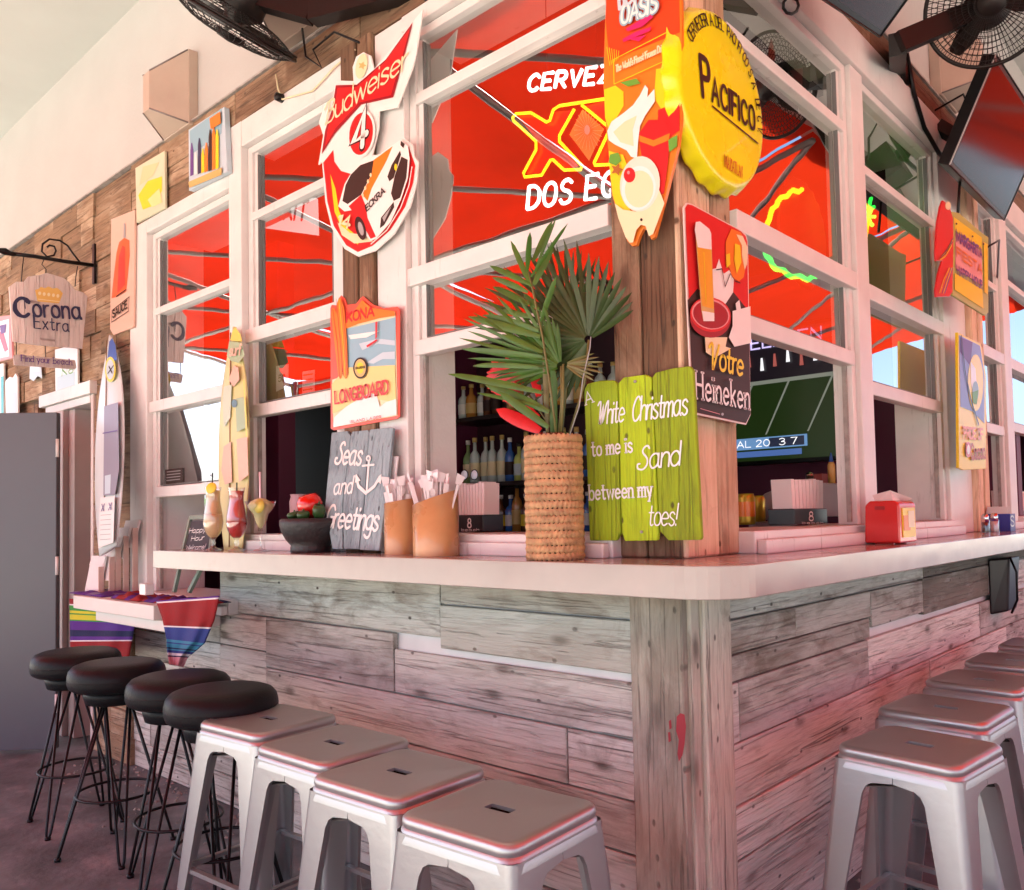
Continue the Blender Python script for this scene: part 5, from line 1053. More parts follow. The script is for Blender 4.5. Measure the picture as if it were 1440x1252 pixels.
# ================================================================ STOOLS
def metal_stool(label):
    t = thing('metal_stool', label, 'stool', (0, 0, 0), 'square galvanised metal stools along the bar'); H = .655; a = .148; b = .205
    # seat: rounded square with a lip and a centre slot
    def rs(h, r, n=5):
        o = []
        for k, (sx, sy) in enumerate(((1, -1), (1, 1), (-1, 1), (-1, -1))):
            for i in range(n+1):
                th = -pi/2+k*pi/2+pi/2*i/n; o.append((sx*(h-r)+r*cos(th), sy*(h-r)+r*sin(th)))
        return o
    mb = MB(); rings = [(a-.022, .022, H+.001), (a-.012, .030, H+.0025), (a-.004, .034, H), (a, .036, H-.006), (a+.001, .036, H-.014), (a-.001, .036, H-.022), (a+.002, .036, H-.026), (a+.006, .036, H-.050)]
    n = 24; vs = []
    slot = [(sx*.026, sy*.011) for sx, sy in ((-1, -1), (1, -1), (1, 1), (-1, 1))]
    sl_ = []
    base = rs(a-.022, .022)
    for (x, y) in base: sl_.append((x*.032/(a-.022), y*.0135/(a-.022), H-.004))
    sl0 = [(x, y, H+.0005) for x, y, z in sl_]
    allr = [[(x, y, H-.006) for x, y, z in sl_], sl0]+[[(x, y, z) for x, y in rs(h, r)] for h, r, z in rings]
    for r in allr: vs += r
    mb.add(vs, [(i*n+j, i*n+(j+1) % n, (i+1)*n+(j+1) % n, (i+1)*n+j) for i in range(len(allr)-1) for j in range(n)], GALV, True)
    so_ = mb.build('seat', t, org=(0, 0, H))
    md = so_.modifiers.new('edge', 'EDGE_SPLIT'); md.split_angle = R_(40)
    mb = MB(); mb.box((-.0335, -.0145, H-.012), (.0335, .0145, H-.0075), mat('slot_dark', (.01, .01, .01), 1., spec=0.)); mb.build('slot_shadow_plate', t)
    # legs: folded L section, wide at the top, tapered and splayed
    for sx, sy in ((1, 1), (-1, 1), (-1, -1), (1, -1)):
        mb = MB(); vs = []; fs = []; SS = [0, .02, .055, .066, .08, .11, .2, .4, .6, .8, 1]; WW = [.1512, .1520, .1530, .104, .091, .083, .078, .067, .057, .047, .039]; K = len(SS)
        for i in range(K):
            s = SS[i]; z = (H-.030)*(1-s); h = a+.003+(b-a)*s; wd = WW[i]; r = .020
            P = [(h, h-wd), (h, h-r), (h-r*.3, h-r*.3), (h-r, h), (h-wd, h)]
            P = [(h-.0, h-wd), (h, h-r), (h-r*.12, h-r*.5), (h-r*.5, h-r*.12), (h-r, h), (h-wd, h)]
            Q = [(h-.010, h-wd), (h-.003, h-r-.003), (h-r*.12-.003, h-r*.5-.003), (h-r*.5-.003, h-r*.12-.003), (h-r-.003, h-.003), (h-wd, h-.010)]
            vs += [(sx*x, sy*y, z) for x, y in P]+[(sx*x, sy*y, z) for x, y in reversed(Q)]
        m_ = 12
        for i in range(K-1):
            for j in range(m_):
                q = (i*m_+j, i*m_+(j+1) % m_, (i+1)*m_+(j+1) % m_, (i+1)*m_+j); fs.append(q if sx*sy > 0 else q[::-1])
        o_ = mb.add(vs, fs, GALV, True).build('leg', t, org=(sx*a, sy*a, H-.03))
        md = o_.modifiers.new('edge', 'EDGE_SPLIT'); md.split_angle = R_(35)
        mb = MB(); mb.box((sx*(b-.032), sy*(b-.032), 0), (sx*(b+.002), sy*(b+.002), .012), BLACK); mb.build('rubber_foot', o_)
    for s in (1, -1):
        mb = MB(); c_ = a-.02; mb.bar((-c_, -c_*s, H-.10), (c_, c_*s, H-.10+.0008*s), .022, .003, DARKIN, (0, 0, 1)); mb.build('cross_brace', t)
    zf = .235; hh = a+(b-a)*(1-zf/(H-.03))-.012
    for p, q in (((-hh, -hh), (hh, -hh)), ((hh, -hh), (hh, hh)), ((hh, hh), (-hh, hh)), ((-hh, hh), (-hh, -hh))):
        mb = MB(); mb.bar((*p, zf), (*q, zf), .016, .012, GALV); mb.build('foot_rail', t)
    return t
ms = metal_stool('square steel stool nearest the camera on the left row, touching the bottom edge')
ml = [((703, 1136), 4, None), ((562, 1084), 3, 'second square steel stool on the left row, behind the frontmost one'), ((470, 1043), 2, 'third square steel stool on the left row from the front'), ((378, 1009), 5, 'square steel stool next to the padded black stools')]
for i, (p, rz, lab) in enumerate(ml):
    P = Zp(p[0], p[1], .657); loc = (P.x, P.y, 0)
    if i == 0: ms.location = loc; ms.rotation_euler = (0, 0, R_(rz))
    else: dup(ms, loc, R_(rz), lab)
rl = [((1293, 1046), -6, 'frontmost square steel stool of the right row'), ((1330, 994), -3, 'second square steel stool of the right row from the front'), ((1384, 955), -4, 'third square steel stool of the right row from the front'), ((1428, 928), 0, 'fourth square steel stool of the right row, cut by the photo edge'), ((1468, 905), 0, 'farthest square steel stool peeking in at the right edge')]
for p, rz, lab in rl:
    P = Zp(p[0], p[1], .657); dup(ms, (P.x, P.y, 0), R_(rz), lab)
VINYL = mat('black_vinyl', (.010, .010, .011), .40, bump=.12, bscale=130, spec=.14)
def black_stool(label):
    t = thing('bar_stool', label, 'stool', (0, 0, 0), 'round black padded stools with hairpin legs'); H = .715
    mb = MB(); mb.lathe((0, 0, 0), [(.0, H), (.10, H), (.135, H-.003), (.156, H-.011), (.169, H-.026), (.174, H-.046), (.174, H-.072), (.168, H-.089), (.152, H-.099), (.12, H-.102), (0.0, H-.102)], VINYL, 36, cap=False); mb.build('cushion', t, org=(0, 0, H))
    mb = MB(); mb.tube([(.1725*cos(2*pi*i/40), .1725*sin(2*pi*i/40), H-.056) for i in range(40)], .0025, VINYL, 6, closed=True); mb.build('piping', t)
    mb = MB(); mb.lathe((0, 0, 0), [(.0, H-.099), (.116, H-.100), (.120, H-.118), (.112, H-.150), (.0, H-.152)], VINYL, 30, cap=False); mb.build('skirt', t, org=(0, 0, H))
    mb = MB(); mb.lathe((0, 0, 0), [(0, H-.151), (.07, H-.151), (.07, H-.158), (0, H-.158)], BLACK, 20, cap=False); mb.build('base_plate', t)
    for k in range(4):
        a = pi/2*k+.35; mb = MB(); f_ = Vector((.20*cos(a), .20*sin(a), .008))
        tp = [Vector((.062*cos(a+s), .062*sin(a+s), H-.157)) for s in (.75, -.75)]
        s_ = Vector((-sin(a), cos(a), 0))*.008; mb.tube([tp[0], tp[0].lerp(f_+s_, .97), f_+s_*.6, f_-s_*.6, tp[1].lerp(f_-s_, .97), tp[1]], .0055, BLACK, 7); mb.build('leg', t)
        mb = MB(); mb.tube([f_+Vector((0, 0, -.008)), f_+Vector((0, 0, .004))], .012, BLACK, 10); mb.build('rubber_foot', t)
    z = .225; r = .062+(.20-.062)*(1-z/(H-.13)); mb = MB(); mb.tube([((r-.004)*cos(2*pi*i/40), (r-.004)*sin(2*pi*i/40), z) for i in range(40)], .0055, BLACK, 7, closed=True); mb.build('foot_ring', t)
    return t
bs = black_stool('farthest round black stool, beside the grey door')
for i, (p, rz, lab) in enumerate((((108, 914), 20, None), ((165, 930), 52, 'second round black stool from the door, under the serape ledge'), ((252, 948), 8, 'third round black stool from the door'), ((312, 967), 40, 'round black stool nearest the square steel stools'))):
    P = Zp(p[0], p[1], .715)
    if i == 0: bs.location = (P.x, P.y, 0); bs.rotation_euler = (0, 0, R_(rz))
    else: dup(bs, (P.x, P.y, 0), R_(rz), lab)

# ================================================================ LEDGE AND SERAPES
lx0, lx1 = L(103, 838, -.3).x, L(216, 852, -.3).x
LEDM = mat('white_ledge_paint', (.66, .62, .57), .4, noise=.06)
t = thing('side_ledge', 'low white ledge with folded striped cloths left of the counter', 'ledge', (lx0, 0, .86))
mb = MB(); mb.box((lx0, -.30, .832), (lx1, -.031, .895), LEDM); mb.build('top', t, bevel=.003)
mb = MB(); mb.box((lx1+.0005, -.20, .832), (-2.42, -.031, .893), LEDM); mb.build('top_end', t, bevel=.003)
mb = MB(); mb.box((-3.08, -.275, .785), (-2.34, -.03, .831), LEDM); mb.build('apron', t, bevel=.003)
cRED = mat('cloth_red', (.26, .010, .012), .9, noise=.12, scale=40, bump=.3, bscale=220); cWHT = mat('cloth_white', (.70, .66, .66), .9, bump=.3, bscale=220); cBL = mat('cloth_blue', (.03, .05, .22), .9, bump=.3, bscale=220); cTL = mat('cloth_teal', (.04, .22, .34), .9, bump=.3, bscale=220)
cPU = mat('cloth_purple', (.09, .02, .22), .9, bump=.3, bscale=220); cGR = mat('cloth_green', (.04, .28, .05), .9, bump=.3, bscale=220); cYE = mat('cloth_yellow', (.60, .55, .03), .9, bump=.3, bscale=220); cPK = mat('cloth_pink', (.72, .36, .38), .9, bump=.3, bscale=220)
cNV = mat('cloth_navy', (.012, .016, .07), .9, bump=.3, bscale=220)
def cloth(name, label, left, right, Y, bands, amp=.012, th=.006):
    """left/right: photo edge points top to bottom, bands: (fraction, material)"""
    t = tag(MB().add([(0, 0, 0)], [], cRED).build(name), label, 'cloth') if False else None
    mb = MB(); NV, NU = 48, 18; rows = []
    def along(E, s):
        ln = [0]
        for a, b in zip(E[:-1], E[1:]): ln.append(ln[-1]+math.hypot(b[0]-a[0], b[1]-a[1]))
        q = s*ln[-1]
        for i in range(len(E)-1):
            if q <= ln[i+1] or i == len(E)-2:
                u = (q-ln[i])/max(1e-6, ln[i+1]-ln[i]); return (E[i][0]+(E[i+1][0]-E[i][0])*u, E[i][1]+(E[i+1][1]-E[i][1])*u)
    P = []
    for i in range(NV+1):
        s = i/NV; a = along(left, s); b = along(right, s)
        for j in range(NU+1):
            u = j/NU; w_ = amp*sin(u*9+s*2.5)*min(1, s*3)+amp*.5*sin(u*17+1+s*3)
            P.append(L(a[0]+(b[0]-a[0])*u, a[1]+(b[1]-a[1])*u, Y-w_))
    for i in range(NV):
        s = (i+.5)/NV; m = [m for fr, m in bands if s <= fr][0]
        mb.add([], [], m); k = mb.mi(m)
    mb.v = P
    for i in range(NV):
        s = (i+.5)/NV; m = [m for fr, m in bands if s <= fr][0]; k = mb.mi(m)
        for j in range(NU): mb.f.append([i*(NU+1)+j, (i+1)*(NU+1)+j, (i+1)*(NU+1)+j+1, i*(NU+1)+j+1]); mb.m.append(k); mb.sm.append(True)
    o = mb.build(name); so_ = o.modifiers.new('th', 'SOLIDIFY'); so_.thickness = th
    return tag(o, label, 'cloth')
cloth('serape', 'striped red and blue serape corner hanging off the right end of the ledge', [(219, 845), (228, 870), (235, 905), (240, 935)], [(307, 838), (300, 872), (286, 905), (262, 925), (256, 938)], -.315,
      [(.03, cPU), (.05, cWHT), (.40, cRED), (.425, cWHT), (.60, cBL), (.64, cTL), (.66, cBL), (.72, cTL), (.74, cNV), (.78, cTL), (.82, cBL), (.845, cWHT), (.87, cNV), (1, cPK)])
cloth('serape', 'rainbow striped serape hanging behind the ledge above the far stools', [(97, 842), (98, 870), (99, 930)], [(190, 850), (188, 880), (180, 925)], -.20,
      [(.08, cRED), (.10, cWHT), (.19, cGR), (.23, cYE), (.26, cGR), (.33, cYE), (.36, cGR), (.50, cPU), (.60, cNV), (.66, cPU), (.68, cWHT), (1, cRED)])
# folded cloths on the ledge
def fold(label, cx, cy, w_, d_, h_, m, m2):
    mb = MB(); vs = []; K = 12; J = 8
    for i in range(K+1):
        for j in range(J+1):
            x = cx+w_*(i/K-.5); y = cy+d_*(j/J-.5); e = min(1, 6*min(i/K, 1-i/K, j/J, 1-j/J))
            vs.append((x, y, .896+h_*e*(.6+.4*sin(i*1.3+j*.9)+.25*sin(j*2.1-i*.6))))
    for i in range(K):
        for j in range(J): mb.add([], [], m if (i+j//2) % 4 else m2)
    mb.v = [Vector(v) for v in vs]
    for i in range(K):
        for j in range(J): mb.f.append([i*(J+1)+j, (i+1)*(J+1)+j, (i+1)*(J+1)+j+1, i*(J+1)+j+1]); mb.m.append(mb.mi(m if (i // 2+j//3) % 3 else m2)); mb.sm.append(True)
    o = mb.build('folded_cloth'); q = o.modifiers.new('th', 'SOLIDIFY'); q.thickness = .003; q.offset = -1 if False else 1
    tag(o, label, 'cloth')
fold('crumpled red folded cloth on the white ledge', L(195, 843, -.2).x, -.19, .30, .15, .028, cRED, cPU)
fold('purple folded cloth at the middle of the white ledge', L(225, 846, -.2).x+.05, -.17, .30, .16, .020, cPU, cRED)
fold('dark striped folded cloth under the brochure rack on the ledge', L(140, 840, -.2).x, -.17, .42, .20, .014, cPU, sPUR)
fold('striped cloth laid along the right end of the ledge', L(275, 840, -.12).x, -.115, .34, .14, .012, cNV, cRED)
# condiment cup / white packet box
p = L(203, 846, -.24); mb = MB(); mb.box((p.x-.03, -.25, .925), (p.x+.03, -.21, .975), sWHT); tag(mb.build('packet_box', bevel=.003), 'small white packet box among the folded cloths on the ledge', 'box')
# brochure rack
t = thing('brochure_rack', 'stepped rack of white brochures standing on the side ledge', 'rack', L(150, 835, -.15))
PAP = mat('brochure_paper', (.74, .70, .68), .5, noise=.03); WRK = mat('brochure_rack_wood', (.60, .44, .38), .5, noise=.15)
for i, (px, py, ht) in enumerate(((128, 832, 40), (143, 815, 36), (152, 800, 34), (163, 785, 34), (176, 770, 30))):
    Y = -.20+i*.030; a = L(px-9, py, Y); b = L(px+10, py, Y); hh = ht/ppm(a)*1.25
    mb = MB(); mb.hexa([(a.x, Y, a.z), (b.x, Y, a.z), (b.x, Y+.012, a.z), (a.x, Y+.012, a.z), (a.x+.01, Y+.03, a.z+hh), (b.x+.01, Y+.03, a.z+hh), (b.x+.01, Y+.04, a.z+hh), (a.x+.01, Y+.04, a.z+hh)], PAP); mb.build('brochure_stack', t, label='pale blue topped brochure stack' if i == 4 else None)
    mb = MB(); mb.box((b.x+.003, Y-.002, .897), (b.x+.012, Y+.024, a.z+hh*.72), WRK); mb.build('divider', t)
    for k in range(3):
        mb = MB(); z0 = a.z+hh*.9; yy = Y+.027-k*.004; mb.hexa([(a.x+.004*k, yy, z0-.03), (b.x-.003, yy, z0-.03), (b.x-.003, yy+.001, z0-.03), (a.x+.004*k, yy+.001, z0-.03), (a.x+.004*k+.006, yy+.008, z0+.012-k*.006), (b.x+.003, yy+.008, z0+.012-k*.006), (b.x+.003, yy+.009, z0+.012-k*.006), (a.x+.004*k+.006, yy+.009, z0+.012-k*.006)], PAP); mb.build('brochure', t)
# A-frame chalkboard on the ledge, seen above and below the counter end
t = thing('chalkboard', 'small green framed A-frame chalkboard with white chalk lines on the ledge', 'chalkboard', L(262, 835, -.06)); FRM = mat('sage_frame_paint', (.20, .25, .20), .6, noise=.2)
P = lambda x, y: L(x, y, -.07-(y-730)*.0009)
tl, tr, bl, br_ = P(268, 728), P(303, 726), P(245, 833), P(283, 833)
for a, b in ((tl, bl), (tr, P(294, 785)+Vector((0.0, 0, 0))), (tl, tr), (P(258, 782), P(292, 781)), (P(292, 781), P(266, 833))):
    mb = MB(); mb.bar(a, b, .018, .014, FRM, (0, -1, 0)); mb.build('rail', t)
mb = MB(); mb.poly([P(269, 733), P(300, 731), P(290, 780), P(258, 781)], mat('slate_board', (.03, .028, .035), .6, noise=.3), (0, -1, 0), .005); mb.build('slate', t)
F_ = Face(lambda x, y: P(x, y)+Vector((0, -.003, 0)), (0, -1, 0)); mb = MB(); F_.text(mb, 'Happy', (267, 750), (290, 748), 6, sWHT, .6, 1.2, False); F_.text(mb, 'Hour', (270, 761), (288, 759), 6, sWHT, .6, 1.2); F_.text(mb, 'Welcome!', (262, 774), (290, 772), 6, sWHT, .6, 1.2); mb.build('chalk_writing', t)

# ================================================================ ON THE COUNTER
CZ = 1.1255
def onc(px, Y): return L(px, 780, Y).x
DR1 = mat('drink_cream', (.72, .50, .26), .35, noise=.06, scale=30); DR2 = mat('drink_red', (.50, .035, .03), .25); DR2b = mat('drink_red_slush', (.62, .10, .07), .4, noise=.08, scale=40); DR3 = mat('drink_lime_slush', (.66, .60, .30), .4, noise=.08, scale=60)
def hurricane(label, px, Y, top, m1, m2, split):
    x = onc(px, Y); s = ppm((x, Y, CZ)); H = (781-top)/s; t = thing('cocktail_glass', label, 'cocktail', (x, Y, CZ)); c = (x, Y, CZ); r = .041
    pr = [(.0, 0), (.78*r, .001), (.80*r, .004), (.3*r, .012), (.16*r, .022), (.26*r, .032), (.16*r, .042), (.30*r, .20*H), (.68*r, .26*H), (.93*r, .36*H), (r, .45*H), (.95*r, .55*H), (.83*r, .66*H), (.72*r, .76*H), (.68*r, .84*H), (.72*r, .92*H), (.82*r, H)]
    mb = MB(); mb.lathe(c, pr, CLEAR, 28, cap=False); mb.build('glass', t, org=c)
    inner = [(max(0, q-.002), z) for q, z in pr[7:]]
    def at(z):
        for (a, za), (b, zb) in zip(inner[:-1], inner[1:]):
            if za <= z <= zb: return a+(b-a)*(z-za)/(zb-za)
        return inner[-1][0]
    z0, z2 = inner[0][1]+.002, H*.95; z1 = z0+(z2-z0)*split
    for a, b, m, nm in ((z0, z1, m1, 'drink'), (z1, z2, m2, 'drink')):
        if b-a < .004: continue
        mb = MB(); mb.lathe(c, [(at(a+(b-a)*k/8), a+(b-a)*k/8) for k in range(9)], m, 24); mb.build(nm, t, org=c)
    return t, x, H
t, x, H = hurricane('creamy cocktail in a curved glass with a lemon slice, leftmost of the drinks', 300, -.17, 692, DR1, DR1, .5)
mb = MB(); c = Vector((x+.026, -.19, CZ+H*.98)); mb.lathe(c, [(.0, 0), (.022, .001), (.024, .003), (.022, .006), (0, .007)], mat('lemon_slice', (.80, .62, .05), .5), 20, (.5, -.8, .25), cap=False); mb.build('lemon_slice', t, org=c)
mb = MB(); mb.tube([(x+.0, -.175, CZ+H*.9), (x+.035, -.19, CZ+H*1.22)], .0028, BLACK, 6); mb.tube([(x-.01, -.175, CZ+H*1.19), (x+.02, -.185, CZ+H*1.18)], .004, sLBL, 6); mb.build('straw', t)
t, x, H = hurricane('red layered cocktail in a curved glass between the cream and lime drinks', 333, -.16, 692, DR2, DR2b, .36)
mb = MB(); mb.tube([(x+.004, -.16, CZ+H*.8), (x+.012, -.165, CZ+H*1.08)], .003, mat('mint_stalk', (.03, .06, .02), .5), 6); mb.build('straw', t)
# margarita
Y = -.14; x = onc(367, Y); s = ppm((x, Y, CZ)); t = thing('margarita_glass', 'lime margarita in a wide stemmed glass with a tall straw', 'cocktail', (x, Y, CZ)); c = (x, Y, CZ)
mb = MB(); pr = [(0, 0), (.034, .001), (.036, .003), (.006, .010), (.0035, .02), (.0035, .085), (.012, .095), (.024, .12), (.030, .145), (.044, .160), (.055, .180), (.060, .196)]; mb.lathe(c, pr, CLEAR, 28, cap=False); mb.build('glass', t, org=c)
mb = MB(); mb.lathe(c, [(.001, .088), (.011, .097), (.022, .121), (.028, .146), (.042, .162), (.050, .178), (.040, .192), (.015, .206), (0.0, .208)], DR3, 24, cap=False); mb.build('drink', t, org=c)
mb = MB(); mb.tube([(x, Y, CZ+.10), (x-.004, Y, CZ+.31)], .0045, mat('straw_pink_white', (.75, .55, .60), .4), 8); mb.build('straw', t)
mb = MB(); q = Vector((x+.045, Y-.03, CZ+.175)); mb.lathe(q, [(0, 0), (.026, .001), (.028, .004), (0, .006)], mat('lime_slice', (.62, .50, .08), .5), 20, (.2, -1, .1), cap=False); mb.build('citrus_slice', t, org=q)
# stone bowl with tomato and peppers
Y = -.13; x = onc(437, Y); s = ppm((x, Y, CZ)); t = thing('stone_bowl', 'black stone mortar bowl holding a red tomato and green peppers', 'bowl', (x, Y, CZ)); c = (x, Y, CZ); u = 1/s
STN = mat('black_stone', (.02, .018, .019), .45, noise=.3, scale=40, bump=.3, bscale=70)
mb = MB(); mb.lathe(c, [(0, 0), (27*u, 0), (28*u, 1*u), (28*u, 8*u), (27*u, 10*u), (34*u, 18*u), (40*u, 29*u), (43*u, 40*u), (42.5*u, 46*u), (40*u, 48*u), (37*u, 46*u), (34*u, 38*u), (20*u, 26*u), (0, 22*u)], STN, 36, cap=False); mb.build('bowl', t, org=c)
TOM = mat('ripe_tomato', (.60, .012, .006), .16, noise=.05, coat=.4); PEP = mat('green_pepper', (.03, .075, .02), .3, noise=.2, scale=20)
q = (x+0*u, Y, CZ+66*u); tm = MB().lathe(q, [(0, -17*u), (8*u, -17*u), (15*u, -11*u), (18.5*u, -1*u), (17.5*u, 8*u), (12.5*u, 15*u), (5*u, 16.5*u), (0, 14*u)], TOM, 40, (-.1, -.25, 1), lambda th, z, r: -.08*r*(1-abs(sin(2.5*th))), cap=False).build('tomato', org=q); tag(tm, 'ripe red tomato on top of the stone bowl', 'tomato')
mb = MB()
for k in range(5): a = 2*pi*k/5; mb.tube([(q[0]-1*u, q[1]-4*u, q[2]+13*u), (q[0]-1*u+5*u*cos(a), q[1]-4*u+5*u*sin(a), q[2]+14*u), (q[0]-1*u+7*u*cos(a), q[1]-4*u+7*u*sin(a), q[2]+12.5*u)], [1.2*u, 1.5*u, .3*u], PEP, 6)
mb.build('calyx', tm)
for k, (dx, dy, dz, sx, sz, lab) in enumerate(((26, -4, 56, 9, 12, 'blocky green pepper at the right side of the stone bowl'), (-14, -18, 52, 10, 6, 'green pepper lying at the left front of the stone bowl'), (12, -20, 52, 9, 7, 'green pepper lying at the middle front of the stone bowl'))):
    pq = (x+dx*u, Y+dy*u, CZ+dz*u); mb = MB(); mb.lathe(pq, [(0, -sz*u), (sx*.6*u, -sz*.8*u), (sx*.9*u, -sz*.2*u), (sx*u, sz*.4*u), (sx*.7*u, sz*.9*u), (0, sz*.8*u)], PEP, 20, (.1*dx/10, -.2, 1), lambda th, z, r: .12*r*cos(3*th), cap=False)
    o = mb.build('green_pepper', org=pq); tag(o, lab, 'pepper')
    mb = MB(); mb.tube([(pq[0], pq[1], pq[2]+sz*.8*u), (pq[0]+2*u, pq[1], pq[2]+sz*1.25*u)], 1.2*u, PEP, 6); mb.build('stalk', o)
# small black clip & mini jar behind
p = L(400, 700, .05); mb = MB(); mb.lathe((L(420, 760, .05).x, .05, 1.19), [(0, 0), (.03, 0), (.034, .05), (.036, .13), (.03, .15), (.034, .16)], mat('frosted_pink_glass', (.55, .36, .38), .3), 20, cap=False); tag(mb.build('plastic_cup'), 'frosted pink plastic cup standing behind the stone bowl', 'cup')
# bamboo straw cups, cut slanted
BAM = mat('bamboo_varnish', (.56, .31, .13), .3, noise=.18, scale=9, coat=.3); WRAP = mat('straw_wrapper', (.82, .76, .76), .5, noise=.05)
def bamboo(label, px0, px1, base, tl, tr, Y, nst, lab2):
    cx = (px0+px1)/2; x = onc(cx, Y); s = ppm((x, Y, CZ)); r = (px1-px0)/2/s; t = thing('bamboo_cup', label, 'straw holder', (x, Y, CZ)); c = (x, Y, CZ)
    mb = MB(); n = 36; hl = (base-tl)/s; hr = (base-tr)/s; vs = []
    def top(a): u_ = (cos(a-R_(42))+1)/2; return hl+(hr-hl)*u_
    for rr_, f_ in ((r, 0), (r, 1), (r-.006, 1), (r-.006, -1)):
        for j in range(n):
            a = 2*pi*j/n; z = 0 if f_ == 0 else (.02 if f_ == -1 else top(a)); vs.append((x+rr_*cos(a), Y+rr_*sin(a), CZ+z))
    mb.add(vs, [(i*n+j, i*n+(j+1) % n, (i+1)*n+(j+1) % n, (i+1)*n+j) for i in range(3) for j in range(n)]+[tuple(3*n+j for j in range(n))], BAM, True)
    mb.build('cup', t, org=c)
    rnd = random.Random(int(px0)); H = (hl+hr)/2
    for k in range(nst):
        a = rnd.uniform(0, 2*pi); q = rnd.uniform(0, r*.75); b = Vector((x+q*cos(a)*.6, Y+q*sin(a)*.6, CZ+.06)); tp = Vector((x+(q*1.5)*cos(a)+rnd.uniform(-.012, .012), Y+q*1.4*sin(a), CZ+H+rnd.uniform(.015, .055)))
        d = (tp-b).normalized(); w1 = d.cross(Vector((rnd.uniform(-1, 1), rnd.uniform(-1, 1), .2))).normalized()
        mb = MB(); mb.bar(b, tp, .014, .005, WRAP, w1); mb.add([tp+w1*.009, tp-w1*.009, tp-w1*.016+d*.026, tp+w1*.012+d*.034], [(0, 1, 2, 3)], WRAP)
        o = mb.build('wrapped_straw'); tag(o, lab2, 'straw', 'paper wrapped straws in the bamboo cups')
    return t
bamboo('slim slanted bamboo cup of wrapped straws, left of the pair', 541, 585, 782, 711, 704, -.10, 24, 'white paper wrapped straw standing in the left bamboo cup')
bamboo('wide slanted bamboo cup of wrapped straws, right of the pair', 581, 646, 783, 712, 691, -.13, 36, 'white paper wrapped straw standing in the right bamboo cup')
x = onc(555, -.05); mb = MB(); mb.bar((x, -.06, CZ+.20), (x+.012, -.05, CZ+.33), .030, .008, WRAP, (0, -1, 0)); tag(mb.build('wrapped_spoon', bevel=.003), 'tall white wrapped utensil rising behind the left bamboo cup', 'utensil')
# ---- wicker vase and palm leaves
Y = -.15; x = onc(781, Y); s = ppm((x, Y, CZ)); u = 1/s; r = 41*u; Hv = 173*u; t = thing('wicker_vase', 'tall woven seagrass vase standing on the counter beside the green sign', 'vase', (x, Y, CZ))
WICK = mat('seagrass_weave', (.52, .31, .15), .7, noise=.35, scale=30, bump=.5, bscale=160); c = (x, Y, CZ)
rows = 17
for k in range(rows):
    z = Hv*(k+.5)/rows; hh = Hv/rows; mb = MB(); n = 132; vs = []; rg = 6; ph = random.uniform(0, 6); tw = random.randint(34, 40)
    for i in range(n):
        a = 2*pi*i/n; st = (i*tw/n+ph) % 1.0; bul = abs(sin(pi*st))**.6
        for j in range(rg):
            b = 2*pi*j/rg; sl2 = .22*hh*sin(2*pi*(st-.5))*(1 if k % 2 else -1)
            rr_ = r-.004+(.0040*bul+.0020)*cos(b)+random.uniform(-.0006, .0006); vs.append((x+rr_*cos(a), Y+rr_*sin(a), CZ+z+hh*.56*(.86+.2*bul)*sin(b)+sl2*.6))
    mb.add(vs, [(i*rg+j, ((i+1) % n)*rg+j, ((i+1) % n)*rg+(j+1) % rg, i*rg+(j+1) % rg) for i in range(n) for j in range(rg)], WICK, True); mb.build('braid', t, org=c)
mb = MB(); mb.lathe(c, [(0, .002), (r-.008, .002), (r-.008, Hv-.004), (r-.014, Hv-.004), (r-.014, .01), (0, .01)], mat('vase_liner', (.06, .03, .015), .8), 30, cap=False); mb.build('liner', t, org=c)
mb = MB(); mb.lathe(c, [(r*.62, Hv-.02), (r*.66, Hv+.006), (r*.62, Hv+.008), (r*.56, Hv-.02)], CLEAR, 30, cap=False); mb.build('glass_rim', t, org=c)
pm = thing('palm_bouquet', 'bunch of green palm fronds with red blooms standing in the woven vase', 'plant', (x, Y, CZ+Hv))
LF = mat('palm_leaf_green', (.055, .135, .012), .5, noise=.3, scale=14); LF2 = mat('palm_leaf_dark', (.045, .075, .018), .55, noise=.3, scale=14); LF3 = mat('palm_leaf_olive', (.16, .14, .04), .5, noise=.2); REDF = mat('red_bloom', (.62, .008, .01), .45, noise=.15, scale=20)
for m in (LF, LF2, LF3, REDF): pass
def blade(par, a, b, w_, m, name='leaflet', bend=.01, twist=None, tip=.04):
    a, b = Vector(a), Vector(b); d = b-a; ln = d.length; d.normalize(); view = (CAM-(a+b)/2).normalized(); sd_ = d.cross(view).normalized(); nn = sd_.cross(d).normalized()
    if twist: sd_ = (sd_*cos(twist)+nn*sin(twist)).normalized(); nn = sd_.cross(d).normalized()
    mb = MB(); vs = []; K = 7
    for i in range(K+1):
        s_ = i/K; h = w_*.34*max(tip, (sin(pi*min(1, s_*.75+.12)))**.8) if s_ < .995 else w_*.02
        p = a+d*ln*s_-Vector((0, 0, bend*ln*s_*s_*1.5)); vs += [p-sd_*h, p+nn*h*.28, p+sd_*h]
    fs = []
    for i in range(K): fs += [(i*3, i*3+1, i*3+4, i*3+3), (i*3+1, i*3+2, i*3+5, i*3+4)]
    mb.add(vs, fs, m, True); return mb.build(name, par)
Yp = lambda k: Y+k
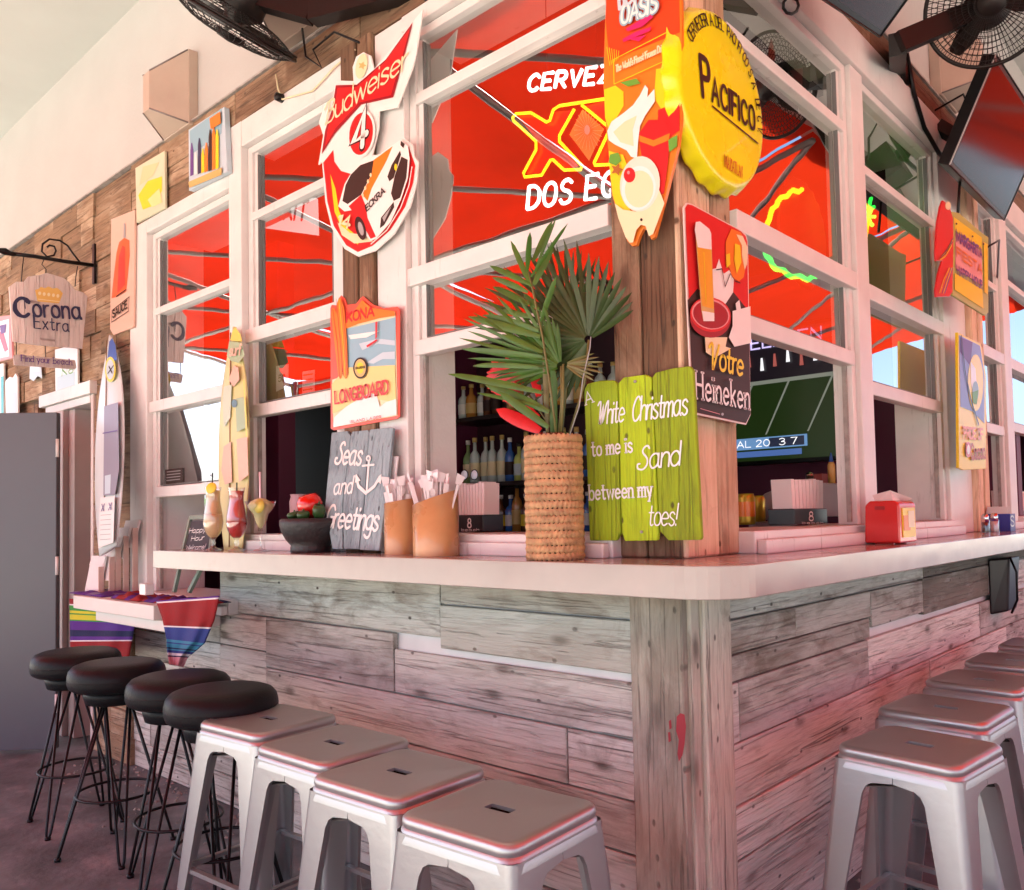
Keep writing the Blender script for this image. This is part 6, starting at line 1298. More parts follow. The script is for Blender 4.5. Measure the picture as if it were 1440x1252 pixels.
# pinnate fronds: rachis and leaflet ends in photo points
def frond(rach, leaves, yoff, m, rm, rw=.003):
    mb = MB(); mb.tube([L(px, py, Y+yoff) for px, py in rach], [rw]*(len(rach)-1)+[rw*.5], rm, 6); fr = mb.build('frond', pm)
    for i, (a, b, w_) in enumerate(leaves):
        blade(fr, L(*a, Y+yoff-.003), L(*b, Y+yoff+random.uniform(-.05, .05)), w_/ppm((x, Y, 1.5)), m if random.random() < .8 else LF, twist=random.uniform(-.4, .4), bend=random.uniform(0, .04))
    return fr
c = cr(630, 300, 3.684)
C1 = lambda p: c(p)[0]
lv = [((430, 380), (325, 140), 13), ((410, 300), (425, 90), 12), ((440, 250), (540, 40), 14), ((445, 370), (545, 155), 17), ((425, 370), (215, 265), 13), ((415, 410), (230, 318), 13), ((420, 475), (232, 362), 15), ((440, 540), (270, 500), 12), ((470, 610), (180, 500), 16), ((480, 640), (105, 535), 18), ((490, 720), (280, 620), 12), ((490, 745), (70, 695), 14), ((470, 800), (130, 765), 12), ((490, 930), (0, 815), 16), ((525, 1030), (190, 860), 20), ((520, 1110), (260, 920), 18), ((430, 330), (620, 45), 8), ((470, 500), (390, 410), 12), ((480, 560), (560, 330), 12), ((450, 300), (560, 10), 7), ((470, 1000), (150, 920), 9)]
frond([C1(q) for q in ((560, 1140), (530, 900), (490, 640), (440, 400), (410, 280))], [(C1(a), C1(b), w_) for a, b, w_ in lv], -.02, LF, LF3)
# fan palms
def fan(cx, cy, a0, a1, n, r0, r1, yoff, m, w_, stem):
    mb = MB(); mb.tube([L(px, py, Y+yoff) for px, py in stem], .0032, LF3, 6); fr = mb.build('frond', pm)
    for i in range(n):
        s_ = i/(n-1); a = R_(a0+(a1-a0)*s_); q = r0+(r1-r0)*sin(pi*s_)+random.uniform(-8, 8)
        P0 = L(cx+6*cos(a), cy-6*sin(a), Y+yoff); P1 = L(cx+q*cos(a), cy-q*sin(a), Y+yoff+.02*sin(i*2.3)+.05*(s_-.5))
        blade(fr, P0, P1, w_/ppm(P0), m, twist=random.choice((-.5, .5))*random.uniform(.4, 1), bend=.015)
    return fr
fan(828, 478, 35, 262, 34, 70, 160, .035, LF2, 12, [(828, 478), (822, 540), (800, 612)])
fan(789, 515, 95, 205, 22, 60, 150, .0, LF, 9, [(789, 515), (790, 560), (786, 614)])
fan(792, 512, -35, 20, 8, 40, 55, -.01, LF3, 5, [(792, 512), (792, 560), (789, 614)])
fan(800, 470, 60, 130, 14, 90, 130, .06, LF2, 9, [(800, 470), (797, 540), (790, 612)])
for a, b, w_, m in ((C1((515, 1140)), C1((500, 560)), 13, LF3), (C1((560, 1140)), C1((535, 640)), 12, LF), (C1((590, 1140)), C1((600, 830)), 10, LF2), (C1((540, 1150)), C1((555, 820)), 15, LF)):
    blade(pm, L(*a, Y+.01), L(*b, Y+.0), w_/ppm((x, Y, 1.5)), m, 'stem', bend=0, tip=.5)
mb = MB(); mb.tube([L(*C1(q), Y-.02) for q in ((630, 1150), (680, 1000), (700, 850), (735, 700), (740, 640))], .0016, sGRY, 5); mb.build('wire', pm)
# red blooms
for cx, cy, nb, R0, sp in ((300, 780, 16, 150, (120, 250)), (430, 730, 8, 120, (80, 200))):
    bl_ = MB().tube([L(*C1((cx+40, cy+40)), Y+.05), L(*C1((540, 1120)), Y+.03)], .003, LF3, 6).build('bloom', pm)
    for k in range(nb):
        a = R_(sp[0]+(sp[1]-sp[0])*k/(nb-1)); q = R0*random.uniform(.8, 1.15)
        blade(bl_, L(*C1((cx+90, cy+60)), Y+.05), L(*C1((cx+90+q*1.3*cos(a), cy+60-q*.9*sin(a))), Y+.05+random.uniform(-.03, .03)), 20/ppm((x, Y, 1.5)), REDF, 'petal', tip=.3)
for a, b, w_ in (((480, 1130), (250, 1010), 30), ((470, 1060), (200, 870), 26), ((470, 950), (400, 620), 26)):
    blade(pm, L(*C1(a), Y+.03), L(*C1(b), Y+.05), w_/ppm((x, Y, 1.5)), REDF, 'red_leaf', tip=.3)
# ---- red napkin dispenser
P0 = Zp(1216, 768, CZ); P1 = Zp(1256, 769, CZ); t = thing('napkin_dispenser', 'red plastic napkin box with a yellow window on the right counter', 'dispenser', (.13, 1.12, CZ))
REDP = mat('red_plastic', (.62, .02, .018), .25, coat=.3)
y0, y1, x0, x1 = 1.02, 1.30, .035, .185
a = L(1216, 766, 0); 
def Q(px, py, yy): return L(px, py, yy)
yb = 1.02
prof = [Q(1216, 763, yb), Q(1216, 712, yb), Q(1222, 705, yb), Q(1258, 704, yb), Q(1264, 709, yb), Q(1266, 763, yb)]
prof = [(p.x, p.z) for p in prof]; dep = .17
mb = MB(); k = len(prof); zb = CZ+.004; prof = [(px_, max(zb, z)) for px_, z in prof]
prof[0] = (prof[0][0], zb); prof[-1] = (prof[-1][0], zb)
vs = [(px_, yb, z) for px_, z in prof]+[(px_, yb+dep, z) for px_, z in prof]
mb.add(vs, [tuple(range(k)), tuple(range(2*k-1, k-1, -1))]+[(i, i+k, (i+1) % k+k, (i+1) % k) for i in range(k)], REDP); mb.build('body', t, bevel=.006, seg=3)
xr = max(p[0] for p in prof); zt = max(p[1] for p in prof)
mb = MB(); mb.box((xr, yb+.025, CZ+.022), (xr+.003, yb+dep-.02, zt-.025), sYEL); mb.build('window', t)
mb = MB(); mb.box((xr+.003, yb+.03, CZ+.045), (xr+.0045, yb+dep*.55, zt-.05), sORG); mb.box((xr+.003, yb+.075, CZ+.055), (xr+.0052, yb+dep*.8, zt-.035), sCRM); mb.build('window_print', t)
mb = MB(); xm = (prof[0][0]+xr)/2; mb.box((xm-.02, yb-.002, zt-.03), (xm+.012, yb, zt-.018), mat('red_plastic_dark', (.35, .01, .01), .3)); mb.build('latch', t)
for dy in (.02, dep-.03):
    mb = MB(); mb.box((xm-.03, yb+dy, CZ), (xm+.03, yb+dy+.012, zb+.001), REDP); mb.build('foot', t)
NAP = mat('napkin_paper', (.78, .66, .63), .7)
mb = MB(); mb.hexa([(xm-.03, yb+.04, zt-.004), (xm+.03, yb+.03, zt-.004), (xm+.035, yb+.10, zt-.003), (xm-.03, yb+.11, zt-.003), (xm-.035, yb+.02, zt+.02), (xm+.02, yb+.035, zt+.035), (xm+.07, yb+.10, zt+.006), (xm-.0, yb+.11, zt+.008)], NAP); tag(mb.build('paper_napkin'), 'pale napkin sticking out of the red dispenser', 'napkin')
# shakers, blue caddy
for px, py, mc, lab in ((1386, 748, mat('pepper_fill', (.10, .06, .05), .8), 'glass pepper shaker with a steel top beside the blue caddy'), (1399, 747, mat('salt_fill', (.72, .62, .60), .8), 'glass salt shaker with a steel top touching the blue caddy')):
    p = Rt(px, py, .10); s = ppm(p); t = thing('shaker', lab, 'shaker', (p.x, p.y, CZ)); h = 27/s; r = 5.8/s; c = (p.x, p.y, CZ)
    mb = MB(); mb.lathe(c, [(0, .002), (r*.85, .002), (r*.82, h*.55), (0, h*.55)], mc, 8, cap=False); mb.build('filling', t, org=c)
    mb = MB(); mb.lathe(c, [(r, 0), (r, h*.62), (r*.8, h*.72)], CLEAR, 8, cap=False); mb.build('glass', t, org=c)
    mb = MB(); mb.lathe(c, [(r*.82, h*.72), (r*.85, h*.85), (r*.55, h*.98), (0, h)], mat('polished_steel', (.6, .58, .56), .2, 1.), 14, cap=False); mb.build('cap', t, org=c)
p = Rt(1405, 747, .10); mb = MB(); s = ppm(p); w_ = .12; BLP = mat('blue_plastic', (.03, .04, .30), .4)
t = thing('sugar_caddy', 'blue plastic sugar packet caddy at the right edge of the counter', 'caddy', (p.x, p.y, CZ))
for a_, b_ in (((.03, p.y, CZ), (.15, p.y+.005, CZ+.085)), ((.03, p.y+.095, CZ), (.15, p.y+.10, CZ+.085)), ((.03, p.y+.0052, CZ), (.035, p.y+.0948, CZ+.085)), ((.145, p.y+.0052, CZ), (.15, p.y+.0948, CZ+.085))):
    mb = MB(); mb.box(a_, b_, BLP); mb.build('side', t, bevel=.001)
F_ = Face(lambda px, py: Rt(px, py, .1502), (1, 0, 0)); mb = MB(); F_.text(mb, 'S', (1421, 740), (1426, 740), 14, sLBL, .8); mb.build('lettering', t)
for k in range(8):
    mb = MB(); yy = p.y+.012+k*.0095; mb.box((.045, yy, CZ+.02), (.135, yy+.002, CZ+.10+.01*(k % 3)), PAP); tag(mb.build('sugar_packet'), 'white sugar packet standing in the blue caddy', 'packet', 'sugar packets in the blue caddy')

# ================================================================ BEHIND THE OPEN WINDOWS
def napkin_rack(label, F, px0, px1, pt, pb, off, txt):
    f = (lambda a, b: L(a, b, off)) if F == 'L' else (lambda a, b: Rt(a, b, -off)); n = (0, -1, 0) if F == 'L' else (1, 0, 0)
    A, B = f(px0, pb), f(px1, pb); T = f(px0, pt); U = (B-A); U.z = 0; hgt = T.z-A.z; D = -Vector(n)*.10; t = thing('napkin_caddy', label, 'napkin caddy', (A+B)/2)
    up = Vector((0, 0, 1)); base = [A, A+U, A+U+D, A+D]; h1 = up*hgt*.34
    mb = MB(); mb.hexa(base+[q+h1 for q in base], mat('caddy_black', (.012, .012, .014), .3)); mb.build('box', t, bevel=.003)
    k = 9
    for i in range(k):
        a = A+U*(.03+.94*i/k)+D*.1; mb = MB(); w_ = U*(.94/k*.86); q = [a, a+w_, a+w_+D*.75, a+D*.75]; sp = U*(.0+.06*(i-k/2)/k); hh = up*hgt*random.uniform(.95, 1.02)
        mb.hexa([v+h1*1.002 for v in q]+[v+hh+sp for v in q], NAP); tag(mb.build('napkin_stack'), 'pale folded napkins in the '+label.split(' in the ')[1]+' caddy' if False else 'pale folded napkins in the black caddy of the '+label.split(' in the ')[1], 'napkin', 'folded napkins in the black caddies')
    F_ = Face(lambda a, b: f(a, b), n); mb = MB(); hp = (pb-pt)*.34; F_.text(mb, '8', (px0+(px1-px0)*.42, pb-hp*.25), (px0+(px1-px0)*.55, pb-hp*.25), hp*.55, sWHT, .8); 
    F_.text(mb, 'beach', (px0+(px1-px0)*.2, pb-hp*.05), (px0+(px1-px0)*.85, pb-hp*.05), hp*.16, sWHT, .8, 2); mb.build('lettering', t)
    return t
napkin_rack('black caddy of folded napkins in the first right window', 'R', 1118, 1164, 672, 738, .14, '8')
napkin_rack('black caddy of folded napkins in the big window beside the bamboo cups', 'L', 642, 680, 680, 748, .15, '8')
for px, lab in ((654, 'left round pale blue glasses lens above the napkin caddy'), (668, 'right round pale blue lens above the napkin caddy')):
    p = L(px, 668, .16); t = thing('round_coaster', lab, 'coaster', p)
    mb = MB(); mb.lathe(p, [(.0, .0), (.017, 0), (.017, .004), (0, .004)], sLBL, 20, (0, -1, 0), cap=False); mb.build('disc', t, org=p)
    mb = MB(); mb.tube([p+Vector((.0175*cos(a*pi/10), -.003, .0175*sin(a*pi/10))) for a in range(20)], .002, BLACK, 6, closed=True); mb.build('rim', t)
# back bar
YB = 2.2; xa, xb = L(648, 600, YB).x-.15, -1.75; t = thing('back_bar', 'dark back bar shelving full of bottles behind the big window', 'shelving', ((xa+xb)/2, YB, 0))
DKW = mat('dark_shelf_wood', (.03, .018, .016), .4, noise=.2)
zs = [L(690, 748, YB).z, L(690, 678, YB).z, L(690, 583, YB).z]
mb = MB(); mb.box((xa, YB+.30, .0), (xb, YB+.36, 2.7), mat('back_bar_panel', (.035, .006, .014), .5)); mb.build('back_panel', t)
for z in zs: mb = MB(); mb.box((xa+.02, YB-.02, z-.03), (xb, YB+.295, z-.002), DKW); mb.build('shelf', t, bevel=.003)
mb = MB(); mb.box((xa-.06, YB-.05, 0), (xa+.015, YB+.36, 2.7), MAROON); mb.build('side_panel', t)
mb = MB(); mb.box((xa+.02, YB-.02, 0), (xb, YB+.29, zs[0]-.04), DKW); mb.build('cabinet', t)
GLS = {'clear': (.62, .70, .68), 'green': (.26, .40, .16), 'amber': (.55, .24, .05), 'brown': (.16, .06, .03), 'blue': (.06, .16, .50), 'lime': (.62, .70, .20)}
def bottle(kind, h, r, lab, loc):
    m = mat('bottle_'+kind, GLS[kind], .08, spec=.8, coat=.6); t = thing('bottle', lab, 'bottle', (0, 0, 0), 'bottles on the back bar')
    mb = MB(); mb.lathe((0, 0, 0), [(0, 0), (r, .002), (r, h*.55), (r*.85, h*.64), (r*.38, h*.72), (r*.34, h*.90), (0, h*.90)], m, 14, cap=False); mb.build('glass', t)
    mb = MB(); mb.lathe((0, 0, 0), [(0, h*.90), (r*.42, h*.90), (r*.42, h), (0, h)], random.choice((sBLK, sRED, sGLD, sWHT)), 10, cap=False); mb.build('cap', t)
    mb = MB(); mb.lathe((0, 0, 0), [(r*1.02, h*.15), (r*1.02, h*.45)], random.choice((sCRM, sWHT, sGLD, sBRN, sYEL, sLBL)), 14, cap=False); mb.build('label_band', t)
    t.location = loc; return t
protos = {}
i = 0
rowdesc = {0: 'bottom', 1: 'middle', 2: 'top'}
for ri, z in enumerate(zs):
    px = xa+.10
    while px < xb-.08:
        kd = random.choice({0: ['brown', 'blue', 'clear', 'amber'], 1: ['clear', 'lime', 'clear', 'green', 'blue'], 2: ['amber', 'brown', 'amber', 'clear']}[ri]); r = random.uniform(.034, .042); key = (kd, ri)
        loc = (px, YB+.09+random.uniform(-.02, .03), z); lab = '%s glass bottle on the %s shelf of the back bar' % (kd, rowdesc[ri])
        if key not in protos: protos[key] = bottle(kd, random.uniform(.24, .33), r, lab, loc)
        else: dup(protos[key], loc, 0)
        px += random.uniform(.072, .088)
# ---- football TV
YT = 3.6; t = thing('television', 'wall television showing a football game, inside the first right window', 'television', L(1120, 600, YT))
f = lambda a, b: L(a, b, YT); n = (0, -1, 0)
A, B = f(1010, 500), f(1196, 500); zt_, zb_ = f(1100, 470).z, f(1100, 640).z
x0, x1 = f(1000, 600).x, f(1195, 600).x; z1_ = f(1100, 470).z+.03; z0_ = f(1100, 646).z
mb = MB(); mb.box((x0-.03, YT+.004, z0_-.03), (x1+.03, YT+.06, z1_+.03), BLACK); mb.build('case', t, bevel=.006)
def E_(n_, c_, e=.5): return mat('screen_'+n_, c_, .3, emit=e)
def sc(pts): return [(x0+(x1-x0)*a, z0_+(z1_-z0_)*b) for a, b in pts]
class FS(Face):
    pass
FT = Face(lambda a, b: Vector((x0+(x1-x0)*a, YT, z0_+(z1_-z0_)*b)), n); FT.lift = lambda: .0008+.0015*FT.k
mb = MB(); g_ = E_('turf', (.010, .022, .004), .25); FT.fill(mb, [(0, 0), (1, 0), (1, 1), (0, 1)], g_)
FT.fill(mb, [(0, .62), (1, .62), (1, 1), (0, 1)], E_('crowd', (.012, .008, .012), .2)); FT.fill(mb, [(0, .595), (1, .595), (1, .625), (0, .625)], E_('line', (.22, .24, .20), .2))
w3 = E_('white', (.6, .6, .62), .45)
for q in ((.15, .12), (.42, .4), (.72, .4)):
    FT.fill(mb, [(q[0], .2), (q[0]+.012, .2), (q[0]+.19, .595), (q[0]+.175, .595)], E_('line', (.22, .24, .20), .2))
FT.fill(mb, [(.02, .09), (.72, .09), (.72, .18), (.02, .18)], E_('ticker', (.06, .12, .22), .6)); FT.fill(mb, [(.05, .03), (.68, .03), (.68, .075), (.05, .075)], E_('ticker_dark', (.03, .06, .16), .6))
FT.fill(mb, [(.45, .10), (.70, .10), (.70, .17), (.45, .17)], E_('ticker_black', (.012, .015, .03), .4))
for k in range(9): 
    a = .12+k*.095; FT.fill(mb, [(a, .70+.02*(k % 3)), (a+.028, .70+.02*(k % 3)), (a+.02, .80+.02*(k % 3)), (a+.006, .80+.02*(k % 3))], w3 if k % 2 else E_('jersey', (.25, .06, .05), .4))
st, W = layout('ELEVEN'); FT.k += 1
for q in st: strip(mb, [Vector((x0+(x1-x0)*(.34+p[0]/W*.5), YT-.016, z0_+(z1_-z0_)*(.88+p[1]*.009))) for p in q], .006, E_('violet', (.40, .34, .62), .5), Vector(n))
st, W = layout('DAL 20  3 7')
for q in st: strip(mb, [Vector((x0+(x1-x0)*(.15+p[0]/W*.5), YT-.017, z0_+(z1_-z0_)*(.11+p[1]*.005))) for p in q], .003, w3, Vector(n))
mb.build('screen', t)
mb = MB(); mb.box(((x0+x1)/2-.1, YT+.061, 1.9), ((x0+x1)/2+.1, YT+.2, 2.0), BLACK); mb.build('mount', t)
mb = MB(); mb.box((x0-1.2, YT+.2, 0), (x1+.9, YT+.3, 2.97), MAROON); tag(mb.build('partition'), 'maroon partition wall carrying the football television', 'wall')
# service station items seen in the first right window
STN2 = mat('cloudy_acrylic', (.30, .24, .24), .3)
def cyl(name, label, cat, px, pb, r, prof, m, X=-.42):
    p = Rt(px, pb, X); o = MB().lathe(p, [(q*r, z) for q, z in prof], m, 20, cap=False).build(name, org=p); return tag(o, label, cat)
p = Rt(1050, 738, -.35); mb = MB(); mb.lathe(p, [(0, 0), (.032, .0), (.033, .01), (.033, .10), (.028, .115), (0, .116)], mat('beer_can', (.52, .34, .03), .3, .5), 20, cap=False); o = mb.build('beer_can', org=p); tag(o, 'yellow beer can on the inner ledge by the corner post', 'can')
mb = MB(); mb.lathe(p, [(.0335, .03), (.0335, .085)], sORG, 20, cap=False); mb.build('label_band', o)
p = Rt(1066, 738, -.42); o = MB().lathe(p, [(0, 0), (.030, .0), (.031, .10), (.026, .115), (0, .116)], MC['beer_can'], 20, cap=False).build('beer_can', org=p); tag(o, 'second yellow can, further from the corner post', 'can')
p = Rt(1095, 736, -.42); o = MB().sphere(p+Vector((0, 0, .07)), .085, STN2, 20, (1, 1, .8)).build('glass_bowl'); tag(o, 'upturned cloudy glass bowl on the inner ledge', 'bowl')
p = Rt(1090, 738, -.32); mb = MB(); mb.box((p.x-.06, p.y-.10, p.z-.01), (p.x+.03, p.y+.13, p.z+.012), STN2); tag(mb.build('tray', bevel=.003), 'grey plastic tray at the window sill behind the Heineken board'.replace('Heineken', 'waiter'), 'tray')
p = Rt(1163, 692, -.50); mb = MB(); mb.box((p.x-.05, p.y-.18, p.z-.12), (p.x+.05, p.y+.25, p.z+.04), STN2); tag(mb.build('acrylic_bin', bevel=.005), 'cloudy acrylic bin behind the napkin caddy in the right window', 'bin')
p = Rt(1170, 683, -.50); t = thing('squeeze_bottle', 'orange and white squeeze bottle with a blue cap on the acrylic bin', 'bottle', p)
MB().lathe(p, [(0, 0), (.017, 0), (.018, .10), (.012, .115), (0, .116)], mat('orange_squeeze', (.72, .36, .10), .4), 16, cap=False).build('body', t); MB().lathe(p, [(0, .115), (.011, .116), (.003, .16), (0, .161)], sBLU, 14, cap=False).build('cap', t)
p = Rt(1139, 684, -.50); t = thing('cheese_shaker', 'small shaker with a silver dome on the acrylic bin', 'shaker', p)
MB().lathe(p, [(0, 0), (.018, 0), (.018, .05), (0, .05)], sBRN, 16, cap=False).build('body', t); MB().lathe(p, [(.019, .05), (.017, .062), (0, .07)], mat('polished_steel', (.6, .58, .56), .2, 1.), 16, cap=False).build('cap', t)
p = Rt(1154, 684, -.52); mb = MB(); mb.box((p.x-.02, p.y-.03, p.z), (p.x+.02, p.y+.04, p.z+.06), mat('brick_red_box', (.25, .03, .02), .5)); tag(mb.build('small_box'), 'small brick red box between the shaker and the squeeze bottle', 'box')
# coiled clear hose/cake dome behind red box
p = Rt(1300, 735, -.20); mb = MB(); mb.tube([p+Vector((0, .14*cos(a*pi/12)-.02, .15*sin(a*pi/12)-.06)) for a in range(13)], .006, STN2, 8); mb.tube([p+Vector((-.02, .11*cos(a*pi/12)-.02, .12*sin(a*pi/12)-.06)) for a in range(13)], .005, STN2, 8); tag(mb.build('cake_dome', kind=None), 'clear plastic dome rims behind the red napkin box', 'dome')
# napkins in third right window
napkin_rack('black caddy of napkins in the fourth right window by the photo edge', 'R', 1418, 1450, 690, 735, .08, '8')
# small framed notices and lights inside the middle window
for a_, b_, lab in ((388, 515, 'small white notice card hanging inside the middle window'), (425, 523, 'white card with green lines inside the middle window')):
    t = thing('notice_card', lab, 'notice', L(a_+8, b_+20, .5)); f = lambda x_, y_: L(x_, y_, .5); plate(t, f, (0, -1, 0), [(a_, b_), (a_+17, b_-3), (a_+17, b_+28), (a_, b_+36)], sWHT, .004); F_ = Face(f, (0, -1, 0)); mb = MB()
    if b_ == 515: F_.text(mb, '50', (a_+4, b_+22), (a_+13, b_+21), 9, sBRN, 1.)
    else:
        for k in range(4): F_.line(mb, [(a_+2, b_+5+k*7), (a_+15, b_+3+k*7)], 2, sGRN)
    mb.build('print', t)
# dark equipment behind the middle window
p = L(440, 620, 1.6); mb = MB(); mb.box((p.x-.45, 1.6, .9), (p.x+.6, 1.9, 2.1), mat('dark_fridge', (.012, .016, .014), .35)); tag(mb.build('back_cooler', bevel=.01), 'tall dark cooler standing behind the middle left window', 'cooler')

# ================================================================ FANS, SCONCES, SCREENS ABOVE
IRON = mat('oil_black_iron', (.014, .010, .009), .45, .5)
def fan_unit(name, label, C_, axis, R0, dep, wires, base, arm, rings=9):
    t = thing('wall_fan', label, 'fan', C_); C_ = Vector(C_); ax = Vector(axis).normalized(); a_ = ax.orthogonal().normalized(); b_ = ax.cross(a_)
    def cp(r, th, z): return C_+ax*z+a_*(r*cos(th))+b_*(r*sin(th))
    def prof(s): return R0*s, dep*(1-s**3.2)*.5
    for sgn, nm in ((1, 'front_cage'), (-1, 'rear_cage')):
        mb = MB()
        for k in range(wires):
            th = 2*pi*k/wires; mb.tube([cp(R0*s, th+.18*s*sgn, sgn*dep*.5*(1-s**3.2)) for s in (.16, .4, .62, .8, .93, 1)], .0013, IRON, 4, caps=False)
        for s in [.16+.84*i/rings for i in range(rings)]: mb.tube([cp(R0*s, 2*pi*i/40, sgn*dep*.5*(1-s**3.2)) for i in range(40)], .0013, IRON, 4, closed=True)
        mb.build(nm, t, kind='stuff')
    mb = MB(); mb.tube([cp(R0, 2*pi*i/56, 0) for i in range(56)], .008, IRON, 8, closed=True); mb.tube([cp(R0, 2*pi*i/56, -.012) for i in range(56)], .005, IRON, 6, closed=True); mb.build('rim', t)
    for k in range(3):
        mb = MB(); vs = []; K = 7
        for i in range(K+1):
            s = .12+.76*i/K; wd = .35+.45*sin(pi*i/K)*.8
            for j in range(5):
                u_ = j/4-.5; vs.append(cp(R0*s, 2*pi*k/3+u_*wd/(s+.3)*.75, u_*.05))
        mb.add(vs, [(i*5+j, i*5+j+1, (i+1)*5+j+1, (i+1)*5+j) for i in range(K) for j in range(4)], mat('fan_blade', (.03, .022, .02), .3, .4), True); mb.build('blade', t)
    MB().lathe(C_-ax*(dep*.5+.12), [(0, 0), (.06, .005), (.085, .03), (.085, .12), (.05, .15), (.05, .17)], IRON, 24, ax, cap=False).build('motor', t)
    MB().lathe(C_+ax*(dep*.5-.02), [(.0, .03), (.045, .025), (.055, .01), (.055, 0)], IRON, 24, ax, cap=False).build('hub', t); 
    m0 = C_-ax*(dep*.5+.06); mb = MB(); mb.bar(m0, Vector(arm), .055, .075, IRON); mb.bar(Vector(arm), Vector(base), .06, .08, IRON); mb.build('arm', t)
    bn = Vector((0, -1, 0)) if abs(base[1]) < abs(base[0]) or base[0] < -.3 else Vector((1, 0, 0))
    MB().lathe(base, [(0, 0), (.08, 0), (.08, .03), (0, .04)], IRON, 20, bn, cap=False).build('wall_mount', t)
    return t
cF = L(330, 35, -.30); dv = (L(420, 95, -.30)-cF).normalized(); view = (CAM-cF).normalized(); axis = view.cross(dv).normalized(); axis = (axis+view*.15).normalized()
axis = (axis-dv*axis.dot(dv)).normalized()
if axis.z > 0: axis = -axis
fan_unit('fan', 'black caged wall fan seen edge-on at the top left of the bar', cF, axis, .24, .11, 44, (-.90, -.0, 3.06), L(440, 18, -.16))
cF = Rt(1392, 4, .40); axis = (CAM-cF).normalized()+Vector((.15, -.25, -.05))
fan_unit('fan', 'black caged wall fan facing the camera at the top right corner', cF, axis, .215, .12, 64, Vector((.0, Rt(1255, 60, 0).y+.05, 3.1)), Rt(1262, 62, .14))
# sconces
SCN = mat('bronze_sconce', (.50, .38, .30), .5, noise=.08); SCF = mat('sconce_edge', (.22, .18, .17), .5)
def sconce(label, F, u, z, s=1.):
    P = lambda a, h, d: F3(F, u+a*s, z+h*s, -d*s); t = thing('wall_sconce', label, 'wall lamp', F3(F, u, z, 0))
    B = [P(-.14, -.19, 0), P(.14, -.19, 0), P(.14, .19, 0), P(-.14, .19, 0)]; C1_ = [P(-.14, -.19, .05), P(.14, -.19, .05), P(.14, .19, .05), P(-.14, .19, .05)]
    mb = MB(); mb.hexa(B+C1_, SCN); mb.build('back_box', t, bevel=.004)
    T = [P(-.035, -.13, .20), P(.035, -.13, .20), P(.035, .06, .20), P(-.035, .06, .20)]; C2 = [P(-.135, -.185, .051), P(.135, -.185, .051), P(.135, .185, .051), P(-.135, .185, .051)]
    mb = MB(); mb.hexa(C2+T, SCN); mb.build('faceted_cover', t)
    for a, b in zip(C2, T): MB().tube([a, b], .004, SCF, 5).build('edge_strip', t)
sconce('faceted bronze sconce on the white wall above the blue canvas picture', 'L', -2.72, 3.30, .95)
p = L(428, 42, 0); sconce('faceted bronze sconce partly hidden behind the left fan', 'L', p.x, 3.36, .95)
p = Rt(1320, 75, 0); sconce('faceted bronze sconce behind the right fan', 'R', Rt(1318, 90, 0).y, 3.32, .95)
# outside screens on the right face
SCR = mat('dark_glossy_screen', (.03, .006, .008), .10, spec=.22)
def tv(label, A, U, V, w_, h_, arm):
    A = Vector(A); U = Vector(U).normalized(); V = Vector(V); V = (V-U*V.dot(U)).normalized(); N_ = V.cross(U).normalized(); N_ = N_ if N_.dot(CAM-A) > 0 else -N_
    t = thing('television', label, 'television', A); q = [A, A+U*w_, A+U*w_+V*h_, A+V*h_]; D = -N_*.05
    mb = MB(); mb.hexa([p+D for p in q]+q, BLACK); mb.build('case', t, bevel=.004)
    b = .018; r = [A+U*b+V*b, A+U*(w_-b)+V*b, A+U*(w_-b)+V*(h_-b), A+U*b+V*(h_-b)]
    MB().add([p+N_*.0008 for p in r], [(0, 1, 2, 3)], SCR).build('screen', t)
    for i in range(4): MB().bar(q[i]+N_*.001, q[(i+1) % 4]+N_*.001, .006, .004, GALV if i == 3 else BLACK).build('bezel', t)
    c = (q[0]+q[1]+q[2]+q[3])/4+D
    mb = MB(); mb.bar(c, c-N_*.12, .16, .16, IRON); mb.bar(c-N_*.12, Vector(arm), .05, .05, IRON); mb.build('bracket', t)
    mb = MB()
    mb.tube([c+Vector((0, -.1, .05)), c+Vector((-.03, -.18, .12)), c+Vector((-.06, -.14, .2)), Vector(arm)+Vector((.01, -.05, .05))], .005, BLACK, 6); mb.build('cable', t)
    return t
BL = Rt(1335, 232, .17); TL = L(1400, 76, BL.y); BR = Rt(1412, 310, .17)
tv('big black outdoor television tilted down under the right fan', BL, BR-BL, TL-BL, (BR-BL).length, (TL-BL).length, (0.02, BL.y+.4, BL.z+.35))
BR = Rt(1237, 52, .20); BL = Rt(1128, -20, .20); d_ = (BR-BL)
tv('black television tilted down at the top edge, left of the right fan', BL, d_, Vector((.75, 0, .66)), d_.length, .5, (0.02, BL.y+.3, BL.z+.2))
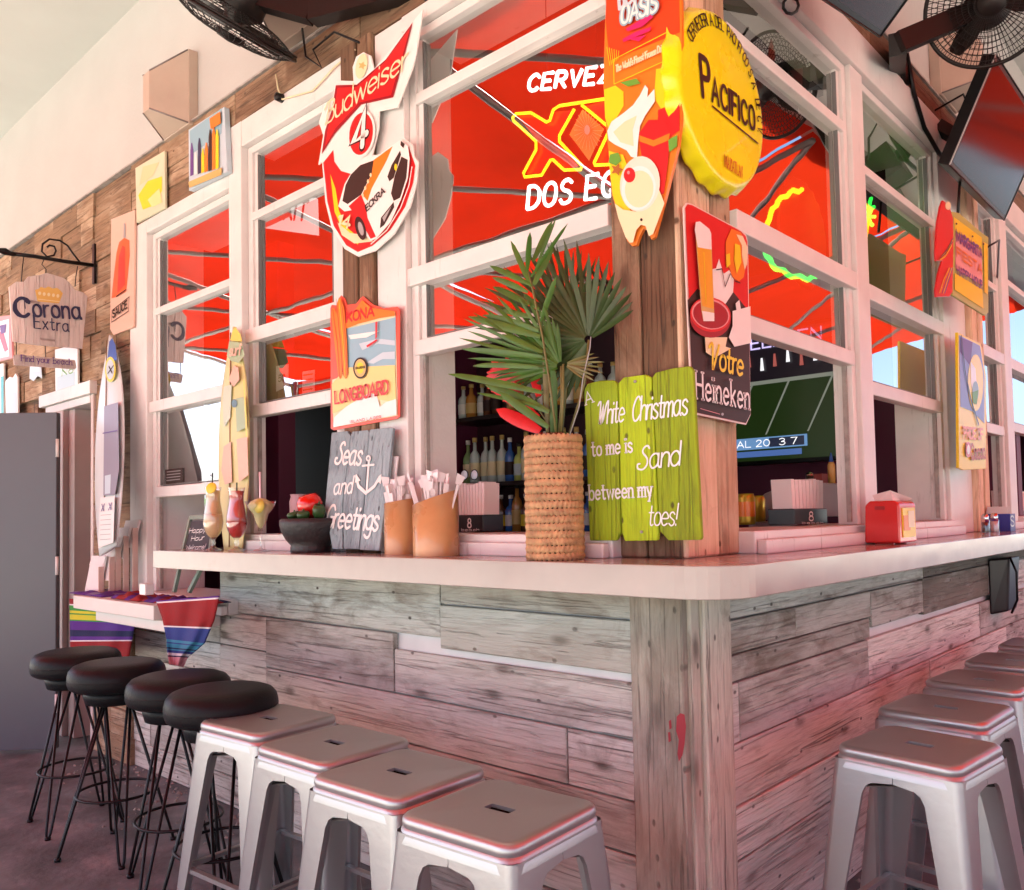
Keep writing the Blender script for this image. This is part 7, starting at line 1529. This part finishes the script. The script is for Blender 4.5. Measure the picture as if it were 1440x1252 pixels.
# cables hanging along the fascia
for pts, lab in (([(505, 60), (470, 45), (440, 70), (452, 95), (430, 80), (425, 40)], 'loose black cable loops hanging beside the left fan'),):
    MB_ = MB(); MB_.tube([L(a, b, -.08-.01*i) for i, (a, b) in enumerate(pts)], .0045, BLACK, 6); tag(MB_.build('cable'), lab, 'cable')
mb = MB(); mb.tube([Rt(a, b, .04) for a, b in ((1275, 75), (1285, 130), (1300, 180), (1320, 215), (1345, 240))], .010, BLACK, 6); tag(mb.build('cable'), 'thick black cable running down from the right fan to the television', 'cable')
mb = MB(); mb.tube([Rt(1112+11*cos(k*.7), 8+12*sin(k*.7), .06+.003*k) for k in range(22)], .0045, BLACK, 6); tag(mb.build('cable'), 'coiled black cable at the top of the first right window', 'cable')
mb = MB(); pp = [L(a, b, -.04) for a, b in ((388, 105), (391, 125), (397, 140), (407, 137), (440, 128), (470, 95), (500, 70))]; mb.tube(pp, .0035, sCRM, 5); tag(mb.build('cable'), 'thin pale wire running along the brown band under the left fan', 'cable')
p = L(397, 139, -.03); MB_ = MB(); MB_.lathe(p, [(0, 0), (.018, 0), (.016, .03), (0, .034)], IRON, 14, (0, -1, 0), cap=False); tag(MB_.build('wall_socket'), 'small dark wall socket with wires on the brown band', 'socket')
# black speaker/dispenser under the right counter
a_ = Rt(1407, 803, .06); p = Vector((.0, a_.y, .70)); t = thing('wall_dispenser', 'black box hanging under the right counter by the photo edge', 'dispenser', p)
mb = MB(); y0 = a_.y; mb.hexa([(.003, y0, .70), (.08, y0+.03, .72), (.08, y0+.22, .72), (.003, y0+.25, .70), (.003, y0, .98), (.10, y0+.02, .99), (.10, y0+.23, .99), (.003, y0+.25, .98)], mat('black_plastic', (.012, .008, .010), .3)); mb.build('case', t, bevel=.01)
mb = MB(); mb.tube([(.10, y0+.02, .99), (.13, y0-.0, .92), (.12, y0+.04, .78), (.09, y0+.05, .71)], .006, BLACK, 6); mb.build('strap', t)
# distant greenery outside the far opening
rnd = random.Random(3); FOL = mat('shrub_leaves', (.05, .10, .03), .7, noise=.3)
t = thing('shrub', 'pale green shrub outdoors beyond the far opening of the room', 'shrub', (-16, 5.5, 0))
mb = MB()
for k in range(900):
    a = rnd.uniform(0, 2*pi); b = math.acos(rnd.uniform(-1, 1)); q = 1.6*rnd.uniform(.5, 1); c = Vector((-16+q*sin(b)*cos(a)*1.4, 6+q*sin(b)*sin(a)*1.6, .9+q*cos(b)*.55)); d1 = Vector((rnd.uniform(-1, 1), rnd.uniform(-1, 1), rnd.uniform(-1, 1))).normalized()*.12; d2 = d1.orthogonal().normalized()*.07
    mb.add([c-d1, c+d2, c+d1, c-d2], [(0, 1, 2, 3)], FOL)
mb.build('leaves', t, kind='stuff'); MB().tube([(-16, 6, 0), (-16, 6, .9)], [.08, .04], BROWN, 6).build('trunk', t)
